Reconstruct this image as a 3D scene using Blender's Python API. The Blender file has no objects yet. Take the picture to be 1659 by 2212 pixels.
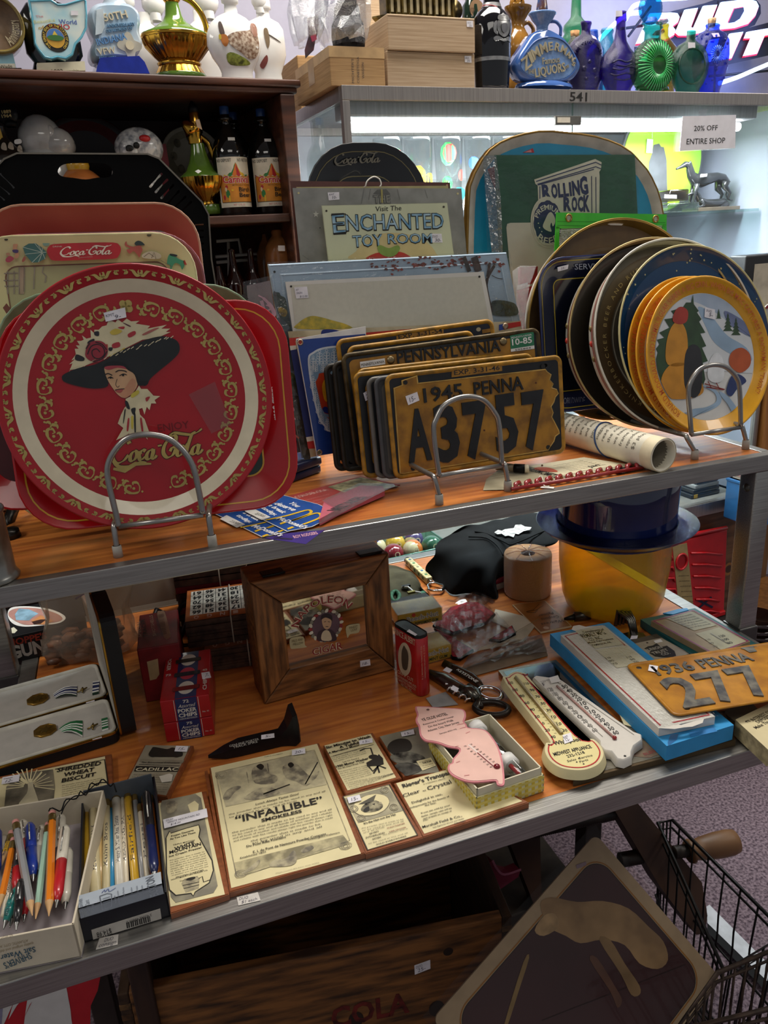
import bpy, bmesh, math, random
from mathutils import Vector as V, Matrix, Euler
from mathutils.geometry import tessellate_polygon
random.seed(7)
R=math.radians;PI=math.pi;cos=math.cos;sin=math.sin
S=bpy.context.scene;COL=S.collection
# ------------------------------------------------------------------ camera, light, exposure
FPX=1654.51
cam=bpy.data.cameras.new('camera');cam.sensor_fit='VERTICAL';cam.sensor_height=36;cam.lens=FPX/2212*36
cam.clip_start=.02;cam.clip_end=60
co=bpy.data.objects.new('camera',cam);COL.objects.link(co)
CAMP=V((-.8971,-.8798,.3390));CAME=Euler((1.23203,.05516,-.33825),'XYZ')
co.location=CAMP;co.rotation_euler=CAME;S.camera=co
CAMR=CAME.to_matrix()
w=bpy.data.worlds.new('world');S.world=w;w.use_nodes=True
bg=w.node_tree.nodes['Background'];bg.inputs[0].default_value=(.92,.95,1,1);bg.inputs[1].default_value=.19
S.view_settings.view_transform='Standard';S.view_settings.look='None';S.view_settings.exposure=.5;S.view_settings.gamma=1
S.view_settings.use_curve_mapping=False
def area(name,loc,rot,sx,sy,e,col=(1,.95,.87)):
 l=bpy.data.lights.new(name,'AREA');l.shape='RECTANGLE';l.size=sx;l.size_y=sy;l.energy=e;l.color=col
 o=bpy.data.objects.new(name,l);COL.objects.link(o);o.location=loc;o.rotation_euler=[R(a) for a in rot];return o
area('ceiling_light_behind',(-.1,.55,1.58),(0,0,0),1.2,.5,27)
area('ceiling_light_front',(-.6,-1.5,1.58),(0,0,0),1.2,.6,6)
area('ceiling_light_right',(1.7,-.5,1.58),(0,0,0),.6,1.2,14)
area('ceiling_light_left',(-2.4,-.2,1.58),(0,0,0),.6,1.2,12)
S.cycles.transparent_max_bounces=24;S.cycles.max_bounces=8
# ------------------------------------------------------------------ helpers
def lin(h):
 c=[int(h[i:i+2],16)/255 for i in (0,2,4)]
 return [x/12.92 if x<=.04045 else ((x+.055)/1.055)**2.4 for x in c]+[1]
MT={}
def m(h,rough=.5,metal=0,ns=.10,sc=40,bump=0,spec=.5,ct_=0,h2=None,sx_=None,detail=3,emit=0,tr=0,ior=1.45,bsc=None):
 """procedural principled material, cached"""
 k=(h,rough,metal,ns,sc,bump,spec,ct_,h2,sx_,detail,emit,tr,ior,bsc)
 if k in MT:return MT[k]
 a=bpy.data.materials.new('mat_%s_%d'%(h,len(MT)));a.use_nodes=True;n=a.node_tree.nodes;L=a.node_tree.links
 b=n['Principled BSDF'];b.inputs['Roughness'].default_value=rough;b.inputs['Metallic'].default_value=metal
 b.inputs['Specular IOR Level'].default_value=spec;b.inputs['Coat Weight'].default_value=ct_;b.inputs['IOR'].default_value=ior
 b.inputs['Transmission Weight'].default_value=tr
 c=lin(h);c2=lin(h2) if h2 else [max(0,x*(1-ns*2)) for x in c[:3]]+[1]
 tc=n.new('ShaderNodeTexCoord');mp=n.new('ShaderNodeMapping');L.new(tc.outputs['Object'],mp.inputs['Vector'])
 if sx_:mp.inputs['Scale'].default_value=sx_
 nz=n.new('ShaderNodeTexNoise');nz.inputs['Scale'].default_value=sc;nz.inputs['Detail'].default_value=detail
 L.new(mp.outputs[0],nz.inputs['Vector'])
 rp=n.new('ShaderNodeValToRGB');rp.color_ramp.elements[0].color=c2;rp.color_ramp.elements[1].color=c
 rp.color_ramp.elements[0].position=.35;rp.color_ramp.elements[1].position=.62
 L.new(nz.outputs[0],rp.inputs[0]);L.new(rp.outputs[0],b.inputs['Base Color'])
 if bump:
  q=nz
  if bsc:
   q=n.new('ShaderNodeTexNoise');q.inputs['Scale'].default_value=bsc;L.new(mp.outputs[0],q.inputs['Vector'])
  bp=n.new('ShaderNodeBump');bp.inputs['Strength'].default_value=bump;bp.inputs['Distance'].default_value=.004
  L.new(q.outputs[0],bp.inputs['Height']);L.new(bp.outputs[0],b.inputs['Normal'])
 if emit:L.new(rp.outputs[0],b.inputs['Emission Color']);b.inputs['Emission Strength'].default_value=emit
 MT[k]=a;return a
def film(name,tint='ffffff',gl=.12,rough=.03,bump=0,sc=60):
 """thin clear film or pane: mostly transparent with a glossy sheen"""
 if name in MT:return MT[name]
 a=bpy.data.materials.new(name);a.use_nodes=True;n=a.node_tree.nodes;L=a.node_tree.links
 n.remove(n['Principled BSDF']);o=n['Material Output']
 t=n.new('ShaderNodeBsdfTransparent');t.inputs[0].default_value=lin(tint)
 g=n.new('ShaderNodeBsdfGlossy');g.inputs['Roughness'].default_value=rough
 x=n.new('ShaderNodeMixShader');f=n.new('ShaderNodeLayerWeight');f.inputs[0].default_value=.5
 p=n.new('ShaderNodeMath');p.operation='POWER';p.inputs[1].default_value=4
 ma=n.new('ShaderNodeMath');ma.operation='MULTIPLY_ADD';ma.inputs[1].default_value=1-gl;ma.inputs[2].default_value=gl;ma.use_clamp=True
 L.new(f.outputs['Facing'],p.inputs[0]);L.new(p.outputs[0],ma.inputs[0]);L.new(ma.outputs[0],x.inputs[0]);L.new(t.outputs[0],x.inputs[1]);L.new(g.outputs[0],x.inputs[2]);L.new(x.outputs[0],o.inputs[0])
 if bump:
  q=n.new('ShaderNodeTexNoise');q.inputs['Scale'].default_value=sc;q.inputs['Detail'].default_value=4
  bp=n.new('ShaderNodeBump');bp.inputs['Strength'].default_value=bump;bp.inputs['Distance'].default_value=.01
  L.new(q.outputs[0],bp.inputs['Height']);L.new(bp.outputs[0],g.inputs['Normal']);L.new(bp.outputs[0],f.inputs['Normal'])
 MT[name]=a;return a
def ray(px,py):return (CAMR@V(((px-829.5)/FPX,-(py-1106)/FPX,-1))).normalized()
def zq(x0,y0,k):
 def f(*p):
  if len(p)==2 and not isinstance(p[0],(list,tuple)):return (x0+p[0]/k,y0+p[1]/k)
  return [(x0+a/k,y0+b/k) for a,b in (p[0] if len(p)==1 else p)]
 return f
class PL:
 """a real plane in the room: origin o, axes u, v and normal n; uv() says where a sight line of the photograph meets it"""
 def __init__(s,o,u,v):
  s.o=V(o);s.u=V(u).normalized();s.n=s.u.cross(V(v)).normalized();s.v=s.n.cross(s.u)
 @property
 def M(s):
  M=Matrix.Identity(4)
  for i,a in enumerate((s.u,s.v,s.n,s.o)):M[0][i],M[1][i],M[2][i]=a
  return M
 def W(s,u,v,h=0):return s.o+s.u*u+s.v*v+s.n*h
 def uv(s,px,py,h=0):
  d=ray(px,py);o=s.o+s.n*h;t=s.n.dot(o-CAMP)/s.n.dot(d);q=CAMP+d*t-o
  return (q.dot(s.u),q.dot(s.v))
 def q(s,pts,h=0):return [s.uv(a,b,h) for a,b in pts]
 def off(s,d):return PL(s.o-s.n*d,s.u,s.v)
 def at(s,u,v,h=0):return PL(s.W(u,v,h),s.u,s.v)
 def rot(s,a):
  c,d=cos(R(a)),sin(R(a));return PL(s.o,s.u*c+s.v*d,s.v*c-s.u*d)
def onz(px,py,z):
 d=ray(px,py);return CAMP+d*((z-CAMP.z)/d.z)
def ony(px,py,y):
 d=ray(px,py);return CAMP+d*((y-CAMP.y)/d.y)
def flat(a,b,z):
 """horizontal plane at height z, origin under pixel a, x axis towards pixel b"""
 p,q=onz(*a,z),onz(*b,z);u=(q-p).normalized();return PL(p,u,V((0,0,1)).cross(u))
def up(o,yaw=0,lean=0):
 y,l=R(yaw),R(lean);u=V((cos(y),sin(y),0));b=V((-sin(y),cos(y),0));return PL(o,u,V((0,0,1))*cos(l)+b*sin(l))
def ground(p,yaw=0):
 y=R(yaw);return PL(p,(cos(y),sin(y),0),(-sin(y),cos(y),0))
def spl(pts,n=6,closed=False):
 """Catmull-Rom through points"""
 P=[V(p) for p in pts];N=len(P);out=[]
 for i in range(N if closed else N-1):
  g=lambda k:P[k%N] if closed else P[min(max(k,0),N-1)]
  a,b,c,d=g(i-1),g(i),g(i+1),g(i+2)
  for j in range(n):
   t=j/n;out.append(.5*((2*b)+(c-a)*t+(2*a-5*b+4*c-d)*t*t+(3*b-a-3*c+d)*t**3))
 if not closed:out.append(P[-1])
 return out
def sp(L,n=3):return [tuple(p) for p in spl(L,n,True)]
def so(L,n=6):return [tuple(p) for p in spl(L,n)]
NUM_=__import__('re').compile('-?[0-9.]+')
def N(t):
 """outline from a first point and then steps, as in a drawing path"""
 x=y=0; o=[]; v=[float(k) for k in NUM_.findall(t)]
 for a,b in zip(v[::2],v[1::2]):x+=a; y+=b; o.append((x,y))
 return o
FC={}
def glyphs(s,bd=0,sp=1,ext=0,res=2):
 k=(s,bd,sp,ext,res)
 if k not in FC:
  c=bpy.data.curves.new('t','FONT');c.body=s;c.resolution_u=res;c.offset=bd;c.space_character=sp;c.extrude=ext
  o=bpy.data.objects.new('t',c);me=o.to_mesh()
  vs=[tuple(v.co) for v in me.vertices];fs=[tuple(p.vertices) for p in me.polygons];o.to_mesh_clear()
  bpy.data.objects.remove(o);bpy.data.curves.remove(c);FC[k]=(vs,fs)
 return FC[k]
CAPH=max(v[1] for v in glyphs('H')[0])
def rrect(x0,x1,y0,y1,r,n=5):
 out=[]
 for cx,cy,a in ((x1-r,y1-r,0),(x0+r,y1-r,90),(x0+r,y0+r,180),(x1-r,y0+r,270)):
  for i in range(n+1):t=R(a+90*i/n);out.append((cx+r*cos(t),cy+r*sin(t)))
 return out
def circ(cx,cy,rx,ry=None,n=32,a0=0,a1=360,rot=0):
 ry=rx if ry is None else ry;full=abs(a1-a0)>=360;k=n if full else n+1;out=[]
 for i in range(k):
  t=R(a0+(a1-a0)*i/n);x,y=rx*cos(t),ry*sin(t);c,s=cos(R(rot)),sin(R(rot));out.append((cx+x*c-y*s,cy+x*s+y*c))
 return out
def offs(pts,d):
 N=len(pts);ar=sum(pts[i][0]*pts[(i+1)%N][1]-pts[(i+1)%N][0]*pts[i][1] for i in range(N));sg=1 if ar>0 else -1;out=[]
 for i in range(N):
  a,b,c=V(pts[i-1]),V(pts[i]),V(pts[(i+1)%N]);e,f=(b-a),(c-b)
  if e.length<1e-9:e=f
  if f.length<1e-9:f=e
  e.normalize();f.normalize();n1=V((-e.y,e.x));n2=V((-f.y,f.x));k=n1+n2
  if k.length<1e-6:k=n1
  k.normalize();k=k/max(.5,k.dot(n1));out.append((b.x+k.x*d*sg,b.y+k.y*d*sg))
 return out
class MB:
 """collects shapes in the local space of a plane; build() links them as ONE mesh object"""
 def __init__(s,pl):s.pl=pl;s.v=[];s.f=[];s.mi=[];s.sm=[];s.mats=[];s.T=None;s.wf=None
 def add(s,vs,fs,mat,smooth=False):
  if mat not in s.mats:s.mats.append(mat)
  k=len(s.v);i=s.mats.index(mat)
  if s.wf:vs=[s.wf(*p) for p in vs]
  s.v+=[tuple(s.T@V(v)) if s.T else tuple(v) for v in vs]
  for f in fs:s.f.append([k+j for j in f]);s.mi.append(i);s.sm.append(smooth)
  return s
 def poly(s,pts,mat,z=0):return s.add([(p[0],p[1],z) for p in pts],[range(len(pts))],mat)
 def grid(s,x0,x1,y0,y1,nx,ny,mat,z=0,fn=None,smooth=True):
  vs=[]
  for j in range(ny+1):
   for i in range(nx+1):
    x,y=x0+(x1-x0)*i/nx,y0+(y1-y0)*j/ny;vs.append(fn(x,y) if fn else (x,y,z))
  return s.add(vs,[(j*(nx+1)+i,j*(nx+1)+i+1,(j+1)*(nx+1)+i+1,(j+1)*(nx+1)+i) for j in range(ny) for i in range(nx)],mat,smooth)
 def drape(s,pts,mat,zf,lift=.0006):
  """flat patch laid over a curved front"""
  N=len(pts);cx=sum(p[0] for p in pts)/N;cy=sum(p[1] for p in pts)/N;vs=[(cx,cy,zf(cx,cy)+lift)];fs=[]
  for k in (1/3,2/3,1):
   for p in pts:x,y=cx+(p[0]-cx)*k,cy+(p[1]-cy)*k;vs.append((x,y,zf(x,y)+lift))
  for j in range(N):
   a,b=1+j,1+(j+1)%N;fs.append((0,a,b))
   for k in (0,1):fs.append((a+k*N,a+(k+1)*N,b+(k+1)*N,b+k*N))
  return s.add(vs,fs,mat,True)
 def lpx(s,cx,prof,mat,zero=None,**k):
  u=s.pl.uv(cx,prof[-1][0])[0] if zero is None else zero;pr=[]
  for y,hw in prof:a=s.pl.uv(cx,y);pr.append((abs(s.pl.uv(cx+hw,y)[0]-a[0]),a[1]))
  s.lathe(pr,mat,c=(u,0,0),ax='y',**k);s.prof=pr;s.u0=u;return s
 def zfront(s,sz=1):
  pr=sorted(s.prof,key=lambda a:a[1])
  def f(x,y):
   r=pr[0][0]
   for (r0,y0),(r1,y1) in zip(pr,pr[1:]):
    if y0<=y<=y1:r=r0+(r1-r0)*(y-y0)/max(1e-9,y1-y0)
   return sz*math.sqrt(max(0,r*r-(x-s.u0)**2))
  return f
 def px(s,pts,mat,z=0):return s.poly(s.pl.q(pts,z),mat,z)
 def prism(s,pts,z0,z1,mat,side=None,smooth=False):
  N=len(pts);s.add([(p[0],p[1],z0) for p in pts]+[(p[0],p[1],z1) for p in pts],[range(N)[::-1],range(N,2*N)],mat)
  return s.loft([[(p[0],p[1],z0) for p in pts],[(p[0],p[1],z1) for p in pts]],side or mat,closed=True,smooth=smooth)
 def loft(s,rings,mat,closed=True,smooth=True,caps=False):
  N=len(rings[0]);vs=[p for r in rings for p in r];fs=[]
  for i in range(len(rings)-1):
   for j in range(N if closed else N-1):
    a,b=i*N+j,i*N+(j+1)%N;fs.append((a,b,b+N,a+N))
  if caps:fs+=[tuple(range(N))[::-1],tuple(range((len(rings)-1)*N,len(rings)*N))]
  return s.add(vs,fs,mat,smooth)
 def box(s,x0,x1,y0,y1,z0,z1,mat,bev=0,seg=2):
  b=bmesh.new();bmesh.ops.create_cube(b,size=1)
  for v in b.verts:v.co=V(((x0+x1)/2+v.co.x*(x1-x0),(y0+y1)/2+v.co.y*(y1-y0),(z0+z1)/2+v.co.z*(z1-z0)))
  if bev:bmesh.ops.bevel(b,geom=b.edges[:],offset=bev,segments=seg,affect='EDGES',profile=.5)
  return s.bm(b,mat,bool(bev) and seg>2)
 def bm(s,b,mat,smooth=False):
  b.verts.index_update();s.add([tuple(v.co) for v in b.verts],[[v.index for v in f.verts] for f in b.faces],mat,smooth);b.free();return s
 def ball(s,c,r,mat,sx=1,sy=1,sz=1,n=2):
  b=bmesh.new();bmesh.ops.create_icosphere(b,subdivisions=n,radius=r)
  for v in b.verts:v.co=V((c[0]+v.co.x*sx,c[1]+v.co.y*sy,c[2]+v.co.z*sz))
  return s.bm(b,mat,True)
 def lathe(s,prof,mat,n=32,c=(0,0,0),ax='z',sx=1,sz=1,fn=None,a0=0,a1=360,smooth=True):
  """prof: (radius, height) pairs; ax 'y' stands up on a standing plane"""
  full=abs(a1-a0)>=360;k=n if full else n+1;rings=[]
  for r,h in prof:
   g=[]
   for j in range(k):
    t=R(a0+(a1-a0)*j/n);rr=r*(fn(t,h) if fn else 1);x,y=rr*cos(t)*sx,rr*sin(t)*sz
    g.append((c[0]+x,c[1]+y,c[2]+h) if ax=='z' else (c[0]+x,c[1]+h,c[2]-y) if ax=='y' else (c[0]+h,c[1]+x,c[2]+y))
   rings.append(g)
  return s.loft(rings,mat,closed=full,smooth=smooth)
 def tube(s,pts,r,mat,n=8,closed=False,caps=True,flat=1):
  P=[V(p) if len(p)==3 else V((p[0],p[1],0)) for p in pts];N=len(P);rings=[];last=None
  for i in range(N):
   t=((P[(i+1)%N]-P[i-1]) if closed else (P[min(i+1,N-1)]-P[max(i-1,0)])).normalized()
   if last is None:last=t.orthogonal().normalized()
   a=(last-t*last.dot(t))
   a=a.normalized() if a.length>1e-6 else t.orthogonal().normalized()
   last=a;b=t.cross(a);rr=r[i] if isinstance(r,(list,tuple)) else r
   rings.append([P[i]+a*rr*cos(2*PI*j/n)+b*rr*sin(2*PI*j/n)*flat for j in range(n)])
  if closed:rings.append(rings[0])
  return s.loft(rings,mat,closed=True,smooth=True,caps=caps and not closed)
 def rib(s,pts,w,mat,z=0,closed=False):
  P=[V((p[0],p[1])) for p in pts];N=len(P);vs=[];fs=[]
  for i in range(N):
   t=(P[(i+1)%N]-P[i-1]) if closed else (P[min(i+1,N-1)]-P[max(i-1,0)])
   if t.length<1e-9:t=V((1,0))
   t.normalize();nn=V((-t.y,t.x))
   if isinstance(w,tuple):ww=w[0]+(w[1]-w[0])*abs(sin(math.atan2(t.y,t.x)-R(w[2])))
   elif isinstance(w,list):ww=w[min(i*len(w)//N,len(w)-1)]
   else:ww=w
   for sg in (1,-1):q=P[i]+nn*ww*.5*sg;vs.append((q.x,q.y,z))
  for i in range(N if closed else N-1):
   a=2*i;b=2*((i+1)%N);fs.append((a,a+1,b+1,b))
  return s.add(vs,fs,mat)
 def text(s,t,a,b,h,mat,z=.0004,bd=.008,sp=1,shear=0,ext=0,arc=None,res=2,warp=None,fit=True):
  vs,fs=glyphs(t,bd,sp,1 if ext else 0,res)
  if not vs:return s
  x0=min(v[0] for v in vs);x1=max(v[0] for v in vs);A,B=V(a[:2]),V(b[:2]);d=B-A;Lg=d.length
  k=h/CAPH;kx=Lg/(x1-x0) if fit else k;d.normalize();nn=V((-d.y,d.x));out=[]
  for x,y,zz in vs:
   X=(x-x0)*kx+y*k*shear;Y=y*k;q=A+d*X+nn*Y;zo=z+(ext*(zz+1)*.5 if ext else 0)
   out.append(warp(X,Y,zo,Lg) if warp else (q.x,q.y,zo))
  return s.add(out,fs,mat)
 def arct(s,t,c,r,a0,a1,h,mat,z=.0004,bd=.008,rx=1,ext=0):
  sg=1 if a1<a0 else -1
  def wp(X,Y,zo,Lg):
   th=R(a0+(a1-a0)*X/Lg);rr=r+Y*sg;return (c[0]+rr*cos(th)*rx,c[1]+rr*sin(th),zo)
  return s.text(t,(0,0),(1,0),h,mat,z,bd,1,0,ext,warp=wp)
 def pt(s,t,a,b,top,mat,z=.0004,**k):
  A,B,T=s.pl.uv(*a,z),s.pl.uv(*b,z),s.pl.uv(a[0],a[1]-top,z)
  return s.text(t,A,B,abs((V(T)-V(A)).dot(V((-(V(B)-V(A)).y,(V(B)-V(A)).x)).normalized())),mat,z,**k)
 def out(s,name,parent=None,label=None,cat=None,group=None,kind=None):
  me=bpy.data.meshes.new(name);me.from_pydata(s.v,[],s.f)
  for a in s.mats:me.materials.append(a)
  me.polygons.foreach_set('material_index',s.mi);me.polygons.foreach_set('use_smooth',s.sm);me.update()
  o=bpy.data.objects.new(name,me);COL.objects.link(o)
  if parent:
   o.parent=parent
   if parent.name in PM:o.matrix_local=PM[parent.name].inverted()@s.pl.M
   PM[o.name]=s.pl.M
  else:o.matrix_world=s.pl.M;PM[o.name]=s.pl.M
  tag(o,label,cat,group,kind);return o
PM={}
def tag(o,label=None,cat=None,group=None,kind=None):
 for k,x in (('label',label),('category',cat),('group',group),('kind',kind)):
  if x:o[k]=x
 return o
def thing(name,label,cat,pl,group=None):
 o=bpy.data.objects.new(name,None);COL.objects.link(o);o.matrix_world=pl.M;o.empty_display_size=.02;PM[o.name]=pl.M
 return tag(o,label,cat,group)
def sticker(pl,a,b,c,d,parent,txt=(),mat=None,h=.0008,name='price_sticker'):
 """small price tag stuck on a thing, its corners and pen marks"""
 mb=MB(pl);q=pl.q([a,b,c,d],h);mb.prism(q,h-.0004,h,mat or m('e9e6ec',.6))
 A,B,D=V(q[0]),V(q[1]),V(q[3])
 for t,fx,fy,fw,fh in txt:
  p0=A+(B-A)*fx+(D-A)*fy;p1=A+(B-A)*(fx+fw)+(D-A)*fy
  mb.text(t,p0,p1,(D-A).length*fh,m('4a4658',.7),h+.0003,bd=-.005,shear=.2)
 return mb.out(name,parent)
INK=m('1b1a18',.6);WHITE=m('e8e6e2');ALU=m('a9a7a3',.34,.9,ns=.12,sc=25,sx_=(.4,18,18),bump=.03)
CHROME=m('d8d8d8',.14,1,ns=.03);GOLD=m('c99a3a',.22,1,ns=.1);GREYW=m('9c9a96',.38,.75,ns=.05);BLK=m('0c0c0e',.45,spec=.2);RED=m('b5121f',.35,ct_=.3)

# ------------------------------------------------------------------ the room
ZL=-.30;FL=-1.05
def slab(name,x0,x1,y0,y1,z0,z1,mat,kind='structure'):return MB(ground((0,0,0))).box(x0,x1,y0,y1,z0,z1,mat).out(name,kind=kind)
CARPET=m('85747c',.95,ns=.3,sc=160,bump=.8,h2='463a42',detail=6,spec=.1)
slab('floor',-4,4,-3,4,FL-.05,FL,CARPET)
slab('ceiling',-4,4,-3,4,1.62,1.68,m('d9d6cf',.9))
CB=up(ony(738,190,.58),3.8);CB=PL(V((CB.o.x,CB.o.y,-.385)),CB.u,CB.v)      # front plane of the display cabinet
BS=up(ony(634,185,.68),8);BS=PL(V((BS.o.x,BS.o.y,FL)),BS.u,BS.v)           # front plane of the dark bookshelf
wl=MB(CB.off(.66));wl.box(-2.6,2.6,-.7,2.05,-.06,0,m('a7a4b4',.85,ns=.02));wl.out('wall_back',kind='structure')
WOODT=m('c67a38',.3,ns=.2,sc=7,sx_=(1.2,14,8),h2='a3592a',detail=8,ct_=.25)
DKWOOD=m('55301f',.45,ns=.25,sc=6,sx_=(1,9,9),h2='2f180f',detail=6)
# ------------------------------------------------------------------ the two-tier metal and wood stand
g=ground((-.55,.15,FL))
st=thing('display_table','low wood-topped display table with brushed aluminium edging and an overshelf on legs','table',g)
G0=ground((0,0,0))
def part(name,f,parent,pl=G0,**k):
 b=MB(pl);f(b);return b.out(name,parent,**k)
part('tabletop',lambda b:b.box(-1.105,-.028,-.222,.528,ZL-.022,ZL,WOODT),st)
def trim(b,x0,x1,y0,y1,z,t,w,e=.0008):
 for a in ((x0,x1,y0,y0+w),(x0,x1,y1-w,y1),(x0,x0+w,y0+w,y1-w),(x1-w,x1,y0+w,y1-w)):b.box(*a,z-t,z+e,ALU,.0012)
part('table_trim',lambda b:trim(b,-1.133,0,-.247,.556,ZL,.028,.026),st)
part('overshelf_top',lambda b:b.box(-1.15,.018,.016,.385,-.02,0,WOODT),st)
part('overshelf_trim',lambda b:trim(b,-1.172,.036,0,.402,0,.025,.017),st)
for x0,y0 in ((0,.002),(0,.365),(-1.168,.002),(-1.168,.365)):
 def lg(b):
  b.box(x0,x0+.034,y0,y0+.034,ZL-.03,-.0252,ALU,.003,3)
  b.box(x0-.002,x0+.036,y0-.003,y0+.037,ZL-.034,ZL+.004,m('5d5b59',.35,.8),.002)
 l=part('overshelf_leg',lg,st)
 if x0==0:part("bolt",lambda b:b.lathe([(0,.004),(.005,.003),(.007,0)],m("4b4a48",.4,.8),12),l,PL(V((x0-.0005,y0+.017,-.055)),(0,0,1),(0,1,0)))
for x0 in (-1.1,-.2):
 for y0 in (.12,.5):part('table_leg',lambda b:b.box(x0,x0+.036,y0,y0+.036,FL,ZL-.03,m('3a302c'),.002),st)
# ------------------------------------------------------------------ dark bookshelf on the left
bk=thing('bookshelf','tall dark-stained wooden bookshelf at the back left, crowded with decanters','bookshelf',BS)
vt=BS.uv(600,188)[1];vs=BS.uv(600,461)[1]-.0132;BW=1.05
def bsx(name,*a,mat=DKWOOD,bev=.002,**k):b=MB(BS);b.box(*a,mat,bev);return b.out(name,bk,**k)
tb=MB(BS);tb.box(-BW,.012,vt,vt+.012,-.34,.008,DKWOOD,.003,3);tb.box(-BW,.006,vt-.010,vt,-.34,.002,DKWOOD,.003,3);tb.out('top_board',bk)
bsx('side_panel',-.027,0,0,vt-.01,-.34,0);bsx('side_panel',-BW,-BW+.027,0,vt-.01,-.34,0)
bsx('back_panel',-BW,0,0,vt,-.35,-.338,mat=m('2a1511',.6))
bsx('shelf',-BW+.027,-.027,vs-.002,vs+.013,-.335,-.002);bsx('shelf',-BW+.027,-.027,vs-.30,vs-.285,-.335,-.002);bsx('shelf',-BW+.027,-.027,.06,.08,-.335,-.002)
bsx('face_moulding',-.030,-.002,.0,vt-.012,0,.006)
# ------------------------------------------------------------------ lit glass cabinet
cb=thing('display_cabinet','lit glass display cabinet with brushed aluminium frame numbered 541','cabinet',CB)
CT=CB.uv(738,183)[1];RB=CB.uv(738,216)[1];CW=1.10;CD=.46
def cbx(name,boxes,mat,bev=.001,**k):
 b=MB(CB)
 for a in boxes:b.box(*a,mat,bev)
 return b.out(name,cb,**k)
AL2=m('b3aca6',.3,.85,ns=.1,sc=20,sx_=(18,.4,18))
fr=cbx('frame',[(0,CW,RB,CT,-.014,0),(0,.014,.03,RB,-.014,0),(CW-.014,CW,.03,RB,-.014,0),(0,.014,RB,CT,-CD,-.014),(CW-.014,CW,RB,CT,-CD,-.014),(0,CW,RB,CT,-CD,-CD+.014),(0,.014,.03,RB,-CD,-CD+.014),(0,CW,0,.034,-.02,0),(0,.02,0,.034,-CD,-.02)],AL2)
nb=MB(CB);nb.pt('541',(1231,218),(1268,219),19,INK,.0006,bd=.012);nb.out('shelf_numeral',cb)
WHI=m('d9dade',.45,ns=.03)
cbx('top_panel',[(.014,CW-.014,CT-.008,CT-.002,-CD+.014,-.014)],m('8d8a90'));cbx('back_panel',[(.014,CW-.014,.03,RB,-CD+.002,-CD+.008)],m('c3c5cc',.4,ns=.04));cbx('base_panel',[(.014,CW-.014,.022,.03,-CD+.014,-.014)],m('6f6a64'))
cbx('side_panel',[(CW-.012,CW-.008,.034,RB,-CD+.014,-.014)],m('868a98',.4,ns=.06,sc=8))
cbx('plinth',[(.01,CW-.01,FL+.385,-.0005,-CD+.01,-.012)],m('6a4a33',.5,sc=8,sx_=(1,8,1),h2='4a3222'))
PANE=film('film0','f4f8f8',.05,.01)
um=CB.uv(1238,300)[0]
cbx('glass_pane',[(.014,um,.034,RB,-.008,-.005)],PANE,0);cbx('glass_pane',[(um,CW-.014,.034,RB,-.008,-.005)],PANE,0);cbx('glass_pane',[(.004,.007,.034,RB,-CD+.014,-.014)],PANE,0)
b=MB(CB);b.box(um-.0012,um+.0012,.04,RB,-.0052,-.003,m('49605c',.3));b.out('pane_edge',cb)
def lk(b):
 x0,y1=b.pl.uv(1196,251);x1,y0=b.pl.uv(1251,271);b.box(x0,x1,y0,y1,.0,.007,m('7e7d78',.35,.7),.001);b.box(x0+.004,x0+(x1-x0)*.55,y0+.004,y1-.003,.0071,.008,m('e9e6da'))
part('lock',lk,cb,CB)
vh=CB.uv(900,250)[1]
cbx('light_housing',[(.016,CW-.09,vh,RB+.004,-.09,-.016)],m('98979a',.4,.4,sc=5,sx_=(30,.2,1)),.004)
lt=MB(CB);lt.lathe([(.009,.03),(.0095,.04),(.0095,CW-.12),(.009,CW-.11)],m('ffffff',.5,emit=13,ns=0),16,c=(0,vh-.012,-.05),ax='x');lt.out('light_tube',cb)
GL=m('cfe3dc',.03,ns=0,tr=1,ior=1.3)
SHV=CB.off(.12).uv(1500,458)[1]
cbx('glass_shelf',[(.02,CW-.02,SHV-.006,SHV,-CD+.03,-.05)],film('film1','dfeeea',.1,.02),0)
cbx('shelf_bracket',[(.80,.815,SHV-.025,SHV-.0065,-CD+.03,-.08)],m('77787a',.3,.8));cbx('shelf_bracket',[(.30,.315,SHV-.025,SHV-.0065,-CD+.03,-.08)],m('77787a',.3,.8))
l=bpy.data.lights.new('cabinet_tube_light','AREA');l.shape='RECTANGLE';l.size=CW-.2;l.size_y=.03;l.energy=13;l.color=(.93,.97,1)
o=bpy.data.objects.new('cabinet_tube_light',l);COL.objects.link(o)
q=PL(CB.W(CW/2-.04,vh-.024,-.06),CB.u,-CB.n) ;o.matrix_world=q.M
if (o.matrix_world.to_3x3()@V((0,0,-1))).z>0:o.matrix_world=PL(q.o,q.u,-q.v).M
b=MB(CB);b.lathe([(.005,.08),(.006,.085),(.006,.62),(.005,.625)],m('ffffff',.5,emit=6,ns=0),12,c=(0,SHV-.014,-.06),ax='x');b.out('added_shelf_tube',cb)  # unseen tube, added to brighten the lower cabinet and the table's rear
l2=l.copy();l2.energy=7;o=bpy.data.objects.new('added_shelf_light',l2);COL.objects.link(o);q=PL(CB.W(CW/2-.04,SHV-.022,-.06),CB.u,-CB.n);o.matrix_world=q.M  # area lamp belonging to the added tube under the glass shelf
if (o.matrix_world.to_3x3()@V((0,0,-1))).z>0:o.matrix_world=PL(q.o,q.u,-q.v).M
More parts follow.
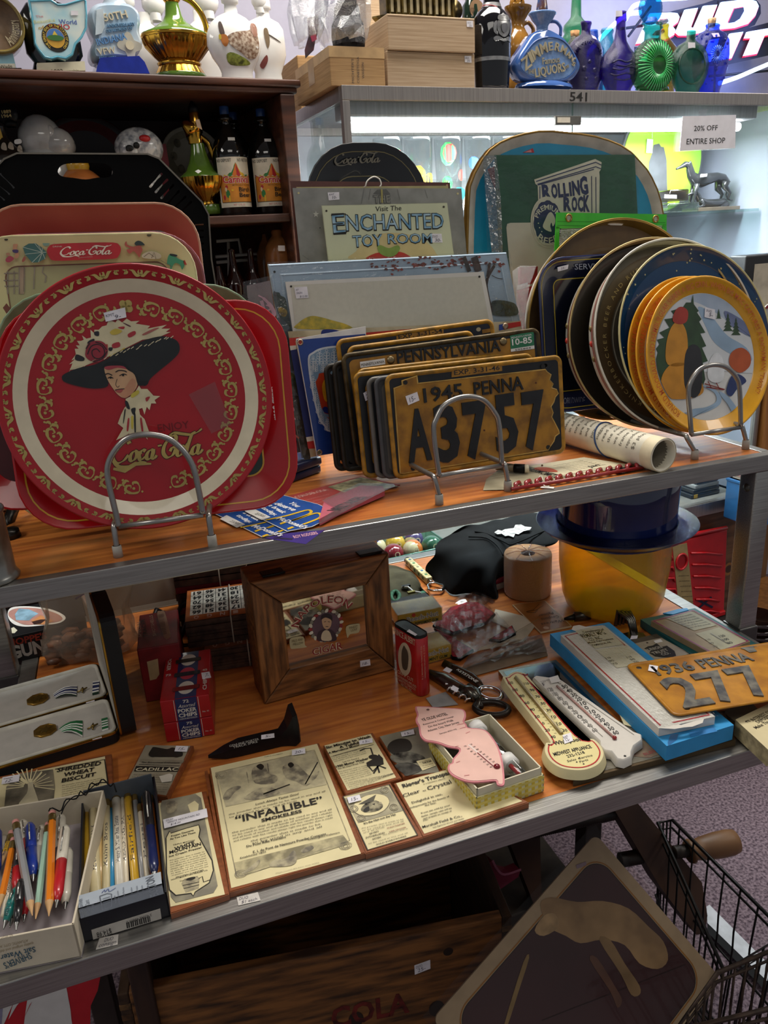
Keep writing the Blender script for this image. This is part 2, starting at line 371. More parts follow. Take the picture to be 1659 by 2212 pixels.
# things in the cabinet ---------------------------------------------------
sg=MB(CB);sg.prism(CB.q(N('1468 326 120-6 2-72-115 3'),.002),.001,.0022,m('eceaf0',.7,ns=.03))
sg.pt('20% OFF',(1499,283),(1550,281),11,INK,.0026,bd=.004);sg.pt('ENTIRE SHOP',(1483,312),(1566,309),12,INK,.0026,bd=.004)
sg.px(N('1509 250 17 0 4-16-21 4'),film('film2','e8e8e8',.2,.3),.0024)
sg.out('paper_sign',0,'white paper sign reading 20% OFF ENTIRE SHOP taped to the cabinet glass','sign')
dk=CB.off(.2);dr=dk.uv(1515,364)[0]-dk.uv(1430,364)[0];dc=(dk.uv(1430,364)[0],SHV+dr+.0005)
b=MB(dk);b.prism(circ(*dc,dr,n=56),-.008,0,m('5b5d60'));b.prism(circ(*dc,dr*.955,n=56),0,.002,m('a9d63a',.5,ns=.25,sc=6,h2='79c24a'))
b.px(N('1397 440 5-90 7-20 3-17 12-3 4 7 6 1 6 27 2 95'),m('56585c',.6),.003)
b.px(N('1396 449 46 0 0-19-46 0'),m('56585c',.6),.003);b.px(N('1470 449 35 0-5-9-20 5-8-35-6 35'),m('56585c',.6),.003)
ob=b.out('round_sign',0,'lime green round sign with grey tower silhouettes inside the cabinet','sign')
b=MB(dk);b.prism(dk.q(N('1396 330 13 1 2-30-13-1'),.006),.005,.006,WHITE);b.rib(dk.q([(1405,300),(1406,282)]),.0012,WHITE,.006);b.out('hang_tag',ob)
# greyhound figurine: standing dog above a small lying dog
hp=CB.off(.13)
BRZ=m('3c3d3f',.22,.55,ns=.1,ct_=.4)
def dog(name,label,body,rad,legs,extra=None):
 o=thing(name,label,'figurine',hp)
 b=MB(hp);b.tube([(*hp.uv(*p),0) for p in body],rad,BRZ,12)
 for lpts,r,dz in legs:b.tube([(*hp.uv(*p),dz) for p in lpts],r,BRZ,8)
 if extra:extra(b)
 b.out('body',o);return o
k=.0011
dog('greyhound_figurine','dark bronze standing greyhound figurine on the glass shelf',N('1461 365 9-4 10-6 8 2 2 8 3 13 7 10 15 2 17-4 16-4 12 4 8 8 2 10'),[k*2.2,k*3.5,k*6,k*7.5,k*8,k*9.5,k*13,k*15,k*12,k*9.5,k*11,k*9,k*3],
 [(N('1500 398-3 17-3 17 0 20'),[k*7,k*4,k*2.6,k*2.8],.008),(N('1505 398-5 20-3 18 2 17'),[k*7,k*4,k*2.6,k*2.8],-.010),(N('1562 392-2 13 11 13-5 12 9 3'),[k*10,k*7,k*3.6,k*2.8,k*2.5],.009),(N('1560 392-3 16 9 12-4 11 9 3'),[k*10,k*7,k*3.6,k*2.8,k*2.5],-.009),(N('1570 398 2 10-4 12 3 8'),[k*2.5,k*2,k*1.6,k*1],0)],
 lambda b:(b.prism(hp.q(N('1513 383 14-2 1-6-14 1'),.02),.019,.020,WHITE),b.ball((*hp.uv(1487,354),.006),.004,BRZ,1,1.6,.6)))
dog('small_dog_figurine','small dark bronze dog figurine lying below the standing greyhound',N('1484 422 8-3 8-3 6 5 5 11 11 8 20 1 18-1 10 4'),[k*2,k*3.5,k*6,k*6,k*7,k*10,k*11,k*12,k*8],
 [(N('1508 432 6 12-14 6-6 0'),[k*5,k*3.5,k*2.6,k*2.6],.01),(N('1508 436 1 12-7 4'),[k*5,k*3.5,k*2.6],-.01),(N('1560 442-10 7-4 2'),[k*8,k*4,k*3],.012)])
bb=MB(hp);a0=hp.uv(1492,459);a1=hp.uv(1578,452);bb.box(a0[0],a1[0],SHV+.0003,SHV+.009,-.03,.03,m('8a7a68',.3,.6),.001);bb.out('book',0,'slim closed book under the dark dog figurines on the glass shelf','book')
for nm,lb,(x0,x1,y0,y1),mt in (('glass_dish','clear low glass dish stacked on the cabinet shelf beside the dogs',(1424,1492,437,460),film('film3','dfe6e6',.22,.05)),('glass_box','brown-tinted glass box with a paper tag lying on the clear dish',(1428,1470,410,433),film('film4','b79f8c',.2,.05))):
 b=MB(hp.off(-.012));p0=b.pl.uv(x0,y1);p1=b.pl.uv(x1,y0)
 lo=SHV+.0005 if 'dish' in nm else b.pl.uv(1430,437)[1]+.0005
 b.box(p0[0],p1[0],lo,p1[1],-.03,.03,mt,.004,3);b.box(p0[0]+.004,p1[0]-.004,lo+.004,p1[1]-.003,-.026,.026,mt,.003)
 if 'box' in nm:b.prism(b.pl.q(N('1435 428 27 1 0-8-26-1'),.031),.0305,.031,WHITE)
 b.out(nm,label=lb,cat='glassware')
b=MB(CB.off(.3));b.tube([(*b.pl.uv(*p),0) for p in N('1556 330-3 35-4 35-3 30 0 25 1 35-3 30-6 40')],.0024,m('39403e'));b.out('power_cable',0,'dark cable hanging inside the right end of the lit cabinet','cable')
# drinking glasses with bright printed patterns
GLS=film('film5','f4f7f7',.10,.02)
rr=random.Random(5);pal=['d8342c','e7b52a','2f9a4a','3b62b8','e2702a','222222','c23a66','36a4b4']
rows=[(.17,N('838 318 65-2 65-8 65 6 65 4'),.118),(.09,N('866 396 65-4 65 2 65 2'),.122)]
i=0
for dd,xs,h in rows:
 for (x,ytop) in xs:
  pp=CB.off(dd);u=pp.uv(x,ytop)[0];base=SHV if dd<.1 else SHV+.055
  if dd<.1:h=.085
  gp=pp.at(u,base+.0004);c1,c2=pal[i%8],pal[(i*3+2)%8]
  b=MB(gp);b.lathe([(0,.001),(.026,.0005),(.031,h)],GLS,24,ax='y')
  def wp(a,v):r=.0266+.0048*v/h+.0004;return (r*sin(a),v,r*cos(a))
  for j in range(4):
   a=rr.uniform(-.9,.9);v=h*rr.uniform(.2,.75);s_=rr.uniform(.009,.019);pts=circ(0,0,s_,s_*rr.uniform(.8,1.5),10)
   b.add([wp(a+px/.029,v+py) for px,py in pts],[range(10)],m(c1 if j%2 else c2,.5,ns=.03))
  t=['yellow','red','green','blue','orange','black','pink','teal']
  nm={'d8342c':'red','e7b52a':'yellow','2f9a4a':'green','3b62b8':'blue','e2702a':'orange','222222':'black','c23a66':'pink','36a4b4':'teal'}
  row='back row' if dd>.1 else 'front row'
  od=['leftmost','second','third','fourth','fifth']
  b.out('drinking_glass',0,'clear tumbler printed in %s and %s, %s from the left in the %s'%(nm[c1],nm[c2],od[[q[0] for q in xs].index(x)],row) if x!=xs[0][0] else 'clear tumbler printed in %s and %s, leftmost in the cabinet %s'%(nm[c1],nm[c2],row),'glass',group='printed tumblers in the lit cabinet');i+=1
rs=MB(CB.off(.17));u0=rs.pl.uv(825,330)[0];u1=rs.pl.uv(1120,330)[0];RI=film('film6','eef4f4',.12,.02);rs.poly([(u0,SHV+.0004),(u1,SHV+.0004),(u1,SHV+.0545),(u0,SHV+.0545)],RI,.035);rs.add([(u0,SHV+.0545,-.035),(u1,SHV+.0545,-.035),(u1,SHV+.0545,.035),(u0,SHV+.0545,.035)],[(0,1,2,3)],RI);rs.out('shelf_riser',0,'clear acrylic riser carrying the back row of printed tumblers','riser')

# ------------------------------------------------------------------ decanters on top of the dark bookshelf
z1=zq(0,0,2.5136)
TOPV=vt+.0122
def top(d):p=BS.off(d);return p
def mk(name,label,cat,pl,cx,cy,v,group=None):
 """thing standing on a shelf: empty under its centre"""
 return thing(name,label,cat,pl.at(pl.uv(cx,cy)[0],v),group)
GLZ=dict(rough=.12,ct_=.5)
# round anniversary decanter at the left edge
pl=top(.05);o=mk('round_decanter','olive round decanter with a brown anniversary face at the shelf left end','decanter',pl,0,150,TOPV)
b=MB(pl);c=pl.uv(*z1(-25,150));r=pl.uv(*z1(128,150))[0]-c[0]
b.T=Matrix.Translation((c[0],c[1],0));b.lathe([(0,-.03),(r*.9,-.03),(r,-.02),(r,.02),(r*.95,.028),(r*.86,.024)],m('8d7a3e',**GLZ),48)
b.lathe([(r*.86,.024),(r*.84,.020),(0,.020)],m('6b5641',.35,sc=120),48);b.T=None;b.out('body',o)
b2=MB(pl)
def wp(X,Y,zo,Lg):th=R(-62+78*X/Lg);rr=r*.80-Y;return (c[0]+rr*cos(th),c[1]+rr*sin(th),zo)
b2.text('Anniversary',(0,0),(1,0),.015,m('cdbf9b',.4),.0208,warp=wp);b2.out('lettering',o)
b=MB(pl);q=pl.q(z1(N('-60 300 128 0 22 95-150 0')));b.prism(q,-.03,.012,m('9fd0dc',**GLZ));b.prism(pl.q(z1(N('-60 380 172 0 16 25-188 0'))),-.035,.016,m('3a2416',**GLZ));b.px(z1(N('-60 345 140 0 8 33-148 0')),m('e6e2cf',.3),.0126);b.pt('Wade',z1(0,372),z1(68,366),7,m('6a5a3a'),.013);b.out('base',o)
# Ohio decanter
pl=top(.07);o=mk('state_decanter','black decanter with a pale blue state-shaped OHIO panel on its front','decanter',pl,*z1(320,400),TOPV)
b=MB(pl);BG=m('0c0d10',.08,ct_=.6)
b.lpx(z1(320,0)[0],[(z1(0,y)[1],hw/2.51) for y,hw in ((-60,50),(10,55),(30,110),(90,150),(300,150),(345,120),(360,125),(418,145))],BG,n=32,sz=.45);b.out('body',o)
b=MB(pl);ol=pl.q(z1(N('143 40 57-2 62-3 38 25 40 0 45-14 55-18 12 17 4 75-1 70-25 50-32 35-16 55-37 24-45-9-30 9-40-8-38-46-17-30-12-110')));k=.03
b.prism(ol,k,k+.012,m('7cc3d6',**GLZ));i1=offs(ol,.0035);b.loft([[(*p,k+.012) for p in ol],[(*p,k+.014) for p in offs(ol,.0015)],[(*p,k+.0115) for p in i1]],m('6ab9d0',**GLZ));b.poly(i1,m('dfe6dc',.15,ns=.1,sc=22,h2='a9d3dd',ct_=.5),k+.0122)
zz=k+.0126;b.pt('The',z1(196,97),z1(236,94),5.5,m('c98a8a'),zz);b.pt('Beautiful',z1(185,128),z1(300,118),7,m('cfd29a'),zz);b.pt('World',z1(322,130),z1(418,133),10,m('3a57a8'),zz);b.pt('of',z1(210,160),z1(243,158),7.5,m('c9a23c'),zz);b.pt('OHIO',z1(258,158),z1(382,160),11,m('c22f3a'),zz,bd=.015)
c=pl.uv(*z1(288,241));r=abs(pl.uv(*z1(358,241))[0]-c[0]);b.poly(circ(*c,r,n=40),INK,zz);b.poly(circ(*c,r*.70,n=32),m('d9a63c',.3),zz+.0003);b.poly(circ(*c,r*.66,n=32,a0=0,a1=180)+[],m('4f7fc0',.4),zz+.0006)
b.poly([(c[0]-r*.3,c[1]+.0004),(c[0]+r*.3,c[1]+.0004),(c[0],c[1]+r*.5)],m('e8c94a'),zz+.0009);b.poly(circ(c[0],c[1],r*.62,r*.2,20),m('3f7a3a'),zz+.0011);b.poly([(c[0]-r*.6,c[1]-r*.05),(c[0]-r*.35,c[1]+r*.22),(c[0]-.0,c[1]+r*.06),(c[0]+r*.3,c[1]+r*.25),(c[0]+r*.6,c[1]-r*.05)],m('5a78a8'),zz+.001)
b.arct('THE GREAT SEAL OF THE STATE OF OHIO',c,r*.76,235,-55,r*.17,m('e9c84a'),zz+.0009);b.out('state_panel',o)
b=MB(pl);q=pl.q(z1(N('192 368 253-10 5 50-257 6')));b.prism(q,.02,k+.006,m('e6dfc0',.25));b.pt('1803',z1(285,402),z1(345,400),10,m('5a5036'),k+.0065);b.pt('handcrafted',z1(205,398),z1(278,396),6,m('7a6d4a'),k+.0065);b.pt('porcelain',z1(352,394),z1(430,390),6,m('7a6d4a'),k+.0065);b.out('plaque',o)
sticker(pl,*z1(N('385 83 39 0 0-25-39 0')),o,h=k+.0135)
# Indiana anniversary decanter
pl=top(.08);o=mk('anniversary_decanter','pale blue anniversary decanter lettered INDIANA on a glossy cobalt base','decanter',pl,*z1(640,410),TOPV)
b=MB(pl);ol=pl.q(z1(sp(N('480 70 40-32 80-8 90 10 48 40 12 50-5 60 17 60-27 65-45 25-80-7-90 12-30-27-2-48 17-50-20-50-15-60'),4)))
PB=m('9db9cf',ns=.15,sc=14,h2='c9d2d8',**GLZ);b.loft([[(*p,-.035) for p in offs(ol,.008)],[(*p,-.028) for p in ol],[(*p,.018) for p in ol],[(*p,.027) for p in offs(ol,.006)]],PB);b.poly(offs(ol,.006),PB,.027)
b.lpx(z1(625,0)[0],[(z1(0,y)[1],hw/2.51) for y,hw in ((-60,45),(0,52),(35,75))],m('b9c8d4',**GLZ),n=24,sz=.7);b.out('body',o)
b=MB(pl);q=z1(N('528 338 207-10 30 32 27 62-287-2 7-35'));b.prism(pl.q(q),-.045,.035,m('1b2f9e',ns=.2,**GLZ));b.out('base',o)
b=MB(pl);RS=m('d9cdb0',.2,ct_=.5);
for t,a,c,h,mt in (('50TH',(568,118),(695,96),17,RS),('ANNIVERSARY',(578,150),(735,138),6.5,m('6f9cc0',.3)),('DEPARTMENT OF',(580,178),(720,160),6,m('6f9cc0',.3)),('INDIANA',(530,248),(690,215),15,m('5f8fc2',.3)),('VFW',(533,300),(632,288),14,RS),('1921-1971',(540,322),(630,318),5,m('6f9cc0',.3))):b.pt(t,z1(*a),z1(*c),h,mt,.0272,ext=.002,bd=.012)
b.prism(pl.q(z1(N('510 80 35-8 10 98-15 35-35 10'))),.027,.030,m('c9d4da',**GLZ));c=pl.uv(*z1(688,270));b.prism([(c[0]+.017*cos(t)*(1+.25*cos(4*t)),c[1]+.017*sin(t)*(1+.25*cos(4*t))) for t in [i*PI/16 for i in range(32)]],.027,.029,m('b9b4a6',.25));b.prism(circ(*c,.007,n=14),.029,.031,RS);b.out('raised_lettering',o)
# green and gold genie decanters
GRN=m('5d7f2c',ns=.12,**GLZ);GLD=m('c8973a',.16,1,ns=.12,sc=30)
flu=lambda n,a:(lambda t,h:1+a*abs(cos(n*t/2)))
def genie(o,b0,cx,gp,parts,handle,hr):
 for nm,mt,pf,fn in parts:
  b=MB(gp);b.lpx(cx,pf,mt,zero=b0,n=96 if fn else 40,fn=fn,sz=.8);b.out(nm,o)
 b=MB(gp);b.tube(spl([(*gp.uv(*p),0) for p in handle],5),hr,GLD,10);b.out('handle',o)
f=lambda L:[(y/2.5136,h/2.5136) for y,h in L]
pl=top(.12);o=mk('genie_decanter','large green and gold fluted genie-style decanter on top of the bookshelf','decanter',pl,*z1(985,430),TOPV);u0=pl.uv(*z1(985,430))[0]
genie(o,u0,z1(965,0)[0],pl,[('neck',GRN,f(N('15 34 75 12 35 20 40 59 27 55 8 2')),None),('collar',GLD,f(N('-40 44 30-6 15 8 13-10')),None),('belly',GLD,f(N('198 183 14 3 10-10')),None),('bowl',GLD,f(N('220 172 40-14 55-40 25-22')),flu(36,.08)),('foot',GLD,f(N('338 100 10 18 14-6 6-4')),None),('fluted_foot',GLD,f(N('366 108 19 10 20 10')),flu(80,.03)),('base',GRN,f(N('404 130 8 6 20 2 5-8')),None)],z1(N('985-20 55 30 50 60 28 70 4 55-32 5')),.0055)
# white flasks
WPO=m('eceae6',.1,ns=.02,ct_=.6)
def flask(label,d,cx,prof,group=None,stop=None,sz=.45,name='white_flask'):
 gp=top(d);oo=mk(name,label,'decanter',gp,cx,prof[-1][0],TOPV);b=MB(gp);b.lpx(cx,prof,WPO,zero=gp.uv(cx,prof[-1][0])[0],n=40,sz=sz);zf=b.zfront(sz);b.out('body',oo)
 if stop:
  s_=MB(gp);c=gp.uv(stop[0],stop[1]);k=gp.uv(stop[0]+stop[2],stop[1])[0]-c[0];s_.ball((*c,0),k,WPO,1,1,.6);s_.lathe([(k*.5,c[1]-k*1.25),(k*.5,c[1]-k*.7)],WPO,20,c=(c[0],0,0),ax='y');s_.out('stopper',oo)
 return oo,gp,zf
PF=f(N('-30 50 32-4 22-2 6-12 45 4 25 44 40 38 60 22 60 2 60-20 50-30 30-10 46 4'))
o,pl,zf=flask('white porcelain flask painted with a brown striped grouse',.06,z1(1293,0)[0],PF)
b=MB(pl);BR=m('7a5a44',.4,ns=.5,sc=180,h2='c9b8a4')
def dr(pts,mt,l=.0008):b.drape(pl.q(z1(sp(pts))),mt,zf,l)
dr(N('1215 215 45-25 70-10 40-20 25 70-7 80-48 22-50-32-55-38'),BR);dr(N('1345 150 17-22 23 7 11 45-26 35-20-25'),m('8a5f4a',.4),.001);dr(N('1180 205 30 0 12 35-12 28-20-18'),m('b9702e',.4),.0012);dr(N('1172 140 14-10 16 60-4 25-18-15'),m('4f3f38',.4),.001);dr(N('1172 205 10-5 4 25-10 3'),m('c9b23c',.4),.0014);dr(N('1215 310 35-10 90 45-10 20-90-3'),m('a5b24e',.4,ns=.4,sc=120),.0008)
b.out('painted_grouse',o)
o,pl,zf=flask('white porcelain flask painted with a long-billed bird behind the grouse flask',.13,z1(1462,0)[0],f(N('-30 40 65 4 20 0 5-11 40 3 25 44 35 20 70 4 70 0 50-16 50-18 50 6')),stop=(*z1(1408,5),18))
b=MB(pl);dr(N('1415 175 15-10 10 20 8 55-10 35-13-35'),m('7d6a52',.4));dr(N('1437 195 68 40-2 5-67-37'),m('4a4038',.4));dr(N('1400 360 30-50 10 30-20 40'),m('8a4a44',.4));b.out('painted_bird',o)
flask('plain white flask with ball stopper hidden behind the green genie decanter left side',.2,z1(838,0)[0],f(N('72 36 63 2 15 22 40 45 70 15 90-20 90-20')),stop=(*z1(832,22),26))
flask('plain white flask with ball stopper between genie decanter and grouse flask',.2,z1(1128,0)[0],f(N('60 36 60 2 20 22 50 45 70 10 90-20 90-15')),stop=(*z1(1122,10),26))
flask('white ball-stoppered flask mostly hidden behind the cobalt based decanter',.2,z1(655,0)[0],f(N('70 30 40 2 70 48 80 10 180-20')),stop=(*z1(672,2),24))
# ------------------------------------------------------------------ things inside the dark bookshelf
SV=vs+.0134
def ins(d):return BS.off(d)
pl=ins(.11);o=mk('dated_decanter','dark decanter with yellow neck band and round stopper dated 1889 1964','decanter',pl,*z1(45,1100),SV)
b=MB(pl);u0=pl.uv(*z1(70,1100))[0];b.lpx(z1(52,0)[0],f(N('688 40 62 2 40 33 50 55 60 20 230 0')),m('1d1713',.15,ct_=.5),zero=u0,n=32,sz=.6);zf=b.zfront(.6);b.out('body',o)
b=MB(pl);b.lpx(z1(48,0)[0],f(N('700 41.5 52 2.5 18 12')),m('b5902e',.3),zero=u0-.002,n=32,sz=.62);b.out('yellow_band',o)
b=MB(pl);c=pl.uv(*z1(38,622));r=.0165;b.T=Matrix.Translation((c[0],c[1],0));b.lathe([(0,-.006),(r,-.006),(r*1.05,0),(r,.006),(0,.0065)],BLK,32);b.T=None;b.lpx(z1(40,0)[0],f(N('655 22 7 16 22 0 6-8')),BLK,zero=c[0]+.003,n=24);b.pt('1889',z1(12,617),z1(62,612),7,m('b9a46a'),.0068);b.pt('1964',z1(12,640),z1(64,635),7,m('b9a46a'),.0068);b.out('stopper',o)
b=MB(pl);
for x,y in ((58,800),(108,815),(20,805)):dr([(x-16,y+10),(x-10,y-22),(x+6,y-24),(x+14,y),(x+12,y+20)],m('a99a8a',.4))
dr(N('80 760 32-4 4 22-34 4'),WHITE,.001);b.out('portrait_print',o)
CER=m('b8b5b1',.12,ns=.12,sc=30,ct_=.5)
pl=ins(.13);o=mk('ceramic_elephant','shiny pale grey ceramic animal bank beside the dated decanter','figurine',pl,*z1(230,1100),SV)
b=MB(pl);k=1/2.5136*.0011
def bl(x,y,r,sx=1,sy=1,sz=1,mt=CER,z=0):b.ball((*pl.uv(*z1(x,y)),z),r*.00062,mt,sx,sy,sz,3)
bl(222,762,62,1,1.1,1);bl(180,735,30,.9,1.2,.5,z=.02);bl(270,760,28,.5,1.2,.5,z=.028);bl(305,790,45,1.1,1,.9,z=.015);bl(345,800,32,1,.9,.8,m('a19b9b',.12,ct_=.5),.012);b.tube([(*pl.uv(*z1(x,y)),.0) for x,y in ((240,800),(245,880),(250,1000),(250,1090))],[.03,.045,.05,.05],CER,16);b.out('body',o)
pl=ins(.10);o=mk('ceramic_dog','white speckled ceramic dog figurine with a red bow peeking over the black tray','figurine',pl,*z1(745,1100),SV)
b=MB(pl);FUR=m('d8d6d2',.15,ns=.5,sc=110,h2='8b8c90',ct_=.5);bl(755,808,62,1.15,.95,.9,FUR);bl(700,820,34,1,1,.8,FUR,.018);bl(800,830,42,.8,1.3,.5,FUR,.012);b.tube([(*pl.uv(*z1(x,y)),0) for x,y in ((745,840),(745,950),(745,1095))],[.03,.045,.05],FUR,16);b.out('body',o)
b=MB(pl);bl(720,804,9,mt=INK,z=.038);bl(684,818,11,1,.8,1,INK,.036);bl(672,826,5,mt=INK,z=.04);bl(768,765,13,1.3,.8,1,m('c02c2c',.3),.030);b.out('face_detail',o)
pl=ins(.11);o=mk('ceramic_pot','orange ceramic pot with a yellow lid seen through the tray handle','pot',pl,*z1(450,1090),SV)
b=MB(pl);b.lpx(z1(446,0)[0],f(N('925 66 10 16 30 30 45 13 80-25')),m('c4743a',**GLZ),zero=pl.uv(*z1(450,1090))[0],n=32);b.out('body',o)
b=MB(pl);b.lpx(z1(444,0)[0],f(N('880 60 6 8 19 2 13-4 8 0')),m('d9a52c',**GLZ),zero=pl.uv(*z1(448,1090))[0],n=32);b.lpx(z1(440,0)[0],f([(862,20),(880,62)]),m('d9a52c',**GLZ),zero=pl.uv(*z1(448,1090))[0],n=32);b.out('lid',o)
def disc(name,label,pl,c,rx,ry,mt,rim,cat='tray',extra=None):
 b=MB(pl);cc=pl.uv(*z1(*c));r1=abs(pl.uv(*z1(c[0]+rx,c[1]))[0]-cc[0]);r2=r1*ry/rx;cc=(cc[0],max(cc[1],r2+.002))
 b.T=Matrix.Translation((cc[0],cc[1],0))@Matrix.Diagonal((1,r2/r1,1,1));b.lathe([(0,-.003),(r1,.004),(r1*1.01,.007),(r1*.985,.008)],rim,48);b.lathe([(r1*.985,.008),(r1*.86,.002),(0,.0)],mt,48)
 if extra:extra(b,r1)
 b.T=None;return b.out(name,label=label,cat=cat)
disc('oval_tray','dark oval tray with a dull red rim standing at the bookshelf back',up(BS.W(-.60,SV,-.29),10,6),(480,850),250,205,m('2a1c1c',.4),m('6b2f2e',.35))
disc('souvenir_plate','cream plate with faint portrait ovals leaning behind the small ewer',up(BS.W(-.2,SV,-.26),10,8),(1042,850),158,142,m('cfc6ae',.35,ns=.05),m('b9b094',.35),'plate',lambda b,r:[b.poly(circ(r*.62*cos(t),r*.62*sin(t),r*.11,r*.15,14),m('8f8468',.5,ns=.3,sc=100),.0048) for t in [i*PI/4 for i in range(8)]])
b=MB(ins(.16));q=b.pl.q(z1(N('828 790 72-10 18 105-73 10')));b.prism(q,-.03,0,m('9a1f28',.35,sc=20));b.prism(b.pl.q(z1(N('840 895 78-10 0 205-78 0'))),-.03,0,m('9a1f28',.35));b.out('red_box',0,'small red box standing behind the black tray near the cream plate','box')
# ewer
pl=ins(.075);o=mk('green_ewer','slim green and gold ewer decanter beside the birch beer bottles','decanter',pl,*z1(1150,1165),SV);u0=pl.uv(*z1(1152,1165))[0]
def gp2(nm,mt,L,fn=None,dx=0):b=MB(pl);b.lpx(z1(1080,0)[0],f(L),mt,zero=u0+dx,n=72 if fn else 32,fn=fn,sz=.8);return b.out(nm,o)
DX=-.012
gp2('base',GRN,N('1112 46 28 8 25-2 2-12'));gp2('foot',GLD,N('1090 40 5-6 19 12'),None,DX*.3);gp2('bowl',GLD,N('962 112 38-4 50-28 28-32 14-8'),flu(28,.1),DX*.6);gp2('shoulder',GRN,N('780 34 50 8 50 13 50 23 25 30 8 5'),None,DX);gp2('spout_collar',GLD,N('690 50 25-4 25-10 42 0'),None,DX*1.3)
b=MB(pl);b.tube([(*pl.uv(*z1(x,y)),0) for x,y in ((1050,720),(1030,690),(1000,672),(988,664))],[.016,.014,.008,.003],GLD,12);b.tube([(*pl.uv(*z1(x,y)),0) for x,y in ((1060,720),(1058,660),(1048,600),(1040,550))],[.014,.012,.009,.002],GLD,12);b.out('spout',o)
b=MB(pl);b.tube([(*pl.uv(*z1(x,y)),0) for x,y in ((1052,612),(1046,580),(1038,548))],[.0105,.009,.002],BLK,12);b.out('stopper',o)
b=MB(pl);b.tube(spl([(*pl.uv(*z1(x,y)),0) for x,y in ((1085,740),(1125,775),(1150,830),(1172,900),(1185,960),(1150,965))],5),.0048,GLD,10);b.out('handle',o)
b=MB(pl);b.prism(pl.q(z1(N('1060 650 22-2 16 57-28-15')),.03),.030,.0306,m('d8b89a',.7));b.out('price_tag',o);b=MB(pl);b.prism(pl.q(z1(N('1058 930 18-10 18 10-18 12')),.055),.055,.0555,WHITE);b.out('price_sticker',o)
# birch beer bottles
DG=m('0f0f0e',.05,ct_=.5,ns=.05);
def birch(label,d,cx,tx,y0,lab=True,dx=0):
 pl=ins(d);o=mk('soda_bottle',label,'bottle',pl,*z1(cx,1150),SV);u0=pl.uv(*z1(cx,1150))[0];g=pl.at(u0,SV)
 r=abs(pl.uv(*z1(cx+88,1000))[0]-pl.uv(*z1(cx,1000))[0]);H=pl.uv(*z1(tx,y0))[1]-SV;s=H/.235
 b=MB(g);b.lathe([(0,.001),(r*.9,.0005),(r,.006),(r,.128*s),(r*.97,.140*s),(r*.82,.160*s),(r*.52,.180*s),(r*.30,.195*s),(r*.25,.205*s),(r*.40,.206*s),(r*.42,.210*s),(r*.26,.213*s),(r*.24,.220*s)],DG,40,ax='y');b.out('body',o)
 b=MB(g);b.lathe([(r*.26,.218*s),(r*.265,.222*s),(r*.265,.233*s),(r*.24,.235*s),(0,.235*s)],m('1f3f74',.3),28,ax='y',fn=lambda t,h:1+.03*cos(24*t));b.out('cap',o)
 if not lab:return o
 b=MB(g);R0=r+.0006;b.wf=lambda x,y,z:((R0+z)*sin(x/R0),y,(R0+z)*cos(x/R0));W=r*1.16;v0,v1=.019*s,.126*s;Lh=v1-v0
 CR=m('e6ddc8');OR=m('d2872b',.5,ns=.1);X=lambda a:-W+2*W*a;Y=lambda a:v0+Lh*a
 b.grid(-W,W,v0,v1,16,1,CR);b.grid(X(.06),X(.94),Y(.10),Y(.62),14,1,OR,.0003)
 b.grid(X(.06),X(.94),Y(.095),Y(.105),14,1,INK,.0005);b.grid(X(.05),X(.062),Y(.1),Y(.62),1,1,INK,.0005);b.grid(X(.938),X(.95),Y(.1),Y(.62),1,1,INK,.0005)
 fan=['b5252c','e0b52c','2f7a3c','d9752a','b5252c','e0b52c','2f7a3c','d9752a']
 for i in range(8):
  xa,xb=.06+.11*i,.06+.11*(i+1);b.add([(X(.5),Y(.88),.0006),(X(xa),Y(.64),.0006),(X((xa+xb)/2),Y(.61),.0006),(X(xb),Y(.64),.0006)],[(0,1,2,3)],m(fan[i],.5))
  b.add([(X(.5),Y(.89),.0005),(X(.06),Y(.66),.0005),(X(.06),Y(.60),.0005),(X(.5),Y(.6),.0005),(X(.94),Y(.60),.0005),(X(.94),Y(.66),.0005)],[(0,1,2,3,4,5)],INK) if i==0 else None
 b.text('NO DEPOSIT',(X(.02),Y(.905)),(X(.40),Y(.905)),Lh*.06,INK,.0006,bd=.0);b.text('NO RETURN',(X(.55),Y(.905)),(X(.93),Y(.905)),Lh*.06,INK,.0006,bd=0)
 b.text('Carnival',(X(.14),Y(.49)),(X(.86),Y(.49)),Lh*.13,m('e8e0d0'),.0008,bd=.06);b.text('Carnival',(X(.14),Y(.49)),(X(.86),Y(.49)),Lh*.13,m('c0202c'),.0010,bd=.02)
 b.text('ARTIFICIALLY FLAVORED',(X(.36),Y(.425)),(X(.90),Y(.425)),Lh*.03,INK,.0008,bd=0);b.text('Birch',(X(.52),Y(.31)),(X(.86),Y(.31)),Lh*.085,INK,.0008,bd=.02);b.text('Beer',(X(.52),Y(.20)),(X(.86),Y(.20)),Lh*.085,INK,.0008,bd=.02)
 b.text('NET 12 FL OZ',(X(.35),Y(.03)),(X(.65),Y(.03)),Lh*.035,m('c0202c'),.0006,bd=0)
 for x,y,a,c,h in ((.2,.36,.05,.045,'e6c9a8'),(.22,.41,.07,.035,'b5252c'),(.24,.27,.10,.08,'2f7a3c'),(.14,.2,.06,.05,'b5252c'),(.27,.17,.04,.07,'e0b52c'),(.36,.34,.06,.02,'e0b52c')):b.poly(circ(X(x),Y(y),a*W*1.0,c*Lh,12),m(h,.5),.0008)
 b.out('paper_label',o)
 b=MB(g);b.wf=lambda x,y,z:((r*.7+z)*sin(x/r/.7),y,(r*.72+z)*cos(x/r/.7));b.grid(-.006,.006,.160*s,.167*s,3,1,WHITE,.003);b.out('price_sticker',o);return o
birch('left birch beer bottle with carnival tent label, beside the ewer',.07,1278,1222,578)
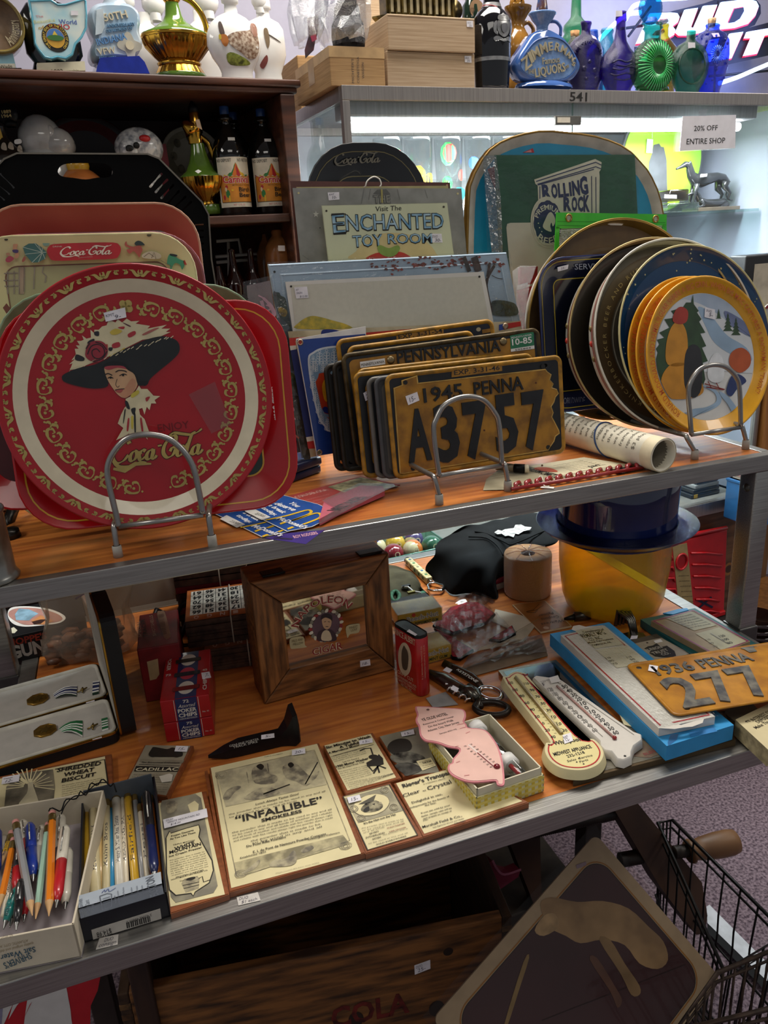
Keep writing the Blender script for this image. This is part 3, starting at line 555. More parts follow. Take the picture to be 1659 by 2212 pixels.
birch('right birch beer bottle with carnival tent label, nearest the bookshelf side',.075,1466,1432,592)
birch('unlabelled dark bottle behind the left birch beer bottle',.165,1318,1255,610,False)
birch('unlabelled dark bottle behind and left of the right birch beer bottle',.262,1410,1375,640,False)
# lower compartment
LV=vs-.285+.0004;z4=zq(0,380,2.5136)
def low(name,label,d,cx,prof,mt,cat='bottle',**k):
 pl=BS.off(d);u=pl.uv(*z4(cx,450))[0];b=MB(pl);pr=[]
 for y,hw in prof:a=pl.uv(*z4(cx,y));pr.append((abs(pl.uv(*z4(cx+hw,y))[0]-a[0]),a[1]))
 pr+=[(pr[-1][0],LV+.004),(pr[-1][0]*.9,LV)];b.lathe(pr,mt,28,c=(u,0,0),ax='y');return b,u,pl,b.out(name,label=label,cat=cat)
SW=m('8d5c34',.25,ns=.12,ct_=.3);AMB=m('2b1009',.06,ct_=.5)
b,u,pl,o=low('stoneware_jug','brown glazed stoneware jug with a price tag on the lower bookshelf',.07,1515,N('293 24 12 6 20-3 20 18 35 19 40 7 50 1'),SW,'jug');sticker(pl,*z4(N('1512 408 36 0-2-30-36 0')),o,h=.036)
low('stoneware_jug','second stoneware jug half hidden left of the tagged brown jug',.17,1460,N('315 22 30 5 20 13 55 20 50 2'),SW,'jug')
low('beer_bottle','brown glass bottle left of the white metal frame',.10,1178,N('490 14 30 4 40 12 40 6'),AMB);low('beer_bottle','brown glass bottle in the middle of three on the lower shelf',.10,1262,N('395 15 13 4 10-4 62 4 50 11 50 22 20 4'),AMB);low('beer_bottle','brown glass bottle nearest the tagged jug on the lower shelf',.10,1362,N('392 15 13 4 11-4 64 4 50 9 50 22 20 4'),AMB)
b=MB(BS.off(.2));
for p in (N('1175 355 120-10 15 75'),N('1170 440 245-20 30 180'),[(1240,360),(1245,600)],[(1175,470),(1420,450)]):b.tube([(*b.pl.uv(*z4(*q)),0) for q in p],.0035,m('b9b6b0',.4),8)
b.out('folded_rack',0,'white metal rack frame behind the brown bottles on the lower shelf','rack')

# ------------------------------------------------------------------ things on top of the glass cabinet
z2=zq(600,0,2.765);z3=zq(1059,0,2.765)
CTOP=CT+.0004
def ct(d):return CB.off(d)
CARD=m('b08c5f',.75,ns=.12,sc=14,sx_=(1,30,1),h2='9b784e');CARD2=m('b9a184',.75,ns=.14,sc=10,sx_=(1,40,1),h2='a48a6c');TAPE=m('9a7646',.3,ns=.1)
pl=ct(.03)
def carton(name,label,p,pts,depth,mat,base,dy=0,top=None):
 """carton from its front-face corners; stands on base height"""
 q=p.q(pts);x0=(q[0][0]+q[3][0])/2;x1=(q[1][0]+q[2][0])/2;y1=(q[2][1]+q[3][1])/2 if top is None else top
 b=MB(p);b.box(x0,x1,base,y1,-depth,0,mat,.0015);return b,x0,x1,y1
b,x0,x1,ya=carton('carton','',pl,z2(N('650 520 528 0-2-202-521-12')),.26,CARD2,CTOP)
b.box(x0+.002,x1-.002,ya-.0035,ya-.003,-.001,.0003,m('7d6547',.8));o1=b.out('carton',0,'lower of two stacked pale cardboard cartons beside the black crested bottle','box')
sticker(pl,*z2(N('1118 372 40 2-2-40-40 0')),o1,(('DUO',.1,.55,.5,.25),('25-',.3,.12,.5,.3)))
pl2=ct(.025);b,x0,x1,yb=carton('carton','',pl2,z2(N('655 305 525 9-4-210-516-18')),.26,CARD2,ya+.0006)
b.box(x0+.001,x1-.001,yb-.0035,yb-.003,-.001,.0003,m('7d6547',.8));o2=b.out('carton',0,'upper of two stacked pale cardboard cartons, carrying a brass vehicle model','box')
sticker(pl2,*z2(N('1130 160 38 3-2-39-38 0')),o2,(('DUO',.1,.55,.5,.25),('25-',.3,.12,.5,.3)))
p5=ct(.015);b,x0,x1,ym=carton('carton','',p5,z2(N('322 505 323 0-13-220-332-10')),.20,CARD,CTOP)
b.box(x0-.0003,x1+.0003,ym-.017,ym+.0003,-.2,.0004,m('c2a173'));
b.box(x0-.0004,x0+.001,CTOP+.02,ym+.0002,-.12,-.085,TAPE)
for t,a,c,h in (("MICHTER'S",(456,498),(452,352),11),('CONESTOGA',(487,498),(484,340),11),('WAGON',(517,470),(513,375),11)):
 A,B=p5.uv(*z2(*a)),p5.uv(*z2(*c));b.text(t,A,B,.0042,m('4a4240'),.0008,bd=.0)
b.out('carton',0,"brown cardboard carton stamped MICHTER'S CONESTOGA WAGON at the cabinet's left corner",'box')
b=MB(ct(.28));q=b.pl.q(z2(N('530 180 170 0-20-240-152 0')));b.box(q[0][0],q[1][0],ya+.0006 if 0 else CTOP,q[2][1],-.1,0,CARD2,.002);b.out('carton',0,'tall pale carton standing behind the stacked cartons','box')
b=MB(ct(.26));q=b.pl.q(z2(N('75 540 115 0 0-110-115 0')));b.box(q[0][0]+.02,q[1][0]+.09,CTOP,CTOP+.10,-.12,0,CARD,.002);b.out('carton',0,'low brown carton behind the stamped carton','box')
# brass river boat model on the upper carton
p6=ct(.08);o=mk('boat_model','antique brass riverboat model on top of the stacked cartons','model',p6,*z2(860,100),yb+.0006)
BRS=m('7d6a3c',.3,.85,ns=.35,sc=60,h2='3c331f');b=MB(p6);u0,u1=p6.uv(*z2(600,80))[0],p6.uv(*z2(1110,80))[0];yy=yb+.0008;mid=(u0+u1)/2
hull=[(u0,0),(u0+.02,.022),(u0+.05,.03),(u1-.03,.03),(u1,.022),(u1-.02,-.022),(u0+.05,-.03),(u0+.02,-.022)]
b.T=Matrix.Translation((0,yy,-.03))@Matrix.Rotation(-PI/2,4,'X');b.loft([[(mid+(x-mid)*.86,y*.7,0) for x,y in hull],[(x,y,.012) for x,y in hull],[(x,y,.015) for x,y in hull]],BRS,smooth=False,caps=True);b.T=None;b.out('hull',o)
b=MB(p6);a,c=p6.uv(*z2(665,60))[0],p6.uv(*z2(1078,60))[0];b.box(a,c,yy+.015,yy+.05,-.045,-.012,BRS,.001);b.box(a-.008,c+.005,yy+.05,yy+.055,-.052,-.004,BRS,.001);b.box(a+.01,c-.02,yy+.055,yy+.08,-.04,-.015,BRS,.001)
for i in range(11):x=a+.004+(c-a-.012)*i/10;b.box(x,x+.003,yy+.015,yy+.05,-.012,-.007,BRS)
for i in range(10):x=a+.008+(c-a-.012)*i/10;b.box(x,x+.007,yy+.020,yy+.045,-.0121,-.0115,m('d8cda8',.4,.5))
b.lathe([(0,-.004),(.018,-.004),(.018,.004),(0,.004)],BRS,20,c=(c+.006,yy+.033,-.03),ax='z');b.out('deckhouse',o)
# clear bag with dark decanter
p7=ct(.07);o=mk('black_decanter','black decanter wrapped in a clear plastic bag above the stamped carton','decanter',p7,*z2(430,275),ym+.0006)
b=MB(p7);u=p7.uv(*z2(425,270))[0];b.lpx(z2(425,0)[0],[(z2(0,y)[1],h/2.765) for y,h in ((-80,50),(20,55),(50,72),(120,80),(160,95),(230,100),(275,95))],m('17171a',.25,ns=.2,sc=60,h2='34343a'),zero=u,n=8,smooth=False);b.out('body',o)
b=MB(p7);b.px(z2(N('385 0 85 0 0 40-85 2')),m('26262a',.4),.034);b.pt('WHISKY',z2(392,36),z2(466,28),8,m('b0aca4'),.0345);b.out('label',o)
b=MB(p7);rr=random.Random(3);rings=[]
for i,(y,hw) in enumerate(((-90,150),(0,140),(70,150),(140,150),(210,135),(270,110))):
 cx,cy=p7.uv(*z2(395,y));k=abs(p7.uv(*z2(395+hw,y))[0]-cx);rings.append([(cx+k*cos(t)*(1+rr.uniform(-.12,.12)),cy,.058*sin(t)*(1+rr.uniform(-.25,.25))) for t in [2*PI*j/22 for j in range(22)]])
BAG=film('film7','eef0f2',.10,.12,1.0,70);b.loft(rings,BAG);b.out('plastic_bag',o)
p8=ct(.16);o=mk('plastic_wrap','crumpled clear plastic bag holding dark items left of the wrapped decanter','bag',p8,*z2(190,360),CTOP+.1)
b=MB(p8);rings=[]
for y,hw in ((-60,100),(60,110),(180,90),(290,60),(350,35)):
 cx,cy=p8.uv(*z2(185,y));k=abs(p8.uv(*z2(185+hw,y))[0]-cx);rings.append([(cx+k*cos(t)*(1+rr.uniform(-.2,.2)),max(cy,CTOP+.1006),.045*sin(t)*(1+rr.uniform(-.3,.3))) for t in [2*PI*j/18 for j in range(18)]])
b.loft(rings,BAG);b.out('film',o);b=MB(p8);b.px(z2(N('175 110 65-20 10 80-25 70-10 60-50 50-5-50 25-90')),m('4a2a34',.4,ns=.4,sc=60,h2='22222a'),-.01);b.px(z2(N('195 215 30-15 10 35-30 15')),m('8a2a44',.4),-.006);b.out('contents',o)
# dark bottle with tan seal behind the crested bottle
p9=ct(.13)
def glassb(name,label,d,cx,prof,mat,base=None,sz=.5,fn=None,n=40,pl=None,cat='bottle',zz=z3,k=2.765):
 p=pl or ct(d);o=mk(name,label,cat,p,*zz(cx,prof[-1][0]),CTOP);b=MB(p);pf=[(zz(0,y)[1],h/k) for y,h in prof];u=p.uv(*zz(cx,prof[-1][0]))[0]
 pr=[]
 for y,hw in pf:a=p.uv(zz(cx,0)[0],y);pr.append((abs(p.uv(zz(cx,0)[0]+hw,y)[0]-a[0]),a[1]))
 if abs(pr[-1][1]-CTOP)>1e-5:pr.append((pr[-1][0]*.96,CTOP))
 pr.append((0,CTOP+.0005));b.lathe(pr,mat,n,c=(u,0,0),ax='y',sz=sz,fn=fn);b.prof=pr[:-1];b.u0=u;b.out('body',o);return o,p,u,b
o,p,u,b=glassb('green_bottle','dark green bottle with a tan seal behind the black crested bottle',.16,1160,N('-40 28 50 4 30 16 80 2 280 0'),m('12241a',.08,ct_=.5),sz=1,zz=z2)
b2=MB(p);c=p.uv(*z2(1162,68));b2.poly(circ(*c,.0165,n=28),m('8a6a4a',.6),.0185);b2.pt('YOR',z2(1148,76),z2(1180,74),11,m('5a4028'),.019);b2.out('seal',o)
# black bottle with silver crest
o,p,u,b=glassb('black_bottle','glossy black bottle with a silver coat of arms and silver waistband',.05,1280,N('-40 40 50 4 38 8 8 6 24 22 35 18 45 8 190-6 32-3 133-5'),m('0a0a0f',.06,ct_=.6),sz=.8,zz=z2)
zf=b.zfront(.8);SIL=m('a9a9a9',.3,.8,ns=.2,sc=90)
b=MB(p)
def crest(pts,mt=SIL,l=.0012):b.drape(p.q(z2(sp(pts))),mt,zf,l)
crest(N('1262 150 20-5 38 0 25 7-3 48-17 32-25 13-28-17-12-33'),l=.001)
crest(N('1262 140 6-24 22-6 10-10 12 10 22 6 6 24-22 8-36 0'),l=.0018);crest(N('1240 165 18-15-2 50 8 32-22-17'),l=.0014);crest(N('1365 165-18-15-1 50-8 32 24-17'),l=.0014);crest(N('1240 250 22-12 38 18 40-18 24 14-12 20-17-10-35 10-35-10-15 10'),l=.0014);crest(N('1284 170 34-2 2 37-18 19-18-19'),m('7c7c80',.3,.8),.0024)
b.out('crest',o)
def bandp(nm,y0,y1,hw0,hw1,mt):b=MB(p);b.lpx(z2(1280,0)[0],[(z2(0,y0)[1],hw0/2.765),(z2(0,y1)[1],hw1/2.765)],mt,zero=u,n=40,sz=.8);b.out(nm,o)
bandp('waistband',355,378,101.5,100,SIL);bandp('neck_band',24,50,48,56,SIL)
b=MB(p);b.tube([(u+.0205*cos(t)+.001,p.uv(*z2(1280,62))[1]-.006*cos(t*1+.3),.0168*sin(t)) for t in [2*PI*i/24 for i in range(24)]],.0008,m('b01f2a'),6,closed=True);b.out('red_string',o)
# tan ewer behind
TAN=m('8d6122',.15,ns=.2,sc=30,ct_=.5,h2='6d4a1c')
o,p,u,b=glassb('tan_ewer','amber-brown ceramic ewer decanter between black bottle and blue decanter',.12,165,N('40 70 20-2 30-18 30-14 45-4 25 10 40 20 70 10 60-6 60-16 30 12 70 12'),TAN,sz=.8,fn=flu(40,.04),n=80)
b=MB(p);c=p.uv(*z3(160,28));b.T=Matrix.Translation((c[0],c[1],0));b.lathe([(0,-.004),(.016,-.004),(.0175,0),(.016,.004),(0,.005)],TAN,28);b.T=None;[b.ball((c[0]+.011*cos(t),c[1]+.011*sin(t),.005),.0022,TAN,n=1) for t in [i*PI/4 for i in range(8)]];b.pt('PO',z3(145,36),z3(175,34),8,m('c99a3a'),.0055);b.out('stopper',o)
b=MB(p);b.tube(spl([(*p.uv(*z3(x,y)),0) for x,y in ((190,150),(225,135),(255,170),(250,210),(215,225))],5),.004,TAN,10);b.out('handle',o)
# blue decanter
BLU=m('3f62a3',.12,ns=.15,sc=25,ct_=.6,h2='35558f');BLL=m('6f8fc0',.25,ns=.3,sc=160,ct_=.3,h2='5c7db2')
p=ct(.045);o=mk('blue_decanter',"blue triangular ceramic decanter lettered ZIMMERMAN'S LIQUORS","decanter",p,*z3(320,520),CTOP)
b=MB(p);ol=p.q(z3(sp(N('290 187-50 18-55 80-35 55-20 60 20 55 50 35 110 15 110-5 65-30 30-70-35-80-60-85-60-40-35-13'),4)))
b.loft([[(*q,-.024) for q in offs(ol,.006)],[(*q,-.018) for q in ol],[(*q,.008) for q in ol],[(*q,.016) for q in offs(ol,.004)]],BLU,caps=True);b.out('body',o)
il=p.q(z3(sp(N('320 243-70 22-50 55-40 65 5 40 45 35 100 25 100-7 60-48 8-50-38-80-50-45'),4)))
b=MB(p);b.loft([[(*q,.016) for q in offs(il,-.004)],[(*q,.018) for q in offs(il,-.002)],[(*q,.0145) for q in il]],BLU);b.poly(il,BLL,.0165);LG=m('b7ad92',.2,.3,ct_=.5)
chars=[('Z',178,436,222,400,62),('I',215,390,232,378,56),('M',232,372,272,345,54),('M',275,338,315,322,52),('E',320,316,345,312,42),('R',352,312,382,322,40),('M',386,322,416,340,38),('A',418,344,440,362,32),('N',440,360,458,382,26),("'",462,372,466,378,20),('S',454,398,470,410,20)]
for t,xa,ya_,xb,yb_,hh in chars:b.text(t,p.uv(*z3(xa,ya_)),p.uv(*z3(xb,yb_)),hh*.00034,LG,.0168,ext=.002,bd=.02)
b.pt('Famous',z3(312,385),z3(415,372),14,LG,.0168,ext=.0012);b.pt('THE',z3(225,440),z3(262,440),9,LG,.0168,ext=.001);
b.pt('LIQUORS',z3(268,463),z3(448,425),19,LG,.0168,ext=.002,bd=.02);b.pt('STORE',z3(440,418),z3(472,400),7,LG,.0168,ext=.001);b.out('panel',o)
b=MB(p);b.lpx(z3(322,0)[0],[(z3(0,y)[1],h/2.765) for y,h in ((488,100),(505,150),(526,158))],BLU,zero=p.uv(*z3(322,520))[0],n=40,sz=.42,fn=flu(20,.05));b.out('foot',o)
b=MB(p);u=p.uv(*z3(318,180))[0];b.lpx(z3(310,0)[0],[(z3(0,y)[1],h/2.765) for y,h in ((188,34),(178,28),(172,32),(166,30),(150,34),(120,55),(95,66),(84,74),(76,70))],BLL,zero=u-.003,n=40,sz=.8);b.out('spout_bowl',o)
b=MB(p);b.tube(spl([(*p.uv(*z3(x,y)),0) for x,y in ((360,128),(395,132),(420,165),(418,215))],5),.0032,BLU,10);b.out('handle',o)
b=MB(p);b.lpx(z3(308,0)[0],[(z3(0,y)[1],h/2.765) for y,h in ((-40,10),(-20,22),(10,26),(40,30),(70,33),(86,30))],m('5c3a26',.2,ns=.3,sc=90,h2='2f4a7a',ct_=.4),zero=u-.004,n=24,sz=.7);b.out('stopper',o)
# coloured glass bottles
def G(h,mix=.13,pw=.62):
 """coloured bottle glass: tinted see-through body with a sheen"""
 k='glass_%s%s'%(h,mix)
 if k in MT:return MT[k]
 a=film(k,h,.05,.04,.3,140);n=a.node_tree.nodes;L=a.node_tree.links;c=lin(h)
 t=[x for x in n if x.type=='BSDF_TRANSPARENT'][0];t.inputs[0].default_value=[min(1,x**pw) for x in c[:3]]+[1]
 x=[x for x in n if x.type=='MIX_SHADER'][0];y=n.new('ShaderNodeMixShader');y.inputs[0].default_value=mix
 d=n.new('ShaderNodeBsdfTranslucent');e=n.new('ShaderNodeBsdfDiffuse');z=n.new('ShaderNodeMixShader');d.inputs[0].default_value=c;e.inputs[0].default_value=c
 L.new(d.outputs[0],z.inputs[1]);L.new(e.outputs[0],z.inputs[2]);L.new(t.outputs[0],y.inputs[1]);L.new(z.outputs[0],y.inputs[2]);L.new(y.outputs[0],x.inputs[1]);return a
o,p,u,b=glassb('green_bottle','tall twisted green glass bottle behind the purple flask',.22,505,N('-40 24 70 2 70 2 18 10 32 24 30 4 20-8 30 14 32-4 38-8 100 0'),G('4fae74'),sz=.8)
o,p,u,b=glassb('cork_bottle','small dark bottle with a cork behind the blue decanter shoulder',.17,500,N('215 22 15 2 30 16 70 10 110 0'),G('5d6a4a'),sz=.7)
b=MB(p);b.lpx(z3(502,0)[0],[(z3(0,y)[1],h/2.765) for y,h in ((183,20),(184,24),(214,22),(222,20))],m('b98a5a',.8,ns=.3,sc=150),zero=u,n=20,sz=.8);b.out('cork',o)
o,p,u,b=glassb('teal_bottle','teal glass bottle behind and between the two purple bottles',.20,690,N('170 30 15 6 20-6 45 10 50 20 130 0'),G('3aa9b8'),sz=.7)
o,p,u,b=glassb('blue_glass_bottle','small blue glass bottle neck visible behind the purple flask',.19,608,N('180 24 20 2 40 4 60 30 130 0'),G('2a62b8'),sz=.7)
PUR=G('3d1f86')
o,p,u,b=glassb('purple_flask','broad dark purple glass flask beside the blue triangular decanter',.075,562,N('128 30 12 3 12-4 23-4 30 3 20 30 35 28 40 12 100 2 80-4 48-14'),PUR,sz=.45);zf=b.zfront(.45)
b=MB(p);b.drape(p.q(z3(N('592 214 30 8-4 24-30-8'))),m('cbb8d8',.6),zf,.0012);b.out('price_sticker',o)
b=MB(p);b.wf=lambda x,y,z:(x,y,zf(x,y)+z);c=p.uv(*z3(565,330));b.arct('UNION FOR PEACE',(c[0],c[1]-.012),.030,160,20,.006,PUR,.0,bd=.02,ext=.0015);b.wf=None
for i,(x,y,r) in enumerate(((530,420,18),(560,380,14),(590,430,16),(545,480,12),(600,480,14))):c=p.uv(*z3(x,y));b.ball((*c,zf(*c)),r*.0003,PUR,1,1,.4)
b.out('relief',o)
o,p,u,b=glassb('purple_bottle','teardrop purple glass bottle with a white tag on its neck',.06,765,N('66 27 24 3 32 2 6-6 52 2 60 8 40 19 50 35 70 16 50-4 50-16 32-16'),PUR,sz=.5);zf=b.zfront(.5)
b=MB(p);
for L in (N('700 385 30-15 40 15 40-15'),N('700 420 40 10 50-20 40 10'),N('690 450 30 12 50-12 50 10'),N('720 400 40 10 40-15'),N('710 480 50 10 50-12')):b.tube([(*q,zf(*q)) for q in p.q(z3(so(L,4)))],.0016,PUR,6)
b.out('relief',o);sticker(p,*z3(N('749 100 41-4-2-34-38 2')),o,h=.0125)
o,p,u,b=glassb('yellow_bottle','amber yellow glass bottle with clear stopper behind the green sunburst decanter',.15,1020,N('142 24 8 2 15-4 50 2 25 16 40 28 50 14 90 0 100-12'),G('b99a1c'),sz=.6)
b=MB(p);b.lpx(z3(1010,0)[0],[(z3(0,y)[1],h/2.765) for y,h in ((108,14),(112,24),(130,26),(140,20),(150,16))],G('e8ecec'),zero=u-.001,n=20);b.out('stopper',o)
# sunburst decanter
p=ct(.05);GG=G('1f8f3f');o=mk('sunburst_decanter','round green glass decanter with a sunburst of rays and tall disc stopper','decanter',p,*z3(968,535),CTOP);u=p.uv(*z3(968,535))[0]
c=p.uv(*z3(967,400));r=abs(p.uv(*z3(1083,400))[0]-c[0]);SHG=m('3fb062',.08,ct_=.8);b=MB(p);b.T=Matrix.Translation((c[0],c[1],0));
ray_=lambda t,h:1+.03*abs(sin(20*t))
b.lathe([(0,.020),(r*.28,.022),(r*.36,.021),(r*.7,.019),(r*.93,.012),(r,.0),(r*.93,-.012),(r*.6,-.02),(0,-.02)],GG,160,fn=ray_)
for i in range(40):t=2*PI*i/40;b.tube([(r*.34*cos(t),r*.34*sin(t),.0225),(r*.65*cos(t),r*.65*sin(t),.0205),(r*.92*cos(t),r*.92*sin(t),.013)],.0013,SHG,5)
b.T=None;b.lpx(z3(965,0)[0],[(z3(0,y)[1],h/2.765) for y,h in ((500,60),(520,90),(536,96))],GG,zero=u,n=40,sz=.4);b.out('body',o)
b=MB(p);b.lpx(z3(952,0)[0],[(z3(0,y)[1],h/2.765) for y,h in ((138,44),(146,52),(154,44),(160,46),(168,52),(178,44),(190,40),(240,42),(290,52))],G('1c8468'),zero=c[0]-.0035,n=36,sz=.8);b.out('neck',o)
b=MB(p);c2=p.uv(*z3(957,52));r2=abs(p.uv(*z3(1024,52))[0]-c2[0]);b.T=Matrix.Translation((c2[0],c2[1],0));b.lathe([(0,.007),(r2*.6,.0075),(r2*.9,.006),(r2,0),(r2*.9,-.006),(0,-.007)],G('1b8fd0'),96,fn=lambda t,h:1+.02*cos(32*t));b.T=None;b.lpx(z3(955,0)[0],[(z3(0,y)[1],h/2.765) for y,h in ((110,30),(138,38))],G('1c8fa8'),zero=c2[0],n=24);b.out('stopper',o)
# green flask
o,p,u,b=glassb('green_flask','oval green glass flask with a price tag beside the blue bottle',.055,1178,N('182 24 6 2 52 0 12 14 23 32 45 28 60 10 60-4 60-20 40-20'),G('1d8a62'),sz=.42);sticker(p,*z3(N('1183 287 42 0-1-33-42-2')),o,h=.018)
zf=b.zfront(.42);b=MB(p);q=[(x,y,zf(x,y)) for x,y in p.q(z3([tuple(a) for a in circ(1172,405,72,105,28)]))];b.tube(q,.0018,G('1d8a62'),6,closed=True);b.out('oval_rim',o)
BLG=G('1f48d8');rr=random.Random(8)
o,p,u,b=glassb('cobalt_bottle','embossed cobalt blue glass bottle with a cork at the row right end',.08,1300,N('142 34 8 6 15-4 15 4 20 32 40 22 90 6 70-4 60-12 80-22'),BLG,sz=.55);zf=b.zfront(.55)
b=MB(p);c=p.uv(*z3(1305,340))
for i in range(22):t=2*PI*i/22;b.tube([(c[0]+k_*cos(t),c[1]+k_*sin(t),zf(c[0]+k_*cos(t),c[1]+k_*sin(t))) for k_ in (.005,.012,.018)],.0010,m('4a7aff',.08,ct_=.8),5)
for i in range(34):
 x,y=p.uv(*z3(rr.uniform(1225,1375),rr.uniform(210,520)));b.ball((x,y,zf(x,y)),rr.uniform(.002,.0045),BLG,1,1,.5,1)
b.out('relief',o);b=MB(p);b.lpx(z3(1268,0)[0],[(z3(0,y)[1],h/2.765) for y,h in ((106,16),(107,19),(134,18),(160,15))],m('c9a27a',.8,ns=.3,sc=150),zero=u-.0035,n=20);b.out('cork',o)
b=MB(p);b.drape(p.q(z3(N('1282 212 36 0 2 24-36 2'))),m('c9b6e0',.6),zf,.0012);b.out('price_sticker',o)
# ------------------------------------------------------------------ neon sign on the wall
NP=CB.off(.57);o=thing('neon_sign','lit BUD LIGHT neon sign with white letters edged in red, on the back wall','sign',NP.at(*NP.uv(*z3(1400,300))))
z5=zq(1359,0,5.53);BK=m('1b1c22')
LW=m('e9f6ff',.4,ns=.12,sc=14,h2='bfe6f4',emit=.5);LR=m('e0263c',.4,emit=.5,ns=.05)
def bold_text(t,a,b_,top,zz,bd,mt,sh=.30):
 A,B,T=NP.uv(*a),NP.uv(*b_),NP.uv(a[0],a[1]-top);b.text(t,A,B,T[1]-A[1],mt,zz,bd=bd,shear=sh,res=4)
b=MB(NP);b.px(z5(N('60 560 70 0 200-410 150-10 420-100 280-100 320 30 70 90 5 100-75 140-70 30 230-60 100-20 0 390-260 60-400 90-770 10-270-40')),BK,-.012);b.out('backing',o)
def letter(nm,polys,holes=()):
 """raised letter: red edge behind a pale lit face"""
 b=MB(NP)
 for q in polys:
  q2=[(x+22,y+12) for x,y in q];b.prism(NP.q(z5(q2)),-.011,-.002,LR);b.prism(NP.q(z5(q)),-.001,.006,LW,LW)
 for q in holes:b.prism(NP.q(z5([(x+4,y+3) for x,y in q])),.006,.0066,LR);b.prism(NP.q(z5([(x+12,y+10) for x,y in q])),.0066,.0068,BK)
 b.out(nm,o)
letter('letter_b',[N('80 525 160-360 240-10 80 10 25 45-20 60-65 50 35 40-15 60-80 50-140 30')],[N('290 290 50-55 90-10 10 25-40 40'),N('250 420 50-50 90-20 5 30-55 40')])
letter('letter_u',[N('550 390 110-270 145-20-85 230 40 15 120-270 155-13-105 268-60 60-170 35-110 0')])
letter('letter_d',[N('955 365 135-335 320-35 90 25 30 60-40 110-90 100-140 45')],[N('1150 275 75-170 110-20 5 45-50 90-65 42')])
letter('letter_i',[N('1070 720 125-315 150-20-140 315')]);letter('letter_t',[N('1360 670 90-215-80 5 30-75 320-55-30 85-90 15-90 215')])
letter('letter_h',[N('860 755 100-275 100-15-100 275')]);letter('letter_l',[N('120 720 140-120 70-10-70 110 160-10-30 50')])
NE=m('d8fbff',.4,ns=0,emit=2.2)
for L in (N('-80 250 80-140 60-40 80-18'),N('-620 780 170-220 200-220 190-150 160-25'),N('1040 1005 210-70 200-85 250-105'),N('300 5 300-15 300-30')):
 b=MB(NP);b.tube([(*NP.uv(*z5(*q)),.012) for q in spl([V(q) for q in L],5)],.006,NE,10);b.out('neon_tube',o)
for L in ([(-60,330),(200,290)],[(30,420),(300,60)],[(1060,1090),(1075,700)],[(1000,900),(1750,830)],[(1100,0),(1080,120)]):b=MB(NP);b.tube([(*NP.uv(*z5(*q)),-.014) for q in L],.0035,BK,8);b.out('support_bar',o)
l=bpy.data.lights.new('neon_light','AREA');l.shape='RECTANGLE';l.size=.6;l.size_y=.25;l.energy=1.6;l.color=(.25,.35,1)
lo=bpy.data.objects.new('neon_light',l);COL.objects.link(lo);q=NP.at(*NP.uv(*z5(700,500)),.03);lo.matrix_world=PL(q.o,q.u,q.v).M

# ------------------------------------------------------------------ overshelf: trays, signs, plates
def holed(b,outer,holes,z0,z1,mat,side=None):
 """plate with cut-outs"""
 L=[[V((p[0],p[1],0)) for p in l] for l in [outer]+list(holes)];tri=tessellate_polygon(L);pts=[p for l in L for p in l]
 for z in (z0,z1):b.add([(p.x,p.y,z) for p in pts],[tuple(t) for t in tri],mat)
 for l in L:b.loft([[(p.x,p.y,z0) for p in l],[(p.x,p.y,z1) for p in l]],side or mat,closed=True,smooth=False)
def rtray(b,x0,x1,y0,y1,r,rim,dep,edge,wall,base,line=None,lip=.003):
 """rolled-edge rounded tray facing +z"""
 rr_=lambda i:rrect(x0+i,x1-i,y0+i,y1-i,max(r-i,.006),7)
 L=lambda i,z:[(p[0],p[1],z) for p in rr_(i)]
 b.loft([L(rim*.95,-.0015),L(.002,dep-.003),L(0,dep-.0005),L(.0008,dep+.001),L(lip,dep)],edge);b.loft([L(lip,dep),L(rim*.8,.0035),L(rim,.001)],wall);b.poly(rr_(rim),base,.001);b.poly(rr_(rim)[::-1],edge,-.0016)
 if line:
  for i,wd in line[1:]:
   z=.0015+ (dep*(rim-i)/rim if i<rim else 0);b.loft([L(i,z),L(i+wd,z-(dep*wd/rim if i<rim else 0))],line[0],smooth=False)
def ctray(b,r,rim,dep,edge,wall,base,n=72,fl=.15):
 """round tray in plane coordinates centred on 0,0"""
 b.lathe([(r-rim,-.0015),(r-.002,dep-.004),(r,dep-.001),(r+.0004,dep),(r-.001,dep+.0012),(r-.003,dep)],edge,n)
 b.lathe([(r-.003,dep),(r-rim*.35,dep*.6),(r-rim*.95,.002),(r-rim,.001)],wall,n);b.lathe([(r-rim,.001),(0,.001)],base,n,smooth=False);b.lathe([(r-rim,-.0015),(0,-.0015)],edge,n,smooth=False)
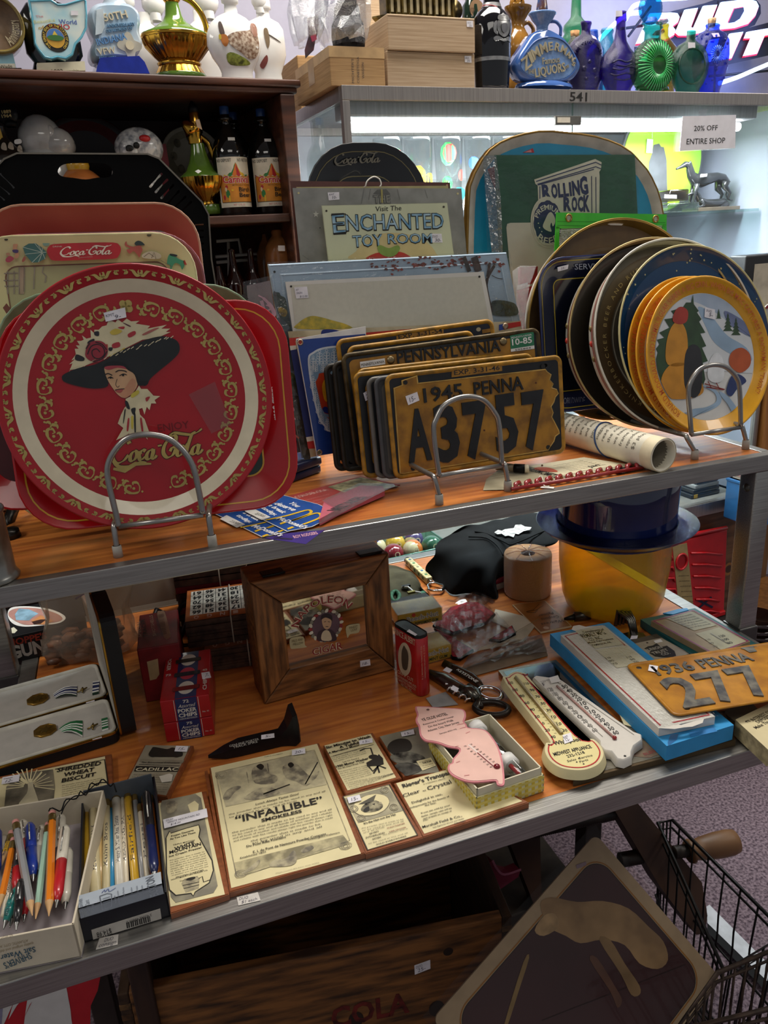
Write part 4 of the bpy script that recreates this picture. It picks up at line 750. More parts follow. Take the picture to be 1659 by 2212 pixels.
def script(b,A,B,h,mat,z=.0006,w=.12,out=None,shear=.12,warp=None):
 """flowing brand script drawn with a broad pen"""
 E=lambda x,y,a,c,s=0:[(x+a*cos(t)+s*c*sin(t),y+c*sin(t)) for t in [PI/2+2*PI*i/18 for i in range(19)]]
 S_=[spl([(.66,.80),(.56,.97),(.36,.92),(.14,.60),(.08,.26),(.22,.05),(.45,.12),(.62,.34)],5),spl([(.14,.10),(.30,-.10),(.70,-.13),(1.0,-.02),(1.25,-.09)],5),E(.80,.27,.11,.20,.25),spl([(.90,.36),(.98,.40),(1.05,.3)],4),spl([(1.22,.42),(1.12,.48),(1.0,.28),(1.05,.07),(1.22,.20)],5),E(1.38,.26,.11,.19,.25),spl([(1.52,.48),(1.46,.15),(1.54,.08),(1.62,.2)],5),[(1.66,.58),(1.80,.60)],
  spl([(2.30,.72),(2.30,.90),(2.16,.93),(1.92,.62),(1.86,.28),(2.0,.06),(2.2,.14),(2.30,.40),(2.18,.45),(2.10,.3)],5),spl([(2.02,.84),(2.2,1.06),(2.55,.98),(2.85,.92),(3.1,1.0),(3.25,1.12)],5),E(2.48,.27,.11,.20,.25),spl([(2.58,.36),(2.66,.42),(2.74,.55)],4),spl([(3.02,.98),(2.90,.95),(2.76,.5),(2.70,.15),(2.78,.06),(2.88,.2)],5),E(3.02,.26,.11,.19,.25),spl([(3.17,.48),(3.11,.15),(3.19,.08),(3.30,.24)],5)]
 A,B=V(A[:2]),V(B[:2]);d=(B-A)/3.3;nn=V((-d.y,d.x)).normalized()*h
 for P in S_:
  q=[A+d*(p[0]+shear*p[1])+nn*p[1] for p in P];q=[(v.x,v.y) for v in q]
  if out:b.rib(q,(h*(w*.35+.05),h*(w*1.5+.05),20),out,z)
 for i,P in enumerate(S_):
  q=[A+d*(p[0]+shear*p[1])+nn*p[1] for p in P];b.rib([(v.x,v.y) for v in q],(h*w*.35,h*w*1.5,20),mat,z+.0003+.00001*i)
def pscript(b,a,c,top,mat,z=.0006,**k):
 A,B,T=b.pl.uv(*a,z),b.pl.uv(*c,z),b.pl.uv(a[0],a[1]-top,z);script(b,A,B,(V(T)-V(A)).length,mat,z,**k)
z8=zq(0,320,3.606);z9=zq(0,480,3.606);zA=zq(100,640,4.1475);zC=zq(540,380,2.5136);zD=zq(1000,270,3.606);zE=zq(520,580,4.608);z6=zq(560,720,2.242);z7=zq(1059,440,2.765)
MBK=m('060607',.6,spec=.06)
# black octagonal tray with cut-outs
pl=up((-.9,.285,.012),0,9);b=MB(pl)
ol=pl.q(N('36 330.5 282 1.5 26 10 93 94 15 28 6 96'));ol+=[(ol[-1][0]+.004,.12),(ol[-1][0]-.03,.03),(ol[-1][0]-.08,.0)];lx=pl.uv(-98,470)[0];ol+=[(lx+.09,0),(lx+.03,.03),(lx-.004,.12),pl.uv(-102,470),pl.uv(-80,436),pl.uv(8,343)]
ol=[ (p[0],p[1]) for p in ol]
hs=[pl.q(z8(sp(N('450 180 30-45 80-17 220 2 70 20 28 40-8 32-30 18-80 2-90 14-90-11-100-15'))))]
sl=lambda x0,y0,x1,y1,w:pl.q(z8(sp([(x0-w,y0-2),(x0+4,y0-w),(x0+w,y0+6),((x0+x1)/2+w*.55,(y0+y1)/2),(x1+w,y1+2),(x1-2,y1+w),(x1-w,y1-4),((x0+x1)/2-w*.5,(y0+y1)/2-4)],2)))
hs+=[sl(*q,11) for q in ((1255,203,1173,300),(1300,248,1215,342),(1345,292,1260,388),(1390,337,1310,430),(1440,382,1355,470),(1485,422,1400,510),(5,205,105,305),(-40,270,70,355),(-80,320,30,400))]
hs+=[pl.q([(421,484.5+dy),(440,483.5+dy),(440,487.5+dy),(421,488.5+dy)]) for dy in (0,13,27,41,55,70,85)]
holed(b,ol[::-1] if sum(ol[i][0]*ol[(i+1)%len(ol)][1]-ol[(i+1)%len(ol)][0]*ol[i][1] for i in range(len(ol)))<0 else ol,hs,0,.0016,MBK)
b.loft([[(*p,.0016) for p in ol],[(*p,.003) for p in ol],[(*p,.003) for p in offs(ol,.0022)],[(*p,.0016) for p in offs(ol,.0022)]],m('5a554c',.35,.3),smooth=False)
b.out('serving_tray',0,'large black octagonal tray with handle slot and cut-out slits at the stack back','tray')
# salmon, maroon and cream trays
def rx(pl,xl,xr,yt,xm=None):return pl.uv(xl,yt+60)[0],pl.uv(xr,yt+60)[0],pl.uv(xm or (xl+xr)/2,yt)[1]
pl=up((-.9,.232,.012),0,9).rot(-1.4);b=MB(pl);x0,x1,y1=rx(pl,-42,428,444,190);rtray(b,x0,x1,.002,y1,.055,.034,.016,m('b5856a',.35,.1),m('9c4232',.35,ns=.08,sc=9,h2='8c3529'),m('54544e',.45,ns=.2,sc=12));b.out('serving_tray',0,'salmon-red metal tray between the black octagonal and the cream tray','tray')
pl=up((-.9,.202,.012),0,9).rot(-1.6);b=MB(pl);x0,x1,y1=rx(pl,-60,437,506,200);rtray(b,x0,x1,.002,y1,.06,.02,.012,m('8d4a55',.3,ct_=.3),m('7d3a48',.3),m('6d3040',.4));b.out('serving_tray',0,'maroon tray peeking out right of the cream pictured tray','tray')
pl=up((-.9,.180,.012),0,9).rot(-1.6);b=MB(pl);x0,x1,y1=rx(pl,-62,421,508,180);CRM=m('d9d29a',.35,ns=.08,sc=10,ct_=.3);rtray(b,x0,x1,.002,y1,.052,.035,.012,m('d6cf98',.3,ct_=.3),CRM,m('aaa479',.4,ns=.15,sc=9),(m('7a4a3a',.4),(.0355,.0012)))
o=b.out('serving_tray',0,'cream tray with a red script oval and small painted beach scenes along its rim','tray')
b=MB(pl);H=.0095;b.wf=lambda x,y,z:(x,y,z)
rp=pl.q(z9(sp(N('365 222 20-37 45-15 210-10 240-2 50 22 12 35-17 45-45 25-240 9-210 6-45-25'))),H);b.poly(rp,RED,H);pscript(b,z9(462,262),z9(868,252),19,m('e6dcc8',.4),H+.0004,w=.15);b.pt('DRINK',z9(412,196),z9(486,194),3,m('e0c9b8'),H+.0004,bd=0);b.pt('DELICIOUS AND REFRESHING',z9(612,280),z9(722,272),1.6,m('d8b8a8'),H+.0004,bd=0)
UM=m('3f6b66',.4);c=z9(330,235)
um=N('178 195 77-48 45 33 30 20 32 35-12 50-50 27-50 3-55-65');b.px(z9(um),UM,H);
for q in um:b.rib(pl.q([z9(*q),c],H),.0006,m('b9c9b8'),H+.0003)
def blob(L,h,zz=H):b.px(z9(sp(L)),m(h,.5),zz)
blob(N('105 165 20-10 13 20-8 30 18 50-13 25-25-5 10-35-20-15'),'c9936f');blob(N('98 215 42 0-2 23-34-2'),'4a3a6a',H+.0003);blob(N('48 280 32-18 30 23-35 27-30-7'),'b5485a');blob(N('50 240 25 0 0 22-25-4'),'b98a6a');blob(N('330 160 25-17 30 12-7 25-33 5'),'7fa090');blob(N('395 145 25-13 18 18-18 18'),'d9a48a');blob(N('170 300 20-35 10 25-20 20'),'a5584a')
blob(N('972 165 13-17 7 27 48 15 50-10 20 35-15 35-10 25-15-20-30-30-30 20-25-30 30-10-37-20'),'b5584a');blob(N('1048 165 22-20 30 5 28 28-38 2-30 0'),'2a3a3a',H+.0003);blob(N('1050 122 15-7 5 17-14 4'),'c9a04a');blob(N('1315 255 35 7 50 28 40 20-20 60-20-40-40-10-30 50-10-40-20-5'),'3f8f6a');blob(N('1325 245 55 10-10 13-40-6'),'20242a');blob(N('1430 298 45-3-10 30-30 5'),'b9402f');blob(N('1110 250 70-25 70 25-10 35-120-5'),'c9bfa0');blob(N('1145 95 35 0-10 15-20 0'),'4a4428',H+.003);blob(N('35 130 27 0-7 13-17-1'),'3a3420',H+.003)
for L in (N('1120 270 40-30 40 30'),N('1180 280 20-45 15 50'),N('1255 300 85 45-50 25')):b.rib(pl.q(z9(L),H),.0006,m('6a5a4a'),H+.0003)
b.out('rim_pictures',o)
b=MB(pl);H=.0016;
for L in ([(150,350),(150,560)],[(270,345),(262,520)],[(20,400),(140,395)],[(20,455),(140,450)],[(20,500),(140,495)],[(60,380),(60,560)],[(110,380),(110,560)],[(190,350),(188,540)],N('340 345-10 45 30 30-10 50')):b.rib(pl.q(z9(L),H),.0014,m('94897a'),H)
b.px(z9(N('155 350 35 0-2 210-38 0')),m('a58f78'),H);b.out('centre_picture',o)
# green-rimmed tray
pl=up((-.9,.148,.010),0,9).rot(-1);b=MB(pl);x0=pl.uv(-12,745)[0];x1=pl.uv(572,745)[0];y1=pl.uv(500,612)[1];GRT=m('6f8a66',.3,ns=.2,sc=20,ct_=.3,h2='566e50');rtray(b,x0,x1,.002,y1,.075,.034,.014,m('7f9a78',.3,ct_=.3),GRT,m('2c3330',.4),(m('3a2a22'),(.020,.002)))
b.px(N('6 665 8-10 10 13 6 18-8 4'),m('7a4a3a',.4),.012);b.px(N('516 640 14-6 7 12-15 6'),m('2a2622',.4),.012);b.px(N('8 940 6-5 2 15-7 6'),m('2a3a2a',.4),.012);b.out('serving_tray',0,'green-rimmed dark tray showing either side of the round red tray','tray')
pl=up((-.9,.118,.008),0,9).rot(-3);b=MB(pl);x0=pl.uv(-80,1000)[0];x1=pl.uv(380,1000)[0];y0=pl.uv(60,1098)[1];RD2=m('b0121a',.25,ct_=.4);rtray(b,x0,x1,y0,.24,.06,.034,.014,RD2,RD2,m('4a1014',.4));b.out('serving_tray',0,'plain red tray whose lower left corner shows behind the round red tray','tray')
# red rectangular tray
pl=up(ony(600,1090,.086),0,9).rot(-2.6);b=MB(pl);x0=pl.uv(40,1060)[0];x1=pl.uv(636,960)[0];y0=pl.uv(560,1096)[1];y1=pl.uv(500,650)[1];RDT=m('b00c15',.25,ct_=.3,ns=.05,sc=12);YLN=m('d9a52c',.3,ct_=.4);rtray(b,x0,x1,y0,y1,.062,.042,.014,RDT,RDT,m('2c3a34',.3),(YLN,(.010,.0018),(.042,.0022)))
o=b.out('serving_tray',0,'bright red rectangular tray with a yellow line behind the round lady tray','tray')
b=MB(pl);H=.0065;A=pl.uv(*zE(290,1170),H);B=pl.uv(*zE(340,1510),H);script(b,A,B,.017,m('e6d8d0',.4),H,w=.13);b.text('Drink',pl.uv(*zE(355,1245),H),pl.uv(*zE(378,1370),H),.006,m('d8b08a',.4),H);b.out('side_lettering',o)
# the round lady tray
pl=up((-.878,.078,.177),1.5,5.5);o=thing('round_tray','large round red tray with a lady in a feathered hat, front of the left rack','tray',pl)
b=MB(pl);Rk=.1552;RDC=m('a3101c',.3,ns=.05,sc=15,ct_=.2);CRC=m('ddd2b6',.3,ct_=.4,ns=.04)
b.lathe([(Rk*.80,-.002),(Rk*.985,.008),(Rk,.012),(Rk*1.003,.013),(Rk*.995,.0142),(Rk*.985,.0135)],RDC,96);b.lathe([(Rk*.985,.0135),(Rk*.895,.009)],RDC,96);b.lathe([(Rk*.895,.009),(Rk*.80,.001)],CRC,96);b.lathe([(Rk*.80,.001),(0,.001)],RDC,96,smooth=False);b.lathe([(Rk*.80,-.002),(0,-.002)],RDC,96,smooth=False);b.out('body',o)
GO=m('b5a05c',.35,.1,ns=.08);b=MB(pl)
def scroll(ang,r,s,flip,kind,zf):
 f=-1 if flip else 1
 g_=1.15 if kind=='in' else 1.6
 T=lambda x,y:((r+y*s)*cos(ang-x*g_*s*f/r),(r+y*s)*sin(ang-x*g_*s*f/r))
 def rib(L,w,closed=False):b.rib([T(*p) for p in spl(L,4)],[w*s*k for k in (.4,.8,1.1,1,.7,.35)],GO,zf)
 def dot(x,y,rr):q=T(x,y);b.poly(circ(q[0],q[1],rr*s,n=10),GO,zf)
 if kind=='in':
  rib([(-.55,-.1),(-.5,.38),(0,.55),(.45,.35),(.42,-.05),(.12,-.1),(.1,.12)],.24);rib([(-.55,-.1),(-.35,-.45),(-.02,-.42),(-.05,-.2)],.22);dot(-.12,.1,.13)
  rib([(.5,.1),(.72,-.15),(.55,-.5),(.3,-.45)],.26);rib([(.72,-.1),(.98,.05),(.95,.3)],.22);dot(.8,-.5,.12);dot(.45,.62,.09);dot(-.75,.35,.1)
 else:
  rib([(-1,-.25),(-.75,.3),(-.45,.1),(-.2,-.35),(.1,-.1),(.05,.3),(-.2,.25)],.3);rib([(1,-.25),(.75,.3),(.45,.1),(.2,-.35),(-.1,-.1),(-.05,.3)],.26);rib([(-1,-.25),(-.8,-.05),(-1.1,.3)],.22);rib([(1,-.25),(.8,-.05),(1.1,.3)],.22);dot(-1.35,.15,.1)
for i in range(22):scroll(PI/2+2*PI*(i+.5)/22,Rk*.942,.0110,False,'rim',.0121)
b.out('rim_pattern',o)
b=MB(pl)
for i in range(1,24):
 if i==12:continue
 a=PI/2+2*PI*i/24;scroll(a,Rk*.685,.0135,i>12,'in',.0018)
cl=(0,Rk*.70)
for k in range(4):t=PI/4+k*PI/2;b.poly(circ(cl[0]+.0042*cos(t),cl[1]+.0042*sin(t),.0042,n=12),GO,.0018)
b.out('scroll_pattern',o)
b=MB(pl);H=.0018
def A_(L,h,dz=0,sm=True,rough=.35):b.px(zA([tuple(p) for p in (spl(L,3,True) if sm else L)]),m(h,rough),H+dz)
A_(N('215 660-15 30 35-90-30 10 55-50-35 15 40-55-10-50 35 0-25-30 35 0-25-40 35 0 25-10-15-40 40 30 40-10-5-70 35 30 0-30 40 0 30-30 40-10 20-50 60 25 20-30 40 30 40-35 40 25 75-5-35 25 130 20-25 25 175-35-50 35 80 0-40 30 45 0-115 50-140 20-160 80-140 70-160 60-120 50'),'d3c8a4',0,False)
for L,h in ((N('570 320 50-30 60 20-40 30-50 5'),'c9b24a'),(N('730 340 60-30 10 30-55 30'),'a8323a'),(N('590 430 60-20 10 40-60 15'),'a8323a'),(N('640 280 60-10-10 25'),'a8323a'),(N('860 340 100-50 50-5-120 60'),'a8625a'),(N('520 440 30-10-5 50-25-10'),'b54a3a'),(N('545 540 95-40 60-40-10 30-90 40'),'c9b24a'),(N('430 320 40-5 0 40-35-5'),'26262c'),(N('560 460 35 0-10 30-25-5'),'26262c'),(N('380 400 50-20-10 50-50-5'),'26262c'),(N('270 520 70 30-10 30-70-10'),'2a2a2c'),(N('690 235 65 30-10 7-50-27'),'5a2f3a')):A_(L,h,.0004)
A_(N('140 735 10-30 65-35 85-30 130-28 90-37 120-75 120-50 90-45 110-35 100-12 90 27 40 45 0 70-60 70-110 90-90 80-25 50-55 0-150-150-140 60-7 100-83 25-110-5-130-30-70-25'),'1f2224',.0006)
rngA=random.Random(4)
for i in range(26):
 t=i/25;x=230+900*t+rngA.uniform(-12,12);y=655-290*t**.9+rngA.uniform(-14,10);A_([(x-14,y+8),(x+12,y-12),(x+16,y-6),(x-8,y+12)],'d8cba8',.0009,False)
A_(N('350 500 20-70 60-30 70 5 45 45 5 60-30 50-50 30-70-10-45-35'),'97303c',.0009)
for L in (N('370 520 30-70 60-20 50 30 10 60-50 40-50-20-10-50 40-20 30 30'),[(355,470),(390,420)],N('420 585 80-25 45-70'),N('440 410 60 20 40 50')):b.rib(pl.q(zA(so(L,3)),H),.0011,m('2a1a20',.4),H+.0012)
A_(N('520 640 25-30 75-5 80 15 70 60 45 60 0 60-35 60-40 35-50 15-50-30-40-50-40-60-30-70'),'c9a07a',.0010);A_(N('520 640 40-32 120 7 60 40-100-15-80 20'),'a8404a',.0012);A_(N('640 850 50-10 70-100 40 20-10 80-50 55-50 15'),'c08a6a',.0011)
A_(N('500 640 40-40 60-15 100 15 40 50 60 50 30 60 75 0-5 30-45 10-35-10-30-90-60-40-40-35-80-5-65 5'),'17181a',.0014)
for L,w in ((N('530 700 25-8 35 16'),.0012),(N('620 680 30-16 50 4 20 12'),.0012),(N('550 735 25-13 25 13'),.0010),(N('655 712 35-17 30 10'),.0010),(N('635 740-13 50 18 25 15-15'),.0006),(N('615 840 35-8 50-4'),.0009)):b.rib(pl.q(zA(so(L,3)),H),w,m('231a1c',.4),H+.0014)
for c in ((577,728),(688,706)):b.px(zA(circ(c[0],c[1],11,11,10)),INK,H+.0015)
A_(N('615 838 35-8 40-2-20 34-35 0'),'a3504a',.0013)
A_(N('830 800 20 30 55 0 55 60 60 5-50 35 15 30-45 0-15 60-25-30-20 70-20-60-30 10 10 50 40 40 45 125-45-15 30 75-50-55-10 40-50-30-30 10-30-20-50 30-65 30 65-110-50-40 30-80 30-60 20-20-10-60 40-20 50-50'),'d8cda8',.0008,False)
for L,h in ((N('760 880 60-40 10 30-60 40'),'c9b84a'),(N('760 1010 40-10-10 60-20-10'),'26282a'),(N('705 940 25 5 20 65-30-10'),'26282a'),(N('785 1060 15 0 2 180-10 0'),'26282a'),(N('700 1020 12 0-17 110-7 0'),'3a3a30'),(N('730 1100 15 0-10 100-15 0'),'a8323a'),(N('840 1100 15-5 15 115-15 0'),'a8323a'),(N('890 910 40-10-30 45'),'a8323a'),(N('760 1080 20 0-2 100-16 0'),'c9b84a')):A_(L,h,.0011)
b.out('lady_picture',o)
b=MB(pl);b.pt('ENJOY',zA(1005,1215),zA(1282,1180),16,m('6f1219',.4),.0018,bd=.0);pscript(b,zA(575,1512),zA(1400,1420),52,GO,.0018,w=.115,out=m('3a1a16',.4));b.rib(pl.q(zA(N('600 1545 100 15 100-60 140 0')),.0018),[.003,.006,.005,.002],GO,.0022);b.out('script_lettering',o)
sticker(pl,*zA(N('533 228 185-40-13-88-192 48')),o,(('KMT',.06,.45,.4,.3),('9-',.45,.1,.3,.4)),h=.0036)
b=MB(pl);b.px(zA(N('1275 880 235-115 145 385-175 80')),film('film8','f0e6e6',.08,.35),.0024);b.out('tape_mark',o)
# ------------------------------------------------------------------ wire racks
WIRE=m('9d9b98',.3,.85,ns=.06)
def rack(label,fl,fr,arch,bar,depth,yaw,dv,lean=0):
 L,Rr=onz(*fl,0),onz(*fr,0);pl=up(L,math.degrees(math.atan2(Rr.y-L.y,Rr.x-L.x)),lean);o=thing('wire_rack',label,'rack',pl)
 r=.0036;A=[(*pl.uv(*p),0) for p in arch];W_=pl.uv(*fr)[0];hb=(pl.uv(*bar[0])[1]+pl.uv(*bar[1])[1])/2
 b=MB(pl);k=spl(A,5);b.tube([A[0]]+[tuple(p) for p in k[1:-1]]+[A[-1]],r,WIRE,10);b.tube([(*pl.uv(*bar[0]),0),(*pl.uv(*bar[1]),0)],r*.9,WIRE,10);b.out('front_arch',o)
 xl,xr=A[0][0]-.006,A[-1][0]+.006
 for x,fx in ((xl,0),(xr,W_)):
  b=MB(pl);b.tube([(fx,.002,0)]+so([(fx,.012,0),(x,hb-.005,-.001),(x,hb,-.006),(x,hb,-.02)],4)+[(x,hb,-depth+.02)]+so([(x,hb,-depth+.008),(x,hb-.006,-depth),(fx,.012,-depth-.001),(fx,.002,-depth)],4),r,WIRE,10);b.out('side_rail',o)
  for z in (0,-depth):b=MB(pl);b.lathe([(0,.0002),(.0058,.0002),(.0056,.014),(.0045,.015)],m('a5a198',.5,ns=.05),14,c=(fx,0,z),ax='y');b.out('rubber_foot',o)
 ms=[p for p in k];cx=(xl+xr)/2;wd=(xr-xl)/2-.006
 for d in dv:b=MB(pl);b.tube([(cx-wd,hb,-d),(cx-wd,hb+.03,-d)]+[(cx-wd*cos(t),hb+.03+.05*sin(t),-d) for t in [PI*i/10 for i in range(11)]]+[(cx+wd,hb,-d)],r*.85,WIRE,8);b.out('divider',o)
 return o
zR=zq(0,820,2.5136)
rack('grey wire rack holding the round lady tray at the left',(256,1203),(460,1180),zR(N('645 795-17-75-38-160-5-90 35-80 70-70 100-22 110 17 85 60 60 90 30 115 27 148')),(zR(645,798),zR(1102,735)),.24,0,(.22,))
rack('grey wire rack holding the yellow licence plates in the middle',(949,1090),(1097,1060),z6(N('872 690-14-90-13-130 10-50 45-75 90-37 90 12 60 65 22 65 14 190')),(z6(872,690),z6(1176,640)),.22,0,(.20,))
rack('grey wire rack holding the round plates and trays at the right',(1500,992),(1610,970),z7(N('1202 1378-10-118-9-130 17-70 50-70 80-28 80 16 60 62 20 80 6 215')),(z7(1202,1380),z7(1496,1335)),.27,3,(.25,))
# ------------------------------------------------------------------ licence plates
PY=m('a5741a',.42,ns=.22,sc=45,h2='7d5514',ct_=.15);PBK=m('1c1d20',.42,ns=.2,sc=60);PRIM=m('b07e22',.35,ns=.2,sc=60,h2='7a5a1c')
def plate(label,pl,w,h,border,field,rimmat,inset=.010,r=.012,extra=None,hole=True):
 b=MB(pl);ol=rrect(0,w,0,h,r,6);hs=[circ(x,y,.0042,.0032,10) for x in (w*.13,w*.90) for y in (.013,h-.013)]
 holed(b,ol,hs,0,.0012,border);L=lambda i,z:[(p[0],p[1],z) for p in rrect(i,w-i,i,h-i,max(r-i,.004),6)]
 b.loft([L(0,0),L(-.0008,.0012),L(.0012,.0030),L(.0042,.0028),L(.006,.0013)],rimmat);b.poly(rrect(inset,w-inset,inset,h-inset,.008,5),field,.0016) if field else None
 if extra:extra(b)
 return b.out('license_plate',0,label,'license plate',group=None)
pf=up((-.5555,.101,.0215),.4,7.1);WP,HP=.279,.1465
def ex45(b):
 mp=z6(N('650 265 40-15-2-22 77-25 5 37 615-68 10 13 20 15-7 25 17 20-7 17 22 8 10 22-15 18-7 25-13 20 10 30-7 20 14 25 20 40 3 15-20 15-7 25-18 25-10 18-700 114-20-2'));q=pf.q(mp,.002);b.prism(q,.0012,.0026,PY)
 b.loft([[(*p,.0026) for p in q],[(*p,.0034) for p in offs(q,.0009)],[(*p,.0026) for p in offs(q,.0018)]],m('c9a55a',.3,.2,ns=.2),smooth=False)
 for t,a,c,h in (('1945',(797,335),(985,308),30),('PENNA',(1040,303),(1278,270),29),('A',(722,616),(836,600),104),('3',(862,618),(976,598),114),('7',(1000,598),(1118,578),112),('5',(1150,572),(1258,553),116),('7',(1283,553),(1390,535),114)):b.pt(t,z6(*a),z6(*c),h,PBK,.0026,ext=.0022,bd=.035 if h>60 else .012)
 q=pf.q(z6(N('932 182 243-30 2 30-245 31')),.002);b.prism(q,.0012,.0022,PY);b.pt('EXP. 3-31-46',z6(945,203),z6(1165,177),10,PBK,.0024,bd=.008)
 for c in ((745,655),(1400,552),(708,238),(1375,160)):b.px(z6(circ(c[0],c[1],11,11,12)),INK,.0030)
 for c in ((1340,240),(730,335),(1090,470),(1370,640)):b.px(z6(circ(c[0],c[1],5,5,8)),m('5a2f12'),.0028)
o=plate('front licence plate embossed 1945 PENNA A 3757 in the wire rack',pf,WP,HP,PBK,None,PRIM,extra=ex45)
sticker(pf,*z6(N('722 348 54-23-11-41-57 21')),o,(('15-',.2,.2,.5,.5),),h=.0038)
def bp(dy,px,py,yaw=.4,lean=7.1,dz=.0215):return up(V((ony(px,py,.101+dy).x,.101+dy,dz)),yaw,lean)
plate('grey-edged licence plate directly behind the front 1945 plate',bp(.008,828,1036),WP,HP-.003,m('3a3a3a'),m('5a5650'),m('4a4a4c',.4))
plate('thin dark licence plate second behind the front 1945 plate',bp(.016,812,1036),WP,HP-.004,PBK,m('6a4a18'),m('6a6660',.4))
p3=bp(.027,785,1036);o=plate('yellow and black licence plate with a price tag, left behind the front plate',p3,WP+.004,HP+.003,PBK,PY,PRIM,.016);sticker(p3,*z6(N('515 328 38-18-2-48-47 28')),o,(('20-',.2,.2,.6,.5),),h=.0034)
plate('yellow licence plate hidden between the 1945 plate and the PENNSYLVANIA plate',bp(.043,792,1030),WP,HP+.005,PBK,PY,PRIM)
p85=up(V((ony(762,900,.158).x,.158,.03)),-3.5,8);p85=p85.rot(2.2);w=(V(p85.uv(*zC(1600,850)))-V(p85.uv(*zC(530,985)))).length;top85=p85.uv(*zC(1000,900))[1]
def ex85(b):
 b.pt('PENNSYLVANIA',zC(800,1018),zC(1360,950),25,PBK,.0018,ext=.002,bd=.012)
 G8=m('2f7a56',.4);b.px(zC(N('1412 868 128-26 4 93-128 15')),G8,.002);b.pt('10-85',zC(1424,920),zC(1532,905),13,WHITE,.0025,bd=.02);b.pt('PENNSYLVANIA',zC(1420,885),zC(1530,866),4,WHITE,.0025,bd=0);b.px(zC(N('1416 940 128-20 1 18-128 17')),WHITE,.0028);b.pt('595894',zC(1440,950),zC(1525,937),3.5,INK,.0032,bd=0)
 b.px(zC(N('597 1010 135-20 3 32-135 20')),WHITE,.002);b.pt('PENNSYLVANIA',zC(605,1035),zC(730,1014),6,INK,.0026,bd=0)
 for x,y in ((1372,900),(762,1000)):c=p85.uv(*zC(x,y));b.lathe([(.006,.0016),(.0055,.004),(.003,.005),(0,.005)],m('8a7a5a',.35,.8),14,c=(*c,0))
plate('PENNSYLVANIA licence plate with a green 10-85 sticker in a brass-toned frame',p85,w,top85,PBK,PY,m('5a4a2c',.35,.4,ns=.3,sc=60),.010,extra=ex85)
p54=up(V((ony(755,900,.205).x,.205,.03)),-3,8).rot(2.4);w54=(V(p54.uv(*zC(1352,775)))-V(p54.uv(*zC(505,905)))).length;t54=p54.uv(*zC(900,832))[1]
def ex54(b):
 b.px(zC(N('795 870 255-48 2 33-255 47')),PY,.002);b.pt('EXP. 3-31-54',zC(808,888),zC(1045,850),10,INK,.0025,bd=.01);b.px(zC(N('1260 835 45-7 3 20-46 8')),PY,.002)
plate('EXP. 3-31-54 licence plate standing tallest at the rack back',p54,w54,t54,m('1d2130',.4),None,PRIM,extra=ex54)
p6=up(V((ony(775,900,.193).x,.193,.03)),-3,8).rot(2);plate('small yellow-edged licence plate between the EXP. 3-31-54 and PENNSYLVANIA plates',p6,.20,p6.uv(*zC(700,905))[1],PBK,m('8a6422'),PRIM)
DKP=m('2a2318',.5,ns=.3,sc=40)
p7=up(V((ony(724,985,.182).x-.002,.182,.022)),0,7);plate('dark worn licence plate at the far left of the rack',p7,.10,p7.uv(*z6(330,150))[1],m('15130f'),m('1b1812'),DKP)
p8=up(V((ony(738,985,.173).x+.001,.173,.022)),0,7);plate('second dark worn licence plate, right of the far left one',p8,.10,p8.uv(*z6(385,135))[1],m('15130f'),m('1b1812'),DKP)

# ------------------------------------------------------------------ signs in the middle
def psign(b,pl,pts,th,face,edge=None,r=.006,trace=False):
 """thin sheet sign standing on its plane: outline from corner pixels (bl,br,tr,tl)"""
 q=pl.q(pts);b.prism(q,0,th,edge or face);b.poly(q,face,th+.0001);return q
def std(px,py,y,yaw,lean,roll=0):
 o=ony(px,py,y);return up(o,yaw,lean).rot(roll)
# small blue enamel sign with a hen motif
pl=std(684,986,.225,.5,4)
b=MB(pl);BL=m('1d3f8f',.25,ct_=.4,ns=.06);A,B_,C,D=pl.q(N('684 986 116-24-10-257-150.5 27'),0);q=[A,B_,C,D];b.prism(q,-.0015,0,WHITE);b.prism(pl.q(zE(N('762 1860 538-70-60-1140-680 62'))),0,.0005,BL)
out=pl.q(zE(sp(N('668 900 52-70 100-45 190-20 240 5 50 880-400-20-70-60-60-90-70-300'),4)),.0008);b.poly(out,m('d9e0e4',.3,ct_=.3),.0008);inn=offs(out,.0028);b.poly(inn,m('7d9cb5',.3,ns=.1,ct_=.3),.0011)
WL=m('dfe6ea',.4)
def leaf(cx,cy,s,a=0):
 for k in (-1,1):
  for j in range(4):
   x,y=cx+k*(16+2*j)*s*.9,cy+j*26*s-30*s;b.rib(pl.q(zE(circ(x,y,13*s,16*s,10,rot=k*30)),.0013),.0006,WL,.0013,closed=True)
 b.rib(pl.q(zE([(cx,cy-60*s),(cx,cy+75*s)]),.0013),.0007,WL,.0013);b.rib(pl.q(zE(circ(cx,cy-64*s,12*s,15*s,10)),.0013),.0006,WL,.0013,closed=True)
for x,y,s in ((720,940,.9),(785,890,1),(855,885,1.05),(930,880,1),(995,890,.9),(745,980,.7),(820,980,.7),(720,1140,.85),(745,1270,.8),(775,1390,.8),(800,1500,.7),(860,1560,.8),(700,1020,.6)):leaf(x,y,s)
b.px(zE(N('745 1130 25-45 10-40 55-10 65 15 100 250-100 160-65-20-35-60-25-120')),m('c2401c',.3,ct_=.3),.0015);b.px(zE(sp(N('810 1180 20-70 20 10 20 80-5 120-35-20'))),m('e0a81f',.3,ct_=.3),.0017);b.px(zE(sp(N('815 1390 35-15 50 45 40 60-60-30-50-20'))),m('1d2f7a',.3,ct_=.3),.0019);b.px(zE(N('850 1470 50 30 0 60-20-60')),m('c2401c',.3),.0018)
